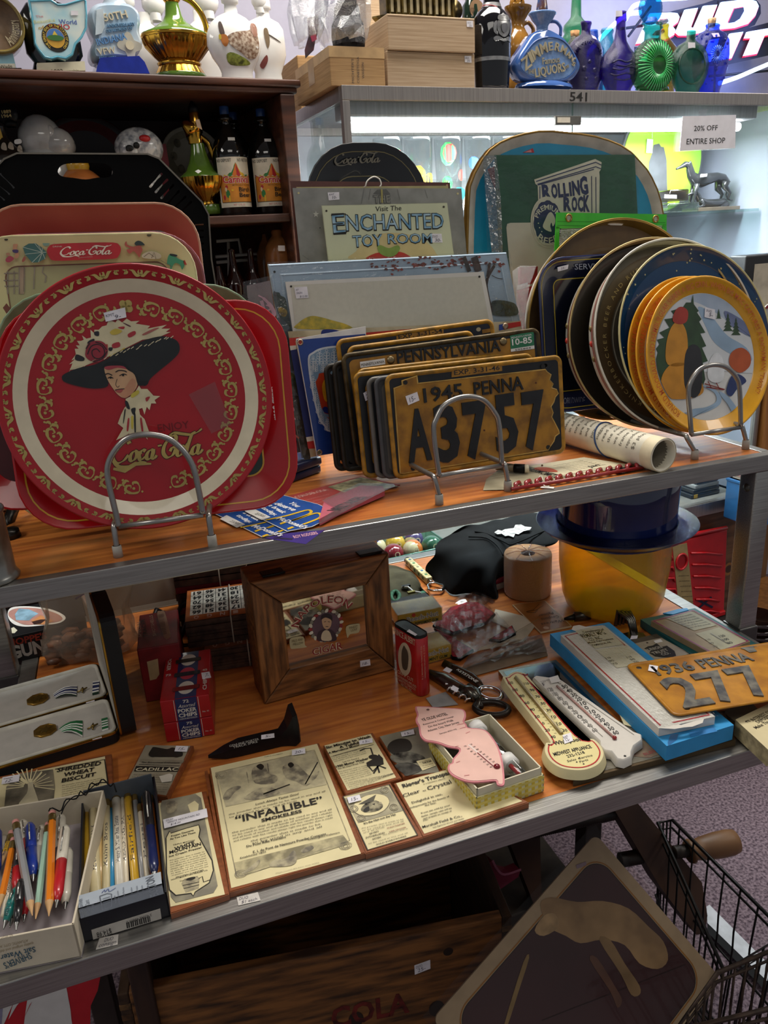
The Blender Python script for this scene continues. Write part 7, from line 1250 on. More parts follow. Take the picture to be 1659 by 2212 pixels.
# medal cases at the left
def case(label,fr,br,lidlabel,stripes,medal):
 A,Bk=onz(*zL(*fr),ZL),onz(*zL(*br),ZL);u=V((0,0,1));dv=(Bk-A).normalized();uu=dv.cross(u);pl=PL(V((A.x,A.y,T0)),uu,dv);wd=(Bk-A).length;Lc=.19
 o=thing('medal_case',label,'case',pl);BV=m('111114',.6,ns=.15,sc=80);b=MB(pl);b.prism(rrect(-Lc,0,0,wd,.012),0,.014,BV);b.out('base',o)
 b=MB(pl);b.loft([[(*p,.014) for p in rrect(-Lc,0,0,wd,.012)],[(*p,.0175) for p in rrect(-Lc-.0005,.0005,-.0005,wd+.0005,.012)],[(*p,.0185) for p in rrect(-Lc,0,0,wd,.012)]],m('b08a3c',.25,.9));b.out('gold_rim',o)
 b=MB(pl);FE=m('b5b1a9',.75,ns=.05,sc=50);O=rrect(-Lc+.002,-.002,.002,wd-.002,.011);b.loft([[(*p,.0175) for p in O],[(*p,.0205) for p in offs(O,.001)],[(*p,.0205) for p in offs(O,.003)],[(*p,.0165) for p in offs(O,.005)]],m('c9c5b8',.6));b.poly(offs(O,.005),FE,.0165);b.out('velvet_tray',o)
 b=MB(pl);lid=rrect(0,wd,0,Lc,.016,4);b.T=Matrix(((0,0,1,.0015),(1,0,0,0),(0,1,0,.003),(0,0,0,1)));b.prism(lid,0,.022,BV);b.loft([[(*p,-.0005) for p in lid],[(*p,.0022) for p in offs(lid,-.0006)],[(*p,.0022) for p in offs(lid,.001)]],m('b08a3c',.25,.9));b.poly(offs(lid,.003),m('c9c2b2',.6),-.0008);b.T=None;b.out('lid',o);return o,pl
def medal(f,c,rx,ry,rib,cols,bar,pin,oo,pl,lab,lab2,h=.0168):
 p=PL(pl.o+pl.n*h,pl.u,pl.v);t=thing('medal',lab,'medal',p);b=MB(p);cc=p.uv(*f(*c));r=abs(p.uv(*f(c[0]+rx,c[1]))[0]-cc[0]);O=[(cc[0]+r*cos(PI/8+i*PI/4),cc[1]+r*.95*sin(PI/8+i*PI/4)) for i in range(8)];GM=m('a8833c',.28,.8,ns=.2,sc=90);b.prism(O,0,.0025,GM);b.loft([[(*q,.0025) for q in O],[(*q,.0034) for q in offs(O,.001)],[(*q,.0025) for q in offs(O,.002)]],GM);b.poly([(cc[0]+r*.6*k*cos(a+.4),cc[1]+r*.6*k*sin(a+.4)) for a,k in [(i*2*PI/14,(1,.5)[i%2]) for i in range(14)]],m('c9a55a',.2,.9),.0029);b.out('medallion',t)
 b=MB(p);q=p.q([f(*k) for k in rib]);A,B_,C,D=[V(k) for k in q];n=len(cols)
 for i,cl in enumerate(cols):
  a0,a1=i/n,(i+1)/n;pt=lambda s,tt:(A+(B_-A)*s)*(1-tt)+(D+(C-D)*s)*tt
  vs=[];
  for s in (0,.25,.5,.75,1):z=.001+.005*sin(PI*s);vs+=[(*pt(s,a0),z),(*pt(s,a1),z)]
  b.add(vs,[(2*k,2*k+2,2*k+3,2*k+1) for k in range(4)],m(cl,.6))
 b.out('ribbon',t)
 pp=p;t2=thing('ribbon_bar',lab2,'ribbon',pp);b=MB(pp);q=[V(k) for k in pp.q([f(*k) for k in bar])];A,B_,C,D=q
 for i,cl in enumerate(cols):pt=lambda s,tt:(A+(B_-A)*s)*(1-tt)+(D+(C-D)*s)*tt;b.prism([tuple(pt(0,i/n)),tuple(pt(1,i/n)),tuple(pt(1,(i+1)/n)),tuple(pt(0,(i+1)/n))],0,.002,m(cl,.6))
 b.out('bar',t2)
 b=MB(pp);q=pp.uv(*f(*pin));b.tube([(q[0]-.008,q[1]-.002,.002),(q[0]+.007,q[1]+.002,.003)],.0012,m('8a7340',.3,.9),6);b.tube([(q[0]-.001,q[1]-.007,.002),(q[0]+.001,q[1]+.006,.003)],.0012,m('8a7340',.3,.9),6);b.ball((q[0],q[1],.003),.003,m('8a7340',.3,.9),n=1);b.out('lapel_pin',0,'small lapel pin in the %s medal case'%('front' if 'front' in lab else 'rear'),'pin')
o,pl=case('front open black medal case holding a green and white ribbon medal',(775,1195),(712,980),'',0,0)
medal(zL,(290,1125),82,44,N('378 1112 152-52-2 105-128-30'),['1f6a3c']*2+['e6e6e0']+['1f6a3c']+['e6e6e0']+['1f6a3c']+['e6e6e0']+['1f6a3c']*2+['e6e6e0'],N('650 1052 40-10 5 76-40 12'),(597,1102),o,pl,'eight-sided gold medal on a green and white ribbon, front case','green and white ribbon bar in the front medal case')
sticker(pl,*zL(N('592 1180 60-15-8-30-59 13')),o,(('5-',.3,.2,.4,.5),),h=.0172)
o,pl=case('rear open black medal case holding a navy and white ribbon medal',(712,962),(640,752),'',0,0)
medal(zL,(242,925),78,42,N('340 890 155-55-5 70-135 13'),['e6e6e0','1f2a5a','e6e6e0','1f2a5a','1f2a5a','e6e6e0','1f2a5a','e6e6e0','1f3a2c'],N('595 812 43-6-6 79-40 10'),(530,868),o,pl,'eight-sided gold medal on a navy and white ribbon, rear case','navy and white ribbon bar in the rear medal case')
sticker(pl,*zL(N('550 945 55-13 0-30-50 10')),o,(('5-',.3,.2,.4,.5),),h=.0172)
# gun kit box
zW=zq(0,1280,6.38);pf_=flat(zW(150,985),zW(880,810),ZL);pl=PL(V((pf_.o.x,pf_.o.y,T0)),pf_.u,(0,0,1));b=MB(pl);o=thing('gun_kit_box',"black HOPPE'S gun cleaning kit box with a pictured lid at the table's back left",'box',pl);x1=pl.uv(*zW(1250,700))[0];y1=pl.uv(*zW(500,535))[1];BX=m('18181a',.45,ns=.1);b.box(-.03,x1,0,y1,-.12,0,BX,.001);b.out('carton',o)
b=MB(pl);b.pt("HOPPE'S",zW(120,745),zW(650,630),14,m('b5402a'),.0005,bd=.03);b.pt('GUN CLEANING',zW(150,918),zW(1700,560),26,m('cfc9c0'),.0005,bd=.045);b.out('lettering',o)
pt_=PL(pl.W(0,y1,0),pl.u,-pl.n);b=MB(pt_);b.px(zW(sp(N('120 360-10-100 70-60 220-10 300 40 200 100-70 85-230 35-250 20-150-30'),4)),WHITE,.0005);b.px(zW(sp(N('140 340-10-80 120-45 250 0 260 65 100 70-60 50-240 30-230 10'),4)),m('b98a80'),.0009);b.px(zW(N('205 300 55-80 140 10 130 60-80 50-50 45-180-5')),m('8fb5cc',.5,ns=.2,sc=60),.0012);b.px(zW(N('430 390 130-80 180 80-100 50-160-5')),m('c98a5a'),.0014);b.px(zW(N('440 400 120-30 80 0-80 60-90 5')),m('3a2420'),.0016);b.out('lid_picture',o)
b=MB(pt_);b.px(zW(N('155 490 35-15 50 45-40 40-35 0')),m('d8d6c0'),.001);b.out('torn_patch',o)
# plastic bags
def bag(name,label,pl,rows,seed,con=None,mat=None,fl=.35):
 rg=random.Random(seed);b=MB(pl);o=thing(name,label,'bag',pl)
 N=26;rings=[]
 for cx,cy,w_,d_ in rows:rings.append([(cx+w_*cos(t)*(1+rg.uniform(-.12,.12)),cy+rg.uniform(-.004,.004)*0,d_*sin(t)*(1+rg.uniform(-fl,fl))) for t in [2*PI*j/N for j in range(N)]])
 b.loft(rings,mat or G('ead9c4',.22,.4),caps=True);b.out('film',o)
 if con:e=MB(pl);con(e,rg);e.out('contents',o,kind='stuff')
 return o
P0=onz(*zL(520,690),ZL);pl=up(V((P0.x,P0.y+.02,T0)),0,0)
uvz=lambda x,y:pl.uv(*zL(x,y))
def shells(e,rg):
 for i in range(46):
  e.ball((rg.uniform(-.045,.07),rg.uniform(.008,.05),rg.uniform(-.02,.02)),rg.uniform(.008,.014),m(rg.choice(('8a5f45','a5765a','6d4a38','7a6a66')),.4,ns=.3,sc=70),1.4,.7,.7,1)
bag('plastic_bag','clear plastic bag of brown pieces between the gun kit box and medal lids',pl,[(.02,.0,.055,.028),(.02,.02,.075,.036),(.02,.05,.07,.034),(.02,.08,.065,.026),(.03,.12,.07,.018),(.03,.15,.08,.012),(.03,.168,.085,.006)],5,shells)
P0=onz(*zL(1000,600),ZL);pl=up(V((P0.x-.02,P0.y+.06,T0)),-10,0)
bag('zip_bag','crumpled clear zip bag with a purple seal behind the red shotshell box',pl,[(.0,.0,.07,.03),(.0,.05,.085,.035),(.0,.10,.085,.03),(-.01,.15,.085,.02),(-.01,.19,.08,.008)],11)
b=MB(pl);b.tube([(-.09,.10,.032),(-.02,.135,.034),(.07,.165,.030)],.0015,m('7a5a8a',.4),6);b.out('zip_strip',bpy.data.objects['zip_bag'])
# shotshell carton
def stand(fb,fc,z=ZL):
 f_=flat(fb,fc,z);return PL(V((f_.o.x,f_.o.y,z+.0012)),f_.u,(0,0,1))
pl=stand(zL(938,945),zL(1205,895));h_=pl.uv(*zL(892,602))[1];w_=pl.uv(*zL(1205,895))[0]*.98;dp=PL(pl.W(0,h_,0),pl.u,-pl.n).uv(*zL(840,390))[1]
o=thing('shotshell_box','worn red TRACER SHOTSHELLS carton behind the poker chip boxes','box',pl);RDB=m('8d1d20',.5,ns=.18,sc=30,h2='6d1518');b=MB(pl);b.box(0,w_,0,h_,-dp,0,RDB,.0015);b.out('carton',o)
b=MB(pl);b.px(zL(N('940 680 70-20 10 100-20 30-40 10')),m('c9a87a'),.0005);b.out('front_print',o)
pt_=PL(pl.W(0,h_,0),pl.u,-pl.n);b=MB(pt_);TN=m('c9a58a')
for t,a,c,h,mt in (('SPECIAL',(905,520),(895,418),8,TN),('TRACER',(945,520),(925,405),10,m('2a1416')),('SHOTSHELLS',(1000,512),(975,380),8,TN),('CUTOFF',(1030,475),(1010,400),6,m('2a1416'))):
 A,B_=pt_.uv(*zL(*a),.0006),pt_.uv(*zL(*c),.0006);b.text(t,A,B_,h*.0006,mt,.0006,bd=.015)
b.px(zL(sp(N('1005 372 25-17 25 7 35 138-5 25-35 0'))),m('b58f72'),.0006);
for i in range(4):A,B_=pt_.uv(*zL(1040+i*9,512-i*2)),pt_.uv(*zL(1020+i*9,380-i*2));b.text('specially loaded for night',A,B_,.0026,m('6a3a30'),.001,bd=0)
b.out('lid_print',o)
# poker chip boxes
pl=stand(zL(1068,1200),zL(1378,1150));w_=pl.uv(*zL(1376,1150))[0];y1=pl.uv(*zL(1052,1075))[1];y2=pl.uv(*zL(1050,932))[1]
ptp=PL(pl.W(0,y2,0),pl.u,-pl.n);dp=ptp.uv(*zL(1010,645))[1]
PKR=m('a5161c',.4,ns=.08,ct_=.2);PKB=m('1d2a5a',.4,ns=.08,ct_=.2);PW=m('d9d2c6')
for i,(a,c,num,yb_) in enumerate(((0,y1-.0008,'75',1040),(y1,y2,'72',905))):
 p=pl.at(0,a,0);o=thing('poker_chip_box',('upper' if i else 'lower')+' red and blue Assorted POKER CHIPS box in the stack of two','box',p);b=MB(p);b.box(0,w_,0,c-a,-dp,0,PKR,.001);b.box(w_*.30,w_*.74,.0,c-a-.0002,-.001,.0004,PKB);b.out('carton',o)
 b=MB(p);X=lambda f_:w_*f_;Hh=c-a
 b.text(num,(X(.46),Hh*.80),(X(.58),Hh*.80),Hh*.13,PW,.0008,bd=.02);b.text('Assorted',(X(.35),Hh*.60),(X(.68),Hh*.60),Hh*.15,PW,.0008,bd=0,shear=.3);b.text('POKER',(X(.33),Hh*.38),(X(.71),Hh*.38),Hh*.16,PW,.0008,bd=.03);b.text('CHIPS',(X(.33),Hh*.17),(X(.71),Hh*.17),Hh*.16,PW,.0008,bd=.03);b.text('UNBREAKABLE NOISELESS',(X(.34),Hh*.06),(X(.70),Hh*.06),Hh*.06,PW,.0008,bd=0);b.text('No. 41',(X(.82),Hh*.25),(X(.95),Hh*.25),Hh*.07,PW,.0008,bd=0)
 for f_ in (.27,.765):b.box(X(f_),X(f_)+.0006,.001,Hh-.001,0,.0005,PW)
 b.out('front_print',o)
 if i:
  pt_=PL(p.W(0,Hh,0),p.u,-p.n);b=MB(pt_);b.poly(rrect(w_*.30,w_*.74,.001,dp-.001,.001),PKB,.0004)
  for k,cl in enumerate(('d9d2c6','b5384a','d9d2c6')):
   y=dp*(.2+.3*k);b.poly(circ(w_*.52,y,w_*.17,dp*.13,24),m(cl,.5),.0007);b.poly(rrect(w_*.24,w_*.80,y-dp*.055,y+dp*.03,.002),INK,.001)
   for j in range(22):x=w_*(.25+.54*j/22);b.box(x,x+w_*.016,y-dp*.05,y+dp*.02,.0008,.002,m(('8a2424','2a2a30','3a3028')[k],.5))
  for t,a_,c_ in (('POKER',(.06,.9),(.06,.62)),('72',(.05,.5),(.17,.5)),('45',(.84,.5),(.95,.5)),('CHIPS',(.95,.1),(.95,.38))):b.text(t,(w_*a_[0],dp*a_[1]),(w_*c_[0],dp*c_[1]),w_*.08,PW,.0006,bd=.02)
  b.out('top_slots',o);sticker(pt_,*zL(N('1295 790 57-10-12-38-52 8')),o,(('7-',.3,.2,.4,.5),),h=.0012)
# bingo card bundles
def bundle(label,pl,w_,d_,z0,z1,top,col,nums,kk):
 p=PL(pl.W(0,0,z0),pl.u,pl.v);o=thing('bingo_card_bundle',label,'bingo cards',p);b=MB(p);n=9;rg=random.Random(int(w_*1e5));BRW=m('5a4032',.7,ns=.3,sc=60);
 for i in range(n):dx,dy=rg.uniform(-.0015,.0015),rg.uniform(-.0015,.0015);a=(z1-z0)*i/n;b.box(dx,w_+dx,dy,d_+dy,a,a+(z1-z0)/n*.9,m('8d2228',.6) if (i%3==0 and kk=='red') else BRW)
 b.out('cards',o);b=MB(p);H=z1-z0+.0004;C=m(col,.5);b.poly([(0,0),(w_,0),(w_,d_),(0,d_)],C,H);b.poly([(w_*.06,d_*.16),(w_*.96,d_*.16),(w_*.96,d_*.94),(w_*.06,d_*.94)],m('d9d2c2'),H+.0003)
 for i in range(1,5):x=w_*(.06+.9*i/5);b.poly([(x-.0004,d_*.16),(x+.0004,d_*.16),(x+.0004,d_*.94),(x-.0004,d_*.94)],INK,H+.0005)
 for j in range(1,5):y=d_*(.16+.78*j/5);b.poly([(w_*.06,y-.0003),(w_*.96,y-.0003),(w_*.96,y+.0003),(w_*.06,y+.0003)],INK,H+.0005)
 for i in range(5):
  for j in range(5):
   x=w_*(.06+.9*(i+.85)/5);y=d_*(.16+.78*(j+.82)/5);b.text(str(nums[i][j]),(x,y),(x-w_*.12,y),d_*.095,INK,H+.0006,bd=.04)
 for i,t in enumerate('OGNIB'):x=w_*(.06+.9*(i+.7)/5);b.text(t,(x,d_*.13),(x-w_*.07,d_*.13),d_*.09,m('d9c2b2'),H+.0004,bd=.02)
 b.out('top_card',o);b=MB(p);b.tube([(w_*.62,-.001,z*1.0) for z in (.0,H/2,H)]+[(w_*.62,d_*k,H+.001) for k in (.1,.5,1)],.0012,m('c9c0ae',.6),6);b.out('rubber_band',o);return o
NUM=[[66,67,72,74,75],[51,49,48,46,54],[31,39,40,42,44],[19,26,18,29,20],[1,12,13,6,9]]
pz0=flat(zL(1330,750),zL(1575,712),ZL);pz0=PL(V((pz0.o.x,pz0.o.y,T0)),pz0.u,pz0.v)
bundle('lowest bingo card bundle with plain card backs, left of the cigar box',pz0,.11,.12,0,.040,None,'9a6a4a',NUM,'o')
pu=pz0.at(-.024,.012,0);bundle('orange-edged bingo card bundle on top of the lowest bundle',pu,.115,.12,.0406,.088,None,'b5642c',[[66,62,70,64,61],[51,48,56,50,46],[33,36,37,31,44],[17,22,24,18,30],[3,5,7,9,11]],'o')
pv=pz0.at(-.045,.145,0);bundle('red-edged bingo card bundle behind the orange-edged one',pv,.125,.13,0,.118,None,'a8242c',NUM,'red')
pw=pz0.at(.02,.17,0);bundle('small red bingo card bundle lying on top of the red-edged bundle',pw,.10,.09,.1186,.140,None,'b52a30',[[1,12,13,2,3],[16,17,18,19,20],[31,32,33,34,35],[46,47,48,49,50],[61,62,63,64,65]],'red')
b=MB(flat(zL(1215,640),zL(1300,615),T0));b.tube([(.0+.03*cos(t)*(1+.3*sin(3*t)),.05+.035*sin(t),.01+.028*(1+sin(2.3*t))) for t in [i*.35 for i in range(40)]],.004,m('1c1a1a'),7);b.out('cable_coil',0,'dark coiled cable heaped between the red shotshell box and bingo cards','cable')

# cigar box with a mirror
pl=stand(zM(207,1095),zM(1040,870));w_=pl.uv(*zM(1040,870))[0];h_=(pl.uv(*zM(125,300))[1]+pl.uv(*zM(1035,125))[1])/2;ptp=PL(pl.W(0,h_,0),pl.u,-pl.n);dp=ptp.uv(*zM(25,225))[1]
OAK=m('8f5c30',.5,ns=.3,sc=9,sx_=(2,16,16),h2='4d2e15',detail=8);OAK2=m('8f5c30',.5,ns=.3,sc=9,sx_=(16,2,16),h2='4d2e15',detail=8)
o=thing('cigar_box','dark oak box with a mirrored NAPOLEON CIGAR panel framed in its front','box',pl);b=MB(pl);b.box(0,w_,0,h_,-dp,-.004,OAK,.003,3);b.out('carcass',o)
op=pl.q([zM(330,440),*zM(N('860 335 12 403-512 119'))]);x0=(op[0][0]+op[3][0])/2;x1=(op[1][0]+op[2][0])/2;y0=(op[2][1]+op[3][1])/2;y1=(op[0][1]+op[1][1])/2
for k,(q,mt) in enumerate(((((0,h_),(w_,h_),(x1,y1),(x0,y1)),OAK),(((w_,h_),(w_,0),(x1,y0),(x1,y1)),OAK2),(((w_,0),(0,0),(x0,y0),(x1,y0)),OAK),(((0,0),(0,h_),(x0,y1),(x0,y0)),OAK2))):
 b=MB(pl);q2=[q[0],q[1],q[2],q[3]];b.loft([[(*p,-.004) for p in q2],[(*p,.0045) for p in offs(q2,.0006)],[(*p,.006) for p in offs(q2,.0022)]],mt,smooth=False);b.poly(offs(q2,.0022),mt,.006);b.out('frame_rail',o)
b=MB(pl);b.poly([(x0,y0),(x1,y0),(x1,y1),(x0,y1)],m('b9b5ae',.04,1,ns=.02),-.0032);H=-.0028;RW=m('8a2c2e',.4);
c=pl.uv(*zM(605,597),H);rr_=abs(pl.uv(*zM(713,597),H)[0]-c[0])
for bd,mt,dz in ((.05,m('d8c6a8',.4),0),(.01,RW,.0003)):b.arct('NAPOLEON',(c[0],c[1]-rr_*.35),rr_*1.75,158,38,rr_*.42,mt,H+dz,bd=bd)
for bd,mt,dz in ((.05,m('d8c6a8',.4),0),(.01,RW,.0003)):b.pt('CIGAR',zM(520,790),zM(712,742),15,mt,H+dz,bd=bd)
for i in range(26):a=2*PI*i/26;b.poly(circ(c[0]+rr_*.92*cos(a),c[1]+rr_*.92*sin(a),rr_*.15,rr_*.1,8,rot=i*40),m(('c9bfa8','8a2c2e','d8d0bc','7a7466')[i%4],.5),H+.0003+i*.00001)
b.poly(circ(*c,rr_*.82,n=36),m('5d4650',.5,ns=.15),H+.0006);
def pm(L,h,z):b.px(zM(sp(L)),m(h,.5,ns=.06),H+z)
pm(N('548 690 7-50 35-20 35-2 35 22 12 50-62 10'),'3a2c34',.0009);pm(N('578 690 2-45 25-20 25 15 10 50'),'c9b89a',.0011);pm(N('578 560 12-20 35 0 15 20-4 40-24 22-24-17'),'c09a78',.0013);pm(N('572 560 8-28 32-12 30 12 3 38-13-14-32-11'),'2a2024',.0015)
for L in ([(590,570),(602,568)],[(615,568),(628,570)],[(600,600),(618,600)]):b.rib(pl.q(zM(L),H),.0008,INK,H+.0017)
SC=m('b9ac84');pm(N('372 690 23-18 65-4 10 52 10 15-80 10-22-5'),'b9ac84',.0003);pm(N('735 602 65-17 22 5-7 50-55 12-15 23-7-15'),'b9ac84',.0003);b.pt('MILD AND',zM(388,705),zM(458,690),5,m('6a5c3a'),H+.0008,bd=0);b.pt('MELLOW',zM(395,725),zM(460,712),5,m('6a5c3a'),H+.0008,bd=0);b.pt('FINEST',zM(755,620),zM(808,608),5,m('6a5c3a'),H+.0008,bd=0);b.pt('LEAF',zM(765,636),zM(805,626),5,m('6a5c3a'),H+.0008,bd=0)
b.out('mirror',o)
for a in ((165,240,300,205),(775,112,908,85)):
 b=MB(ptp);p0=ptp.uv(*zM(a[0],a[1]));p1=ptp.uv(*zM(a[2],a[3]));b.box(p0[0],p1[0],.002,.022,0,.002,m('1a1614',.4,.5),.0006);b.tube([(p0[0],.001,.002),(p1[0],.001,.002)],.002,m('1a1614',.4,.5),8);b.out('hinge',o)
sticker(pl,*zM(N('825 862 65-12-4-38-63 11')),o,(('18-',.2,.25,.55,.45),),h=.0068)
# tobacco tin
f_=flat(zN(48,1342),zN(238,1476),ZL);pl=PL(V((f_.o.x,f_.o.y,T0)),f_.u,f_.v);ps=PL(V((f_.o.x,f_.o.y,T0)),f_.u,(0,0,1));w_=pl.uv(*zN(238,1476))[0];h_=ps.uv(*zN(36,890))[1];dd=.024
o=thing('tobacco_tin','upright red PRINCE ALBERT crimp cut tobacco tin with a dark flip lid','tin',pl);TR=m('a3121a',.3,ns=.1,ct_=.4);b=MB(pl);xs=rrect(0,w_,0,dd,.010,6);b.loft([[(*p,.0) for p in offs(xs,.001)],[(*p,.002) for p in xs],[(*p,h_-.006) for p in xs],[(*p,h_-.004) for p in offs(xs,.001)]],TR);b.out('body',o)
b=MB(pl);DKL=m('1a1816',.25,.6);b.loft([[(*p,h_-.006) for p in offs(xs,.0006)],[(*p,h_-.001) for p in offs(xs,.0006)],[(*p,h_) for p in offs(xs,.0016)],[(*p,h_-.001) for p in offs(xs,.003)]],DKL);b.poly(offs(xs,.003),DKL,h_-.001);b.out('lid',o)
b=MB(ps);H=.0006;TX=m('d2b89a');b.px(zN(circ(124,1168,52,130,28,rot=-3)),m('c9b79a'),H);b.px(zN(sp(N('108 1080 10-18 10 18 17 30 7 60-12 80-32-10-10-70 2-60'))),m('4a4236'),H+.0004)
b.pt('PRINCE ALBERT',zN(38,965),zN(205,1065),12,TX,H,bd=.01);
for t,a,c in (('CRIMP CUT',(68,1275),(192,1350)),('LONG BURNING PIPE AND',(52,1295),(215,1395)),('CIGARETTE TOBACCO',(60,1325),(208,1415)),('NET WT. OZ.',(95,1370),(180,1425))):b.pt(t,zN(*a),zN(*c),5 if t!='CRIMP CUT' else 7,TX,H,bd=0)
b.out('front_print',o);sticker(pl.at(0,0,h_-.001),*zN(N('140 950 65 35 17-10-64-40')),o,(),h=.0012)
sd=PL(ps.W(w_,0,0),f_.v,(0,0,1));b=MB(sd);
for x,t in ((.007,'R. J. REYNOLDS TOBACCO CO.'),(.012,'WINSTON SALEM N. C. U.S.A.')):b.text(t,(x,h_*.3),(x,h_*.85),.0022,m('c9a08a'),.0006,bd=0)
b.out('side_print',o)
# gum packs
GY=m('dcbc3c',.4,ns=.12,ct_=.4)
for lab,fb,fc,tl,z,t1,a1,c1,t2,a2,c2 in (('upper yellow Beech-Nut peppermint gum pack behind the tobacco tin',(185,912),(418,868),(100,825),ZL+.026,'Beech-Nut',(140,882),(388,825),'PEPPERMINT GUM',(205,905),(385,868)),('lower yellow Beech-Nut peppermint gum pack beside the tobacco tin',(285,1215),(492,1160),(272,1085),ZL,'Beech-Nut',(255,1160),(468,1105),'PEPPERMINT GUM',(225,1205),(455,1152))):
 f_=flat(zN(*fb),zN(*fc),z);f_=PL(f_.W(-.025,0),f_.u,f_.v);ps=PL(V((f_.o.x,f_.o.y,z+.0012)),f_.u,(0,0,1));w_=ps.uv(*zN(*fc))[0];h_=.024;o=thing('gum_pack',lab,'gum',ps);b=MB(ps);b.box(0,w_,0,h_,-.05,0,GY,.002,3);b.out('carton',o);b=MB(ps)
 b.pt(t1,zN(*a1),zN(*c1),10,m('e8e0c8'),.0008,bd=.06);b.pt(t1,zN(*a1),zN(*c1),10,m('8a8478'),.0011,bd=.02);b.pt(t2,zN(*a2),zN(*c2),6.5,m('2a3a22'),.0010,bd=.02);b.poly(circ(w_*.35,h_*.82,.0035,n=14),m('b5402a'),.0008);b.out('front_print',o);b=MB(ps);b.box(-.0006,w_+.0006,-.0004,h_+.0006,-.0506,.0006,film('film16','f6f4ee',.06,.08,.6,80));b.out('cellophane',o)
b=MB(ground(onz(*zN(150,905),ZL)+V((.012,.03,.0012))));b.box(-.03,.05,-.012,.035,0,.0235,m('1c1c1e',.8,ns=.2),.004,3);b.out('cloth_pad',0,'folded black cloth under the upper gum pack','cloth')
# folded soft goods as lofted surfaces
def cloth(name,label,cat,rows,mat,seed,amp=.004,sc=28,n=7):
 from mathutils import noise as NZ
 G_=[[V(onz(*f(x,y),z)) if True else 0 for (x,y) in pts] for f,z,pts in rows];A_=[spl(r,n) for r in G_];N_=len(A_[0]);C_=[spl([A_[i][j] for i in range(len(A_))],n) for j in range(N_)];M_=len(C_[0])
 o0=G_[0][0].copy();pl=ground(V((o0.x,o0.y,T0)));vs=[]
 for i in range(M_):
  for j in range(N_):
   p=C_[j][i];e=0 if i in (0,M_-1) else amp;q=p+V((NZ.noise(p*sc+V((seed,0,0))),NZ.noise(p*sc+V((0,seed,0))),NZ.noise(p*sc+V((0,0,seed)))))*e;q.z=max(q.z,T0+.0002);vs.append(q-pl.o)
 b=MB(pl);b.add(vs,[(i*N_+j,i*N_+j+1,(i+1)*N_+j+1,(i+1)*N_+j) for i in range(M_-1) for j in range(N_-1)],mat,True);return b,pl
BLC=m('121517',.85,ns=.2,sc=20,spec=.2)
rows=[(zN,ZL,N('320 540 110 80 70 50 140-10 200 45 15-105 145 0')),(zN,ZL+.025,N('300 440 110 40 110 90 130 0 150 40 50-80 110-50')),(zN,ZL+.055,N('360 340 90 10 110 70 140 30 120-10 110-50 220-80')),(zN,ZL+.072,N('385 245 115-5 140 40 140 30 170-20 150-40 210 0')),(zN,ZL+.078,N('480 195 120-25 120 10 130 10 130 10 140-30 190 10')),(zN,ZL+.078,N('600 150 80-25 100-30 120-35 110-20 120-10 130 40')),(zN,ZL,N('640 240 60 0 100-10 100-20 100-20 100-10 150 20'))]
b,pl=cloth('folded_shirt','','',rows,BLC,3,.006,26);q=[onz(*zN(*p),ZL+.0835)-pl.o for p in N('822 180 28-20 30 8 25-13 35-5 35-5 10-23 45-4 30 17 52 5-12 20-50 10-40 25-25-5-13 28-42-13-25 5-25-20-35 5')]
b.add([tuple(p) for p in q],[range(len(q))],m('c9c9c6',.7,ns=.3,sc=120))
for L in (N('670 175 90 15 100 45 85 45'),N('945 280 105-40 100-45 110-45'),N('620 215 140 10 90 65 40 70')):b.tube([tuple(onz(*zN(*p),ZL+.080)-pl.o) for p in so(L,4)],.0016,BLC,6)
b.out('folded_shirt',0,'folded black shirt with a small white print, heaped behind the paper roll','shirt')
OLV=m('4d4a38',.85,ns=.2,sc=25,spec=.2)
b,pl=cloth('','','',[(zN,ZL,N('-60 800 120-10 140-45 90-45 40-10')),(zN,ZL+.012,N('-60 740 120-20 110-30 100-40 50 30')),(zN,ZL+.022,N('-60 600 120-10 90-10 80 20 70 50')),(zN,ZL+.022,N('-60 500 110-10 70 0 60 20 60 90')),(zN,ZL,N('-60 430 110 15 70 25 70 30 60 90'))],OLV,5,.004,30)
o=b.out('green_uniform',0,'olive cloth piece with green braid edging beside the cigar box','cloth')
GBR=m('2f6a48',.7,ns=.3,sc=140);p_=PL(pl.o+V((0,0,.018)),(1,0,0),(0,1,0));b=MB(p_);b.tube([tuple(onz(*zN(*p),ZL+.0165)-p_.o) for p in so(N('40 752 90-17 90-35 50-40'),5)],.007,GBR,8);b.tube([tuple(onz(*zN(*p),ZL+.022)-p_.o) for p in circ(50,680,32,40,16)],.004,GBR,7,closed=True);b.out('braid',o)
b=MB(p_);b.tube([tuple(onz(*zN(*p),ZL+.026)-p_.o) for p in N('100 605 50 0 40 35 60 10')],.0016,WHITE,6);b.box(*(lambda p:(p.x-.007,p.x+.007,p.y-.003,p.y+.003,p.z,p.z+.004))(onz(*zN(175,655),ZL+.024)-p_.o),m('8a7a3a',.3,.8));b.box(*(lambda p:(p.x-.008,p.x+.008,p.y-.003,p.y+.003,p.z,p.z+.004))(onz(*zN(135,605),ZL+.024)-p_.o),m('2a2622',.3,.8));b.out('clasp',o)
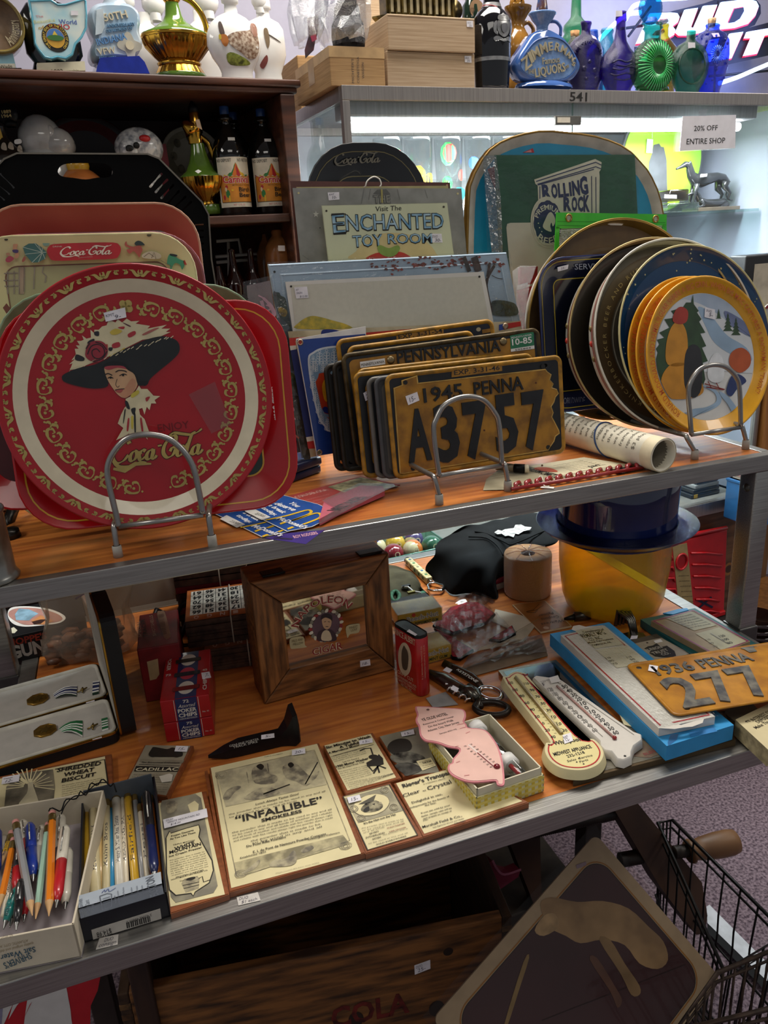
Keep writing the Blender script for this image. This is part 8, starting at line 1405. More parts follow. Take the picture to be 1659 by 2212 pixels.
# tile-handled opener
pl=flat(zN(150,425),zN(310,575),T0);L=pl.uv(*zN(318,580))[0];o=thing('bottle_opener','cream tile-handled chrome bottle opener lying near the black shirt','opener',pl);b=MB(pl);b.box(0,L,-.007,.007,0,.014,m('d2c892',.3,ct_=.4,ns=.05),.002,3)
for i in range(5):x=L*(.1+.19*i);b.poly(circ(x,0,.0035,.003,10),m(('3a6a9a','4a8a5a','8a8a6a')[i%3],.5),.0144);b.add([(x-.004,-.0072,.004),(x+.004,-.0072,.004),(x+.004,-.0072,.011),(x-.004,-.0072,.011)],[(0,1,2,3)],m('4a6a4a'));
for i in range(1,5):b.box(L*i/5-.0004,L*i/5+.0004,-.0072,.0072,.0005,.0143,m('9a9068'))
b.out('handle',o);b=MB(pl);b.tube([(-.004,0,.007),(0,0,.007)],.007,BLK,12);b.out('end_cap',o);b=MB(pl);b.tube([(L,0,.007),(L+.012,0,.007)],[.0045,.003],CHROME,12);ctr=(L+.030,-.001);b.tube([(ctr[0]+.019*cos(t),ctr[1]+.014*sin(t)*(1.2 if cos(t)>0 else .9),.006) for t in [2*PI*i/20 for i in range(20)]],.0024,CHROME,8,closed=True);b.tube([(ctr[0]+.015,.010,.006),(ctr[0]+.022,.002,.006),(ctr[0]+.014,-.008,.006)],.003,CHROME,8);b.out('opener_head',o)
# paper roll, tan
P0=onz(*zN(1105,665),ZL);pl=up(V((P0.x,P0.y+.012,T0)),-14,0);o=thing('crepe_roll','tall roll of tan paper wrapped in clear film beside the yellow tub','roll',pl);r=abs(pl.uv(*zN(1292,600))[0]-pl.uv(*zN(1112,600))[0])*.985;h_=pl.uv(*zN(1112,335))[1];TANP=m('c9a272',.75,ns=.05,sc=30);b=MB(pl);b.lathe([(r*.96,0),(r,.004),(r*1.0,h_*.35),(r*.995,h_*.37),(r,h_*.39),(r,h_-.004),(r*.97,h_),(r*.3,h_-.001)],TANP,48,ax='y');b.lathe([(r*.3,h_-.001),(r*.28,h_-.02),(0,h_-.02)],m('6a4a30',.8),24,ax='y');b.out('roll',o)
b=MB(pl);b.lathe([(r*1.004,.001),(r*1.008,h_-.003),(r*.98,h_+.001),(r*.6,h_+.003),(r*.3,h_+.001),(0,h_+.005)],film('film17','fbf4f0',.04,.12,1.0,60),48,ax='y',fn=lambda t,h:1+.004*sin(9*t+h*60));
for i in range(9):a=2*PI*i/9+.2;b.tube([(r*.1*cos(a),h_+.004,r*.1*sin(a)),(r*.55*cos(a+.1),h_+.0055,r*.55*sin(a+.1)),(r*.95*cos(a+.05),h_+.002,r*.95*sin(a+.05))],.0012,film('film18','f2e4e0',.10,.1),5)
b.out('film_wrap',o)
# yellow tub with blue brimmed hat over it
P0=onz(*zV(725,1135),ZL);pl=up(V((P0.x,P0.y,T0)),-20,0);Uw=lambda hw:abs(pl.uv(*zV(725+hw,1000))[0]-pl.uv(*zV(725,1000))[0]);Vy=lambda y:pl.uv(*zV(735,y))[1]
o=thing('yellow_tub','translucent yellow plastic tub holding up a shiny blue top hat','tub',pl);YT=G('e0b40c',.38,.5);b=MB(pl);h1=Vy(690);b.lathe([(0,.002),(Uw(150),.001),(Uw(235),.003),(Uw(275),.012),(Uw(295),.03),(Uw(318),h1*.6),(Uw(322),h1)],YT,56,ax='y');b.out('body',o);b=MB(pl);b.lathe([(Uw(245),.006),(Uw(200),.012),(Uw(120),.010),(0,.012)],G('e4c41c',.3,.5),48,ax='y');b.out('base_ring',o)
p2=pl.at(0,h1+.0015,0);o=thing('blue_hat','glossy navy blue plastic top hat with wide see-through brim on the yellow tub','hat',p2);NVH=m('14204f',.08,ns=.06,ct_=.8);hc=.30-h1-.030;b=MB(p2);b.lathe([(Uw(338),-.002),(Uw(334),.02),(Uw(340),hc*.6),(Uw(350),hc),(Uw(340),hc+.002),(0,hc+.002)],NVH,56,ax='y');b.out('crown',o)
b=MB(p2);b.lathe([(Uw(338),.012),(Uw(380),.010),(Uw(425),.014),(Uw(452),.022),(Uw(456),.0225),(Uw(452),.0205),(Uw(425),.0125),(Uw(380),.0085),(Uw(338),.0)],G('27409a'),72,ax='y');b.out('brim',o)
b=MB(p2);b.lathe([(Uw(341),.010),(Uw(343),.024)],m('0c1436',.2,ct_=.4),56,ax='y');b.out('hat_band',o)
# red badges in foil bag, envelopes
pl=flat(zN(500,1180),zN(700,1080),T0);o=thing('badge_bag','clear crackly bag of red velvet edged badges between gum packs and brown card','bag',pl);VR=m('b4182a',.8,ns=.25,sc=120)
for i,(L,z) in enumerate(((N('340 900 140-140 120-40 100 0 130 90-70 70-160 50-100 30'),.012),(N('350 920 130 60 180 110-100 70-70-10-70-140'),.006),(N('780 1010 180-110 30 60-120 60'),.008))):
 b=MB(pl);q=pl.q(zN(L),z);b.prism(q,z-.005,z-.001,BLK);b.poly(offs(q,.002),VR,z);b.out('badge',o)
b=MB(pl);FO=film('film19','fdfafa',.18,.09,2.4,34);rg=random.Random(4);NX,NY=16,12;A,B_,C,D=[V(pl.uv(*zN(*p),.012)) for p in ((540,1180),(1000,985),(700,690),(330,880))]
b.grid(0,1,0,1,NX,NY,FO,fn=lambda s,t:(*(A*(1-s)*(1-t)+B_*s*(1-t)+C*s*t+D*(1-s)*t),.0135+.006*rg.random()+.004*sin(9*s)*sin(7*t)),smooth=False);b.out('film',o)
b=MB(pl);A,B_,C,D=[V(pl.uv(*zN(*p),.01)) for p in ((620,740),(830,740),(730,630),(420,720))];b.grid(0,1,0,1,8,6,film('film20','f0ecec',.2,.12,1.2,26),fn=lambda s,t:(*(A*(1-s)*(1-t)+B_*s*(1-t)+C*s*t+D*(1-s)*t),.006+.010*rg.random()),smooth=False);b.out('bag_mouth',o)
pl=flat(zN(900,1060),zN(1170,850),T0);b=MB(pl);ENV=m('cfc4ae',.65,ns=.06,sc=20);q=pl.q(zN(N('640 1100 410-80 122-168-342-82-30 90 200 90')),.004);b.prism(q,.0005,.002,ENV);b.poly(pl.q(zN(N('1000 955 172-103-112 158-100 25')),.003),m('b9ad95',.65),.0026);b.rib(pl.q([zN(980,960),zN(1170,852)],.003),.0012,m('8a7a5a',.6),.003);b.out('paper_envelope',0,'cream folded paper envelope beside the badge bag','envelope')
pl=flat(zN(620,1260),zN(1230,1090),T0);o=thing('crumpled_bag','crumpled clear plastic bag in front of the cream envelope','bag',pl);A,B_,C,D=[V(pl.uv(*zN(*p),.006)) for p in ((560,1240),(1235,1095),(1190,960),(620,1130))];b=MB(pl);b.grid(0,1,0,1,18,8,film('film21','e6ddd2',.26,.14,1.5,24),fn=lambda s,t:(*(A*(1-s)*(1-t)+B_*s*(1-t)+C*s*t+D*(1-s)*t),.003+.008*rg.random()*sin(PI*s)),smooth=False);b.out('film',o);b=MB(pl);b.poly(pl.q(zN(N('560 1250 60 60 620-170-50-140')),.001),m('7d6a55',.6,ns=.2,sc=20),.0008);b.out('brown_paper',o)
pl=flat(zN(1185,960),zN(1425,905),T0);b=MB(pl);OC=m('945a20',.4,ns=.08,ct_=.3);q=pl.q(zN(N('1180 958 245-50-210-200-253 34')),.003);b.prism(q,0,.0025,m('cdb892'),);b.poly(offs(q,.0015),OC,.0028)
for t,a,c,h in (('Waitress',(1360,868),(1185,900),10),('Coupons',(1320,838),(1185,862),8),('Palmer',(1275,810),(1160,835),8)):b.pt(t,zN(*a),zN(*c),h,INK,.0032,bd=0,shear=.3) if 0 else b.text(t,pl.uv(*zN(*a)),pl.uv(*zN(*c)),.009,m('3a2412'),.0032,bd=0,shear=.3)
b.rib(pl.q(zN(N('1070 800 30-10 60-5-20 20-65-3')),.003),.0016,m('3a2412'),.0032);b.rib(pl.q([zN(1120,790),zN(1170,740)],.003),.0008,m('3a2412'),.0032);b.rib(pl.q([zN(1140,790),zN(1205,750)],.003),.0008,m('3a2412'),.0032);b.poly(circ(*pl.uv(*zN(1225,925),.003),.005,n=12),m('c9a58a'),.0032);b.out('printed_card',0,'orange-brown printed card with looping script by the yellow tub','card')
pl=flat(zN(1400,885),zN(1570,870),T0);o=thing('lighter','small gunmetal cylinder lighter lying beside the orange-brown card','lighter',pl);b=MB(pl);w_=pl.uv(*zN(1572,868))[0];b.tube([(.012,.006,.008),(w_,.006,.008)],.008,m('4a443a',.3,.7),14);b.out('body',o);b=MB(pl);b.tube([(-.006,.006,.005),(.003,.006,.006),(.0125,.006,.007)],[.002,.004,.006],m('24211e',.4,.5),10);b.out('nozzle',o)
# openers by the tin
pl=flat(zN(320,1290),zN(690,1520),T0);STE=m('6d6a62',.25,.9,ns=.25,sc=50);o=thing('corkscrew','folding steel corkscrew lying in front of the gum packs','corkscrew',pl);Q=lambda x,y,z=.006:(*pl.uv(*zN(x,y)),z);b=MB(pl)
b.tube([Q(310,1300),Q(420,1350),Q(520,1420),Q(660,1490)],[.006,.010,.011,.008],STE,10,flat=.7);b.tube([Q(560,1440,.010),Q(640,1475,.012),Q(690,1520,.009)],[.006,.009,.006],STE,8);b.out('handle',o);b=MB(pl);b.tube([(*(V(pl.uv(*zN(440,1410)))+(V(pl.uv(*zN(620,1535)))-V(pl.uv(*zN(440,1410))))*t),.006) if False else (*[a_+d_ for a_,d_ in zip(V(pl.uv(*zN(440,1405)))+(V(pl.uv(*zN(630,1525)))-V(pl.uv(*zN(440,1405))))*t,(0,.004*sin(26*t)))],.006+.004*cos(26*t)) for t in [i/44 for i in range(45)]],.0018,CHROME,6);b.out('worm',o);b=MB(pl);b.tube([Q(620,1400),Q(690,1450),Q(705,1520),Q(680,1590)],[.004,.006,.006,.003],STE,8);b.out('lever',o)
sticker(pl,*zN(N('480 1400 50 25 15-30-45-25')),o,(),h=.018)
pl=flat(zN(440,1260),zN(860,1480),T0);o=thing('can_opener','flat steel opener with a stamped handle and ring end','opener',pl);b=MB(pl);Q=lambda x,y,z=.004:(*pl.uv(*zN(x,y)),z);b.tube([Q(425,1215),Q(520,1265),Q(640,1330),Q(700,1375),Q(735,1420)],[.006,.007,.008,.006,.004],STE,10,flat=.4);b.out('handle',o);b=MB(pl);c=pl.uv(*zN(790,1460));b.tube([(c[0]+.019*cos(t),c[1]+.014*sin(t),.005) for t in [2*PI*i/22 for i in range(22)]],.0036,CHROME,8,closed=True);b.out('ring',o)
b=MB(pl);A,B_=pl.uv(*zN(525,1285)),pl.uv(*zN(680,1385));b.text('KEYSTONE',A,B_,.0055,m('c9c4ba',.4),.0078,bd=.02);b.out('lettering',o);sticker(pl,*zN(N('420 1255 50 20 25-25-45-22')),o,(),h=.011)
pl=flat(zN(700,1600),zN(880,1620),T0);b=MB(pl);c=pl.uv(*zN(800,1580));b.tube([(c[0]+.024*cos(t),c[1]+.016*sin(t),.006) for t in [2*PI*i/22 for i in range(22)]],[.0045]*22,m('2f2a26',.4,.6,ns=.2),9,closed=True);b.tube([(*pl.uv(*zN(690,1490)),.006),(*pl.uv(*zN(720,1570)),.006)],.004,m('2f2a26',.4,.6),8);b.out('iron_ring_tool',0,'dark iron ring-handled tool above the gingham box','tool')
b=MB(flat(zM(1245,1110),zM(1440,1110),T0));b.prism(b.pl.q([zM(1245,1060),*zM(N('1370 1020 80 80-160 20'))],.001),0,.001,m('8d8a88',.5,ns=.1));b.out('grey_card',0,'small blank grey card lying left of the iron ring tool','card')
# ------------------------------------------------------------------ thermometers, plate and cards at the right
def sheet(name,label,cat,pts,z,th,mt,draw=None,f=zP,side=None,smooth=0,org=(3,2)):
 q=[tuple(p) for p in (spl(pts,smooth,True) if smooth else pts)];pl=flat(f(*pts[org[0]]),f(*pts[org[1]]),z);o=thing(name,label,cat,pl);b=MB(pl);w=pl.q([f(*p) for p in q],th);b.prism(w,0,th,mt,side or mt);b.out('body',o)
 if draw:e=MB(pl);draw(e,pl,th+.0004,w);e.out('printing',o)
 return o,pl,w
MT_=m('a59a8c',.25,.9,ns=.1)
def d_tr(b,pl,z,w):b.poly(offs(w,.006),m('8a8d90',.06,1,ns=.05),z)
sheet('mirror_tray','silver rimmed mirror tray under the two thermometers','tray',N('-70 440 370-68 460 458-430 130'),ZL+.001,.006,MT_,d_tr)
def d_pt(b,pl,z,w):b.poly(offs(w,.004),m('6a6454',.4,ns=.5,sc=22,h2='3d3c34',detail=8,ct_=.3),z);b.px(zP(N('690 980 110-80 150-20 130 50-180 70')),m('4a2a22',.4,ns=.5,sc=40,h2='6a5a44'),z+.0003);b.pt('BLEIWEIL',zP(870,985),zP(1005,940),6,m('7a3028'),z+.0006,bd=.02);b.rib([w[0],w[1]],.0016,GOLD,z+.0005)
sheet('picture_tray','dark painted picture tray flat under the blue carton at the table front','tray',N('400 800 980-100 72 188-1042 262'),ZL+.0012,.008,m('5a4a34',.35,.5),d_pt)
# thermometer with keyhole shape
kh=N('-22 520 10-42 52-30 55 12 35 30 305 360 105 30 55 60 7 50-32 50-70 32-80 6-90-16-68-44-32-58 6-55 14-35')
THZ=ZL+.0122;pl=flat(zP(230,1080),zP(600,1000),THZ);o=thing('keyhole_thermometer','cream keyhole-shaped MIDWEST APPLIANCE thermometer with a red border','thermometer',pl);CRT=m('d2c79a',.45,ns=.05,ct_=.2);TH=.012;b=MB(pl);w=pl.q(zP(sp(kh,4)),TH);b.loft([[(*p,0) for p in offs(w,-.004)],[(*p,TH-.0015) for p in offs(w,-.0008)],[(*p,TH) for p in w]],CRT);b.poly(w,CRT,TH);b.out('body',o)
b=MB(pl);H=TH+.0004;i1=offs(w,.0035);i2=offs(w,.0052);b.loft([[(*p,H) for p in i1],[(*p,H) for p in i2]],m('b0181f',.4),smooth=False);b.poly(i2,m('dccf94',.4,ns=.04),H-.0001)
K=lambda t,a,c,h,mt=INK,z=.0004,**k:b.pt(t,zP(*a),zP(*c),h,mt,H+z,**k)
for i,(l,lx,ly) in enumerate((('120',-5,528),('100',25,573),('80',68,612),('60',100,656),('40',134,699),('20',166,744),('0',216,786),('20',232,830),('40',268,874))):K(l,(lx,ly),(lx+(14 if l=='0' else 32),ly-2),5.5,bd=.01)
for l,lx,ly in (('110',98,532),('90',135,574),('70',170,616),('50',205,660),('30',242,703),('10',274,746),('10',308,790),('30',345,832)):K(l,(lx,ly),(lx+30,ly-2),5.5,bd=.01)
for i in range(17):t=i/16;x,y=75+235*t,505+330*t;b.rib(pl.q([zP(x+28,y),zP(x+44,y-1)],H),.0005,INK,H+.0004);b.rib(pl.q([zP(x-8,y+8),zP(x-22,y+9)],H),.0005,INK,H+.0004)
K('Whirlpool',(290,918),(458,890),8,bd=.02);K('MIDWEST APPLIANCE',(292,988),(532,935),8,bd=.015);K('232-1218',(375,998),(488,970),6,bd=.01);K('Sales  Service',(375,1028),(535,988),5,bd=0,shear=.2);K('Parts',(455,1032),(508,1016),5,bd=0,shear=.2)
for x,y in ((447,1005),(433,1028),(477,1040)):b.poly(circ(*pl.uv(*zP(x,y),H),.0011,n=8),INK,H+.0004)
b.out('dial_print',o);b=MB(pl);A,B_=pl.uv(*zP(42,490),TH),pl.uv(*zP(335,852),TH);b.tube([(*A,TH+.001),(*B_,TH+.001)],.0028,m('b09a66',.3,.6),8);b.tube([(*A,TH+.0036),(*B_,TH+.0036)],.0012,m('d8c9a0',.15),6);b.out('glass_tube',o);sticker(pl,*zP(N('355 910 55-20-15-52-53 17')),o,(('KMT',.1,.55,.5,.22),('12-',.3,.15,.4,.35)),h=TH+.0016)
# white thermometer
wt=N('150 485 20-15 155 22 20 13 455 325 50 18 3 37-53 37-15 38-2 30-48 23-45-10-35-45-45-8-28-30-4-30')
pl=flat(zP(582,950),zP(853,885),ZL+.0105);o=thing('white_thermometer','long white enamel thermometer with F and C scales on the mirror tray','thermometer',pl);EN=m('d2cdc4',.25,ns=.04,ct_=.5);b=MB(pl);TH=.012;w=pl.q(zP(wt),TH);b.loft([[(*p,0) for p in offs(w,-.001)],[(*p,TH-.002) for p in w],[(*p,TH) for p in offs(w,.0015)]],EN);b.poly(offs(w,.0015),EN,TH);b.out('body',o)
b=MB(pl);H=TH+.0004
for i,l in enumerate(('50','40','30','20','10','0','10','20','30','40','50','60')):x,y=345+30*i*.99,556+26.8*i;b.pt(l,zP(x,y),zP(x+(22 if l=='0' else 36),y-4),8,INK,H,bd=.012)
for i,l in enumerate(('120','100','80','60','40','20','0','20','40','60')):x,y=255+31.5*i,575+29*i;b.pt(l,zP(x,y),zP(x+32,y-4),8,m('4a4642'),H,bd=0)
b.pt('C',zP(318,528),zP(334,526),7,INK,H);b.pt('F',zP(222,540),zP(234,538),7,INK,H);b.pt('TEMP',zP(205,520),zP(262,505),4,m('8a857c'),H,bd=0)
for L in ([(335,530),(800,852)],[(270,565),(600,865)]):b.rib(pl.q(zP(L),H),.0008,m('8a857c'),H+.0002)
for i in range(30):t=i/29;x,y=330+335*t,560+305*t;b.rib(pl.q([zP(x,y),zP(x+14,y-2)],H),.0005,INK,H+.0002)
b.poly(circ(*pl.uv(*zP(742,988),H),.0016,n=10),INK,H+.0002);b.out('scale_print',o);b=MB(pl);A,B_=pl.uv(*zP(305,545),TH),pl.uv(*zP(675,880),TH);b.tube([(*A,TH+.0015),(*B_,TH+.0015)],.0016,m('b58a80',.25),8);b.ball((*B_,TH+.002),.003,m('8a2a2a',.2));b.out('glass_tube',o)
sticker(pl,*zP(N('270 522 60-12-18-40-57 16')),o,(),h=TH+.0022,mat=m('d8d4d0',.6))
# blue carton and boxed thermometer
SB=m('2f8fc9',.45,ns=.05)
o,pl,w=sheet('blue_carton','bright blue flat carton with a torn end under the boxed white thermometer','box',N('262 205 378-75 800 660-430 135'),ZL+.0105,.022,SB,lambda b,pl,z,w:(b.px(zP(N('1150 835 155-40 30 35-170 38')),m('2878b8'),z),b.px(zP(N('1015 900 20-50 50-5-10 40-55 40')),film('film22','cfe4f0',.25,.2),z)))
b=MB(pl);q=pl.q(zP(N('1008 925 432-135 0 18-140 42-120 28-80 27-92 37')),.015);b.prism(q,.002,.015,m('1a1612',.8));b.out('torn_end',o)
def d_rm(b,pl,z,w):
 b.loft([[(*p,z) for p in offs(w,.004)],[(*p,z) for p in offs(w,.0062)]],m('a8252f',.4),smooth=False)
 for L in (N('420 185 180-30 135 120-185 25'),N('555 310 190-30 160 110-215 35')):q=pl.q(zP(sp(L,1)),z);b.poly(q,m('c6bfa8',.5,ns=.06),z+.0003)
 for t,a,c,h in (('Compliments of',(475,200),(610,180),4),('REMALY MFG.',(475,232),(628,205),9),('CO. INC.',(520,252),(600,237),7),('Metal Fabrications',(510,268),(670,240),4),('TAMAQUA, PA.',(535,285),(660,262),4)):b.pt(t,zP(*a),zP(*c),h,INK,z+.0006,bd=.012)
 for i,l in enumerate(('110','90','70')):b.pt(l,zP(625+22*i,368+18*i),zP(655+22*i,362+18*i),4.5,m('4a4642'),z+.0006,bd=0);b.pt(l,zP(760+22*i,362+16*i),zP(790+22*i,356+16*i),4.5,m('4a4642'),z+.0006,bd=0)
 b.px(zP(N('955 810 45-50 100 30 150-45-10 30 15-5-80 30-55 5-60 10')),EN,z+.0002)
o,pl,w=sheet('boxed_thermometer','white REMALY MFG CO thermometer in clear wrap on the blue carton','thermometer',N('330 215 280-63 710 583-360 77'),ZL+.033,.012,EN,d_rm)
b=MB(pl);b.poly(offs(w,-.002),film('film23','f6f8f8',.04,.06,.3,40),.0135);b.out('clear_wrap',o);b=MB(pl);b.px(zP(N('400 178 10-23 40-7 40 12 110-10 10 15-190 20')),EN,.0128);b.out('hanging_tab',o)
def d_ut(b,pl,z,w):
 sh=N('865 300 25-15 30-5 25-15 30 25 35-10 50 35 10 30-35 13-55-3-45-5-35-20 5-20');b.px(zP(sh),m('2a2724'),z)
 for t,a,c in (('UNION',(898,315),(985,295)),('TRUST',(925,338),(1025,312)),('CO.',(985,345),(1035,332))):b.pt(t,zP(*a),zP(*c),6,m('b9b4a6'),z+.0004,bd=.01)
 b.poly(circ(*pl.uv(*zP(885,262),z),.0018,n=8),m('2a1f1a'),z);b.px(zP(N('925 250 45-12 15 17-45 10')),WHITE,z)
sheet('bank_card','grey UNION TRUST CO. shield card between the boxed thermometers','card',N('800 268 175-38 185 100-200 65'),ZL+.0105,.004,m('a59a86',.45,ns=.1),d_ut)
b=MB(flat(zP(700,440),zP(1200,420),T0));q=b.pl.q(zP(N('760 250 200-50 290 140-200 130-150-40')),.009);b.prism(q,0,.009,m('5a5044',.6,ns=.1));b.out('flat_box',0,'flat brown box under the UNION TRUST card','box')
# bent steel opener
pl=flat(zP(700,240),zP(870,250),ZL+.002);o=thing('steel_bracket','ribbed bent steel bottle opener standing behind the UNION TRUST card','opener',pl);b=MB(pl);q=pl.q(zP(N('705 215 75-20 80 10 15 25-45 25-60 0')),.002);b.prism(q,0,.004,STE);
for i in range(4):b.tube([(*pl.uv(*zP(680+22*i,190-6*i)),.010),(*pl.uv(*zP(690+22*i,175-6*i)),.034),(*pl.uv(*zP(760+10*i,215-3*i)),.028),(*pl.uv(*zP(790+8*i,232)),.006)],.0034,STE,8)
b.out('body',o);sticker(pl,*zP(N('775 240 45-5 5-20-40-3')),o,(),h=.0055)
# teal box and right thermometer
TL=m('1f5f62',.45,ns=.1)
sheet('teal_carton','teal flat carton under the right-hand boxed thermometer','box',N('842 112 348-72 450 260-350 120'),ZL+.002,.014,TL)
def d_rt(b,pl,z,w):
 b.loft([[(*p,z) for p in offs(w,.001)],[(*p,z) for p in offs(w,.004)]],m('8a2f5a',.4),smooth=False)
 for L in (N('1010 108 155-46 165 90-145 33'),N('1195 205 150-40 175 90-160 55')):b.poly(pl.q(zP(L),z),m('b0a888',.5,ns=.08),z+.0003)
 for i in range(6):b.pt('days of the month',zP(1040+22*i,112+12*i),zP(1175+24*i,82+12*i),3,m('5a5648'),z+.0006,bd=0)
 for i,l in enumerate(('120','100','80')):b.pt(l,zP(1355+24*i,228+22*i),zP(1390+24*i,220+22*i),5,INK,z+.0006,bd=.01);b.pt(('110','90','70')[i],zP(1268+22*i,250+22*i),zP(1295+22*i,244+22*i),4,m('5a5648'),z+.0006,bd=0)
 b.rib(pl.q([zP(1290,205),zP(1400,270)],z),.002,m('7a7466',.3),z+.0007)
sheet('boxed_thermometer','purple-bordered thermometer with a small calendar, far right beside the stand leg','thermometer',N('910 122 270-72 365 202-225 93'),ZL+.0165,.010,m('a08a68',.5,ns=.1),d_rt)
b=MB(flat(zP(1000,75),zP(1130,50),ZL+.0166));b.prism(b.pl.q(zP(N('985 72 100-27 55-5 10 12-100 28')),.002),0,.002,SB);b.out('blue_tab',0,'small blue card tab behind the far right thermometer','card')
# 1936 plate
pl=flat(zP(1060,740),zP(1659,640),ZL+.0475);HH=pl.uv(*zP(665,420))[1];WW=.285;o=thing('license_plate','worn orange licence plate embossed 1936 PENNA lying on the boxed thermometers','license plate',pl);OY=m('b0791c',.4,ns=.25,sc=30,h2='8f5c14',detail=8);b=MB(pl)
hs=[circ(*pl.uv(*zP(832,427)),.004,n=10),circ(*pl.uv(*zP(1140,690)),.004,.003,10),circ(*pl.uv(*zP(1572,288)),.004,.003,10)];holed(b,rrect(0,WW,0,HH,.010,6),hs,0,.0012,OY);RL=lambda i,z:[(p[0],p[1],z) for p in rrect(i,WW-i,i,HH-i,max(.010-i,.003),6)]
b.loft([RL(0,0),RL(-.001,.001),RL(.001,.0028),RL(.003,.0026),RL(.005,.0013)],OY);b.out('sheet',o);GY2=m('38373a',.5,ns=.5,sc=70,h2='6a665c',detail=8);b=MB(pl)
x=lambda *p:pl.uv(*zP(*p))
for t,a,c,f_ in (('1936',(945,470),(1165,408),.20),('PENNA',(1205,400),(1498,325),.20)):A,B_=x(*a),x(*c);b.text(t,(A[0],HH*.70),(B_[0],HH*.70),HH*.17,GY2,.0014,bd=.02,ext=.0014)
A=x(1075,672);
for t,x0_,x1_ in (('2',.020,.064),('7',.070,.112),('7',.118,.160),('A',.170,.218),('5',.226,.268)):b.text(t,(x0_,HH*.10),(x1_,HH*.10),HH*.50,GY2,.0014,bd=.025,ext=.002)
kx,ky=x(1540,310);s_=.010;b.poly([(kx+s_*a,ky+s_*c) for a,c in ((-.6,-.9),(.6,-.9),(.8,.2),(1.1,.4),(.9,.9),(-.9,.9),(-1.1,.4),(-.8,.2))],GY2,.0022);b.out('embossing',o);sticker(pl,*zP(N('890 440 55 12 10-40-57-10')),o,(('7-',.3,.3,.4,.4),),h=.0028)
# booklets at the right end
BKC=m('cabd95',.6,ns=.06,sc=20)
def d_bk(b,pl,z,w):
 for t,a,c,h in (('4%',(1520,775),(1550,765),5),('INTEREST ON',(1565,765),(1690,705),8),('DEPOSITS',(1598,778),(1690,735),8),('Make This Bank',(1585,815),(1730,745),8)):b.pt(t,zP(*a),zP(*c),h,m('3a3428'),z,bd=.01)
sheet('bank_booklet','cream bank booklet reading INTEREST on DEPOSITS overhanging the table right corner','booklet',N('1450 755 240-115 160 260-188 50'),ZL+.004,.024,BKC,d_bk,side=m('b5a57c',.7,ns=.2,sc=120))
b=MB(flat(zP(1350,760),zP(1500,700),T0));b.prism(b.pl.q(zP(N('1360 700 200-50 80 90-160 50')),.008),0,.008,m('6a6250',.7,ns=.1));b.out('paper_pad',0,'grey paper pad half hidden beneath the 1936 licence plate','paper')
b=MB(flat(zP(700,700),zP(905,830),ZL+.0105));b.prism(b.pl.q(zP(N('682 660 63 30 160 140-170-45')),.001),0,.0008,m('d2c79f',.65));b.out('paper_slip',0,'cream paper slip between the white thermometer and the blue carton','paper')
b=MB(flat(zN(820,640),zN(930,600),T0));b.box(0,.05,0,.05,0,.012,m('c9bfae',.7),.001);b.box(-.002,.052,-.002,.05,.0125,.022,m('8d1f2f'),.004,3);b.out('small_book',0,'small book with a dark red cover between black shirt and paper roll','book')
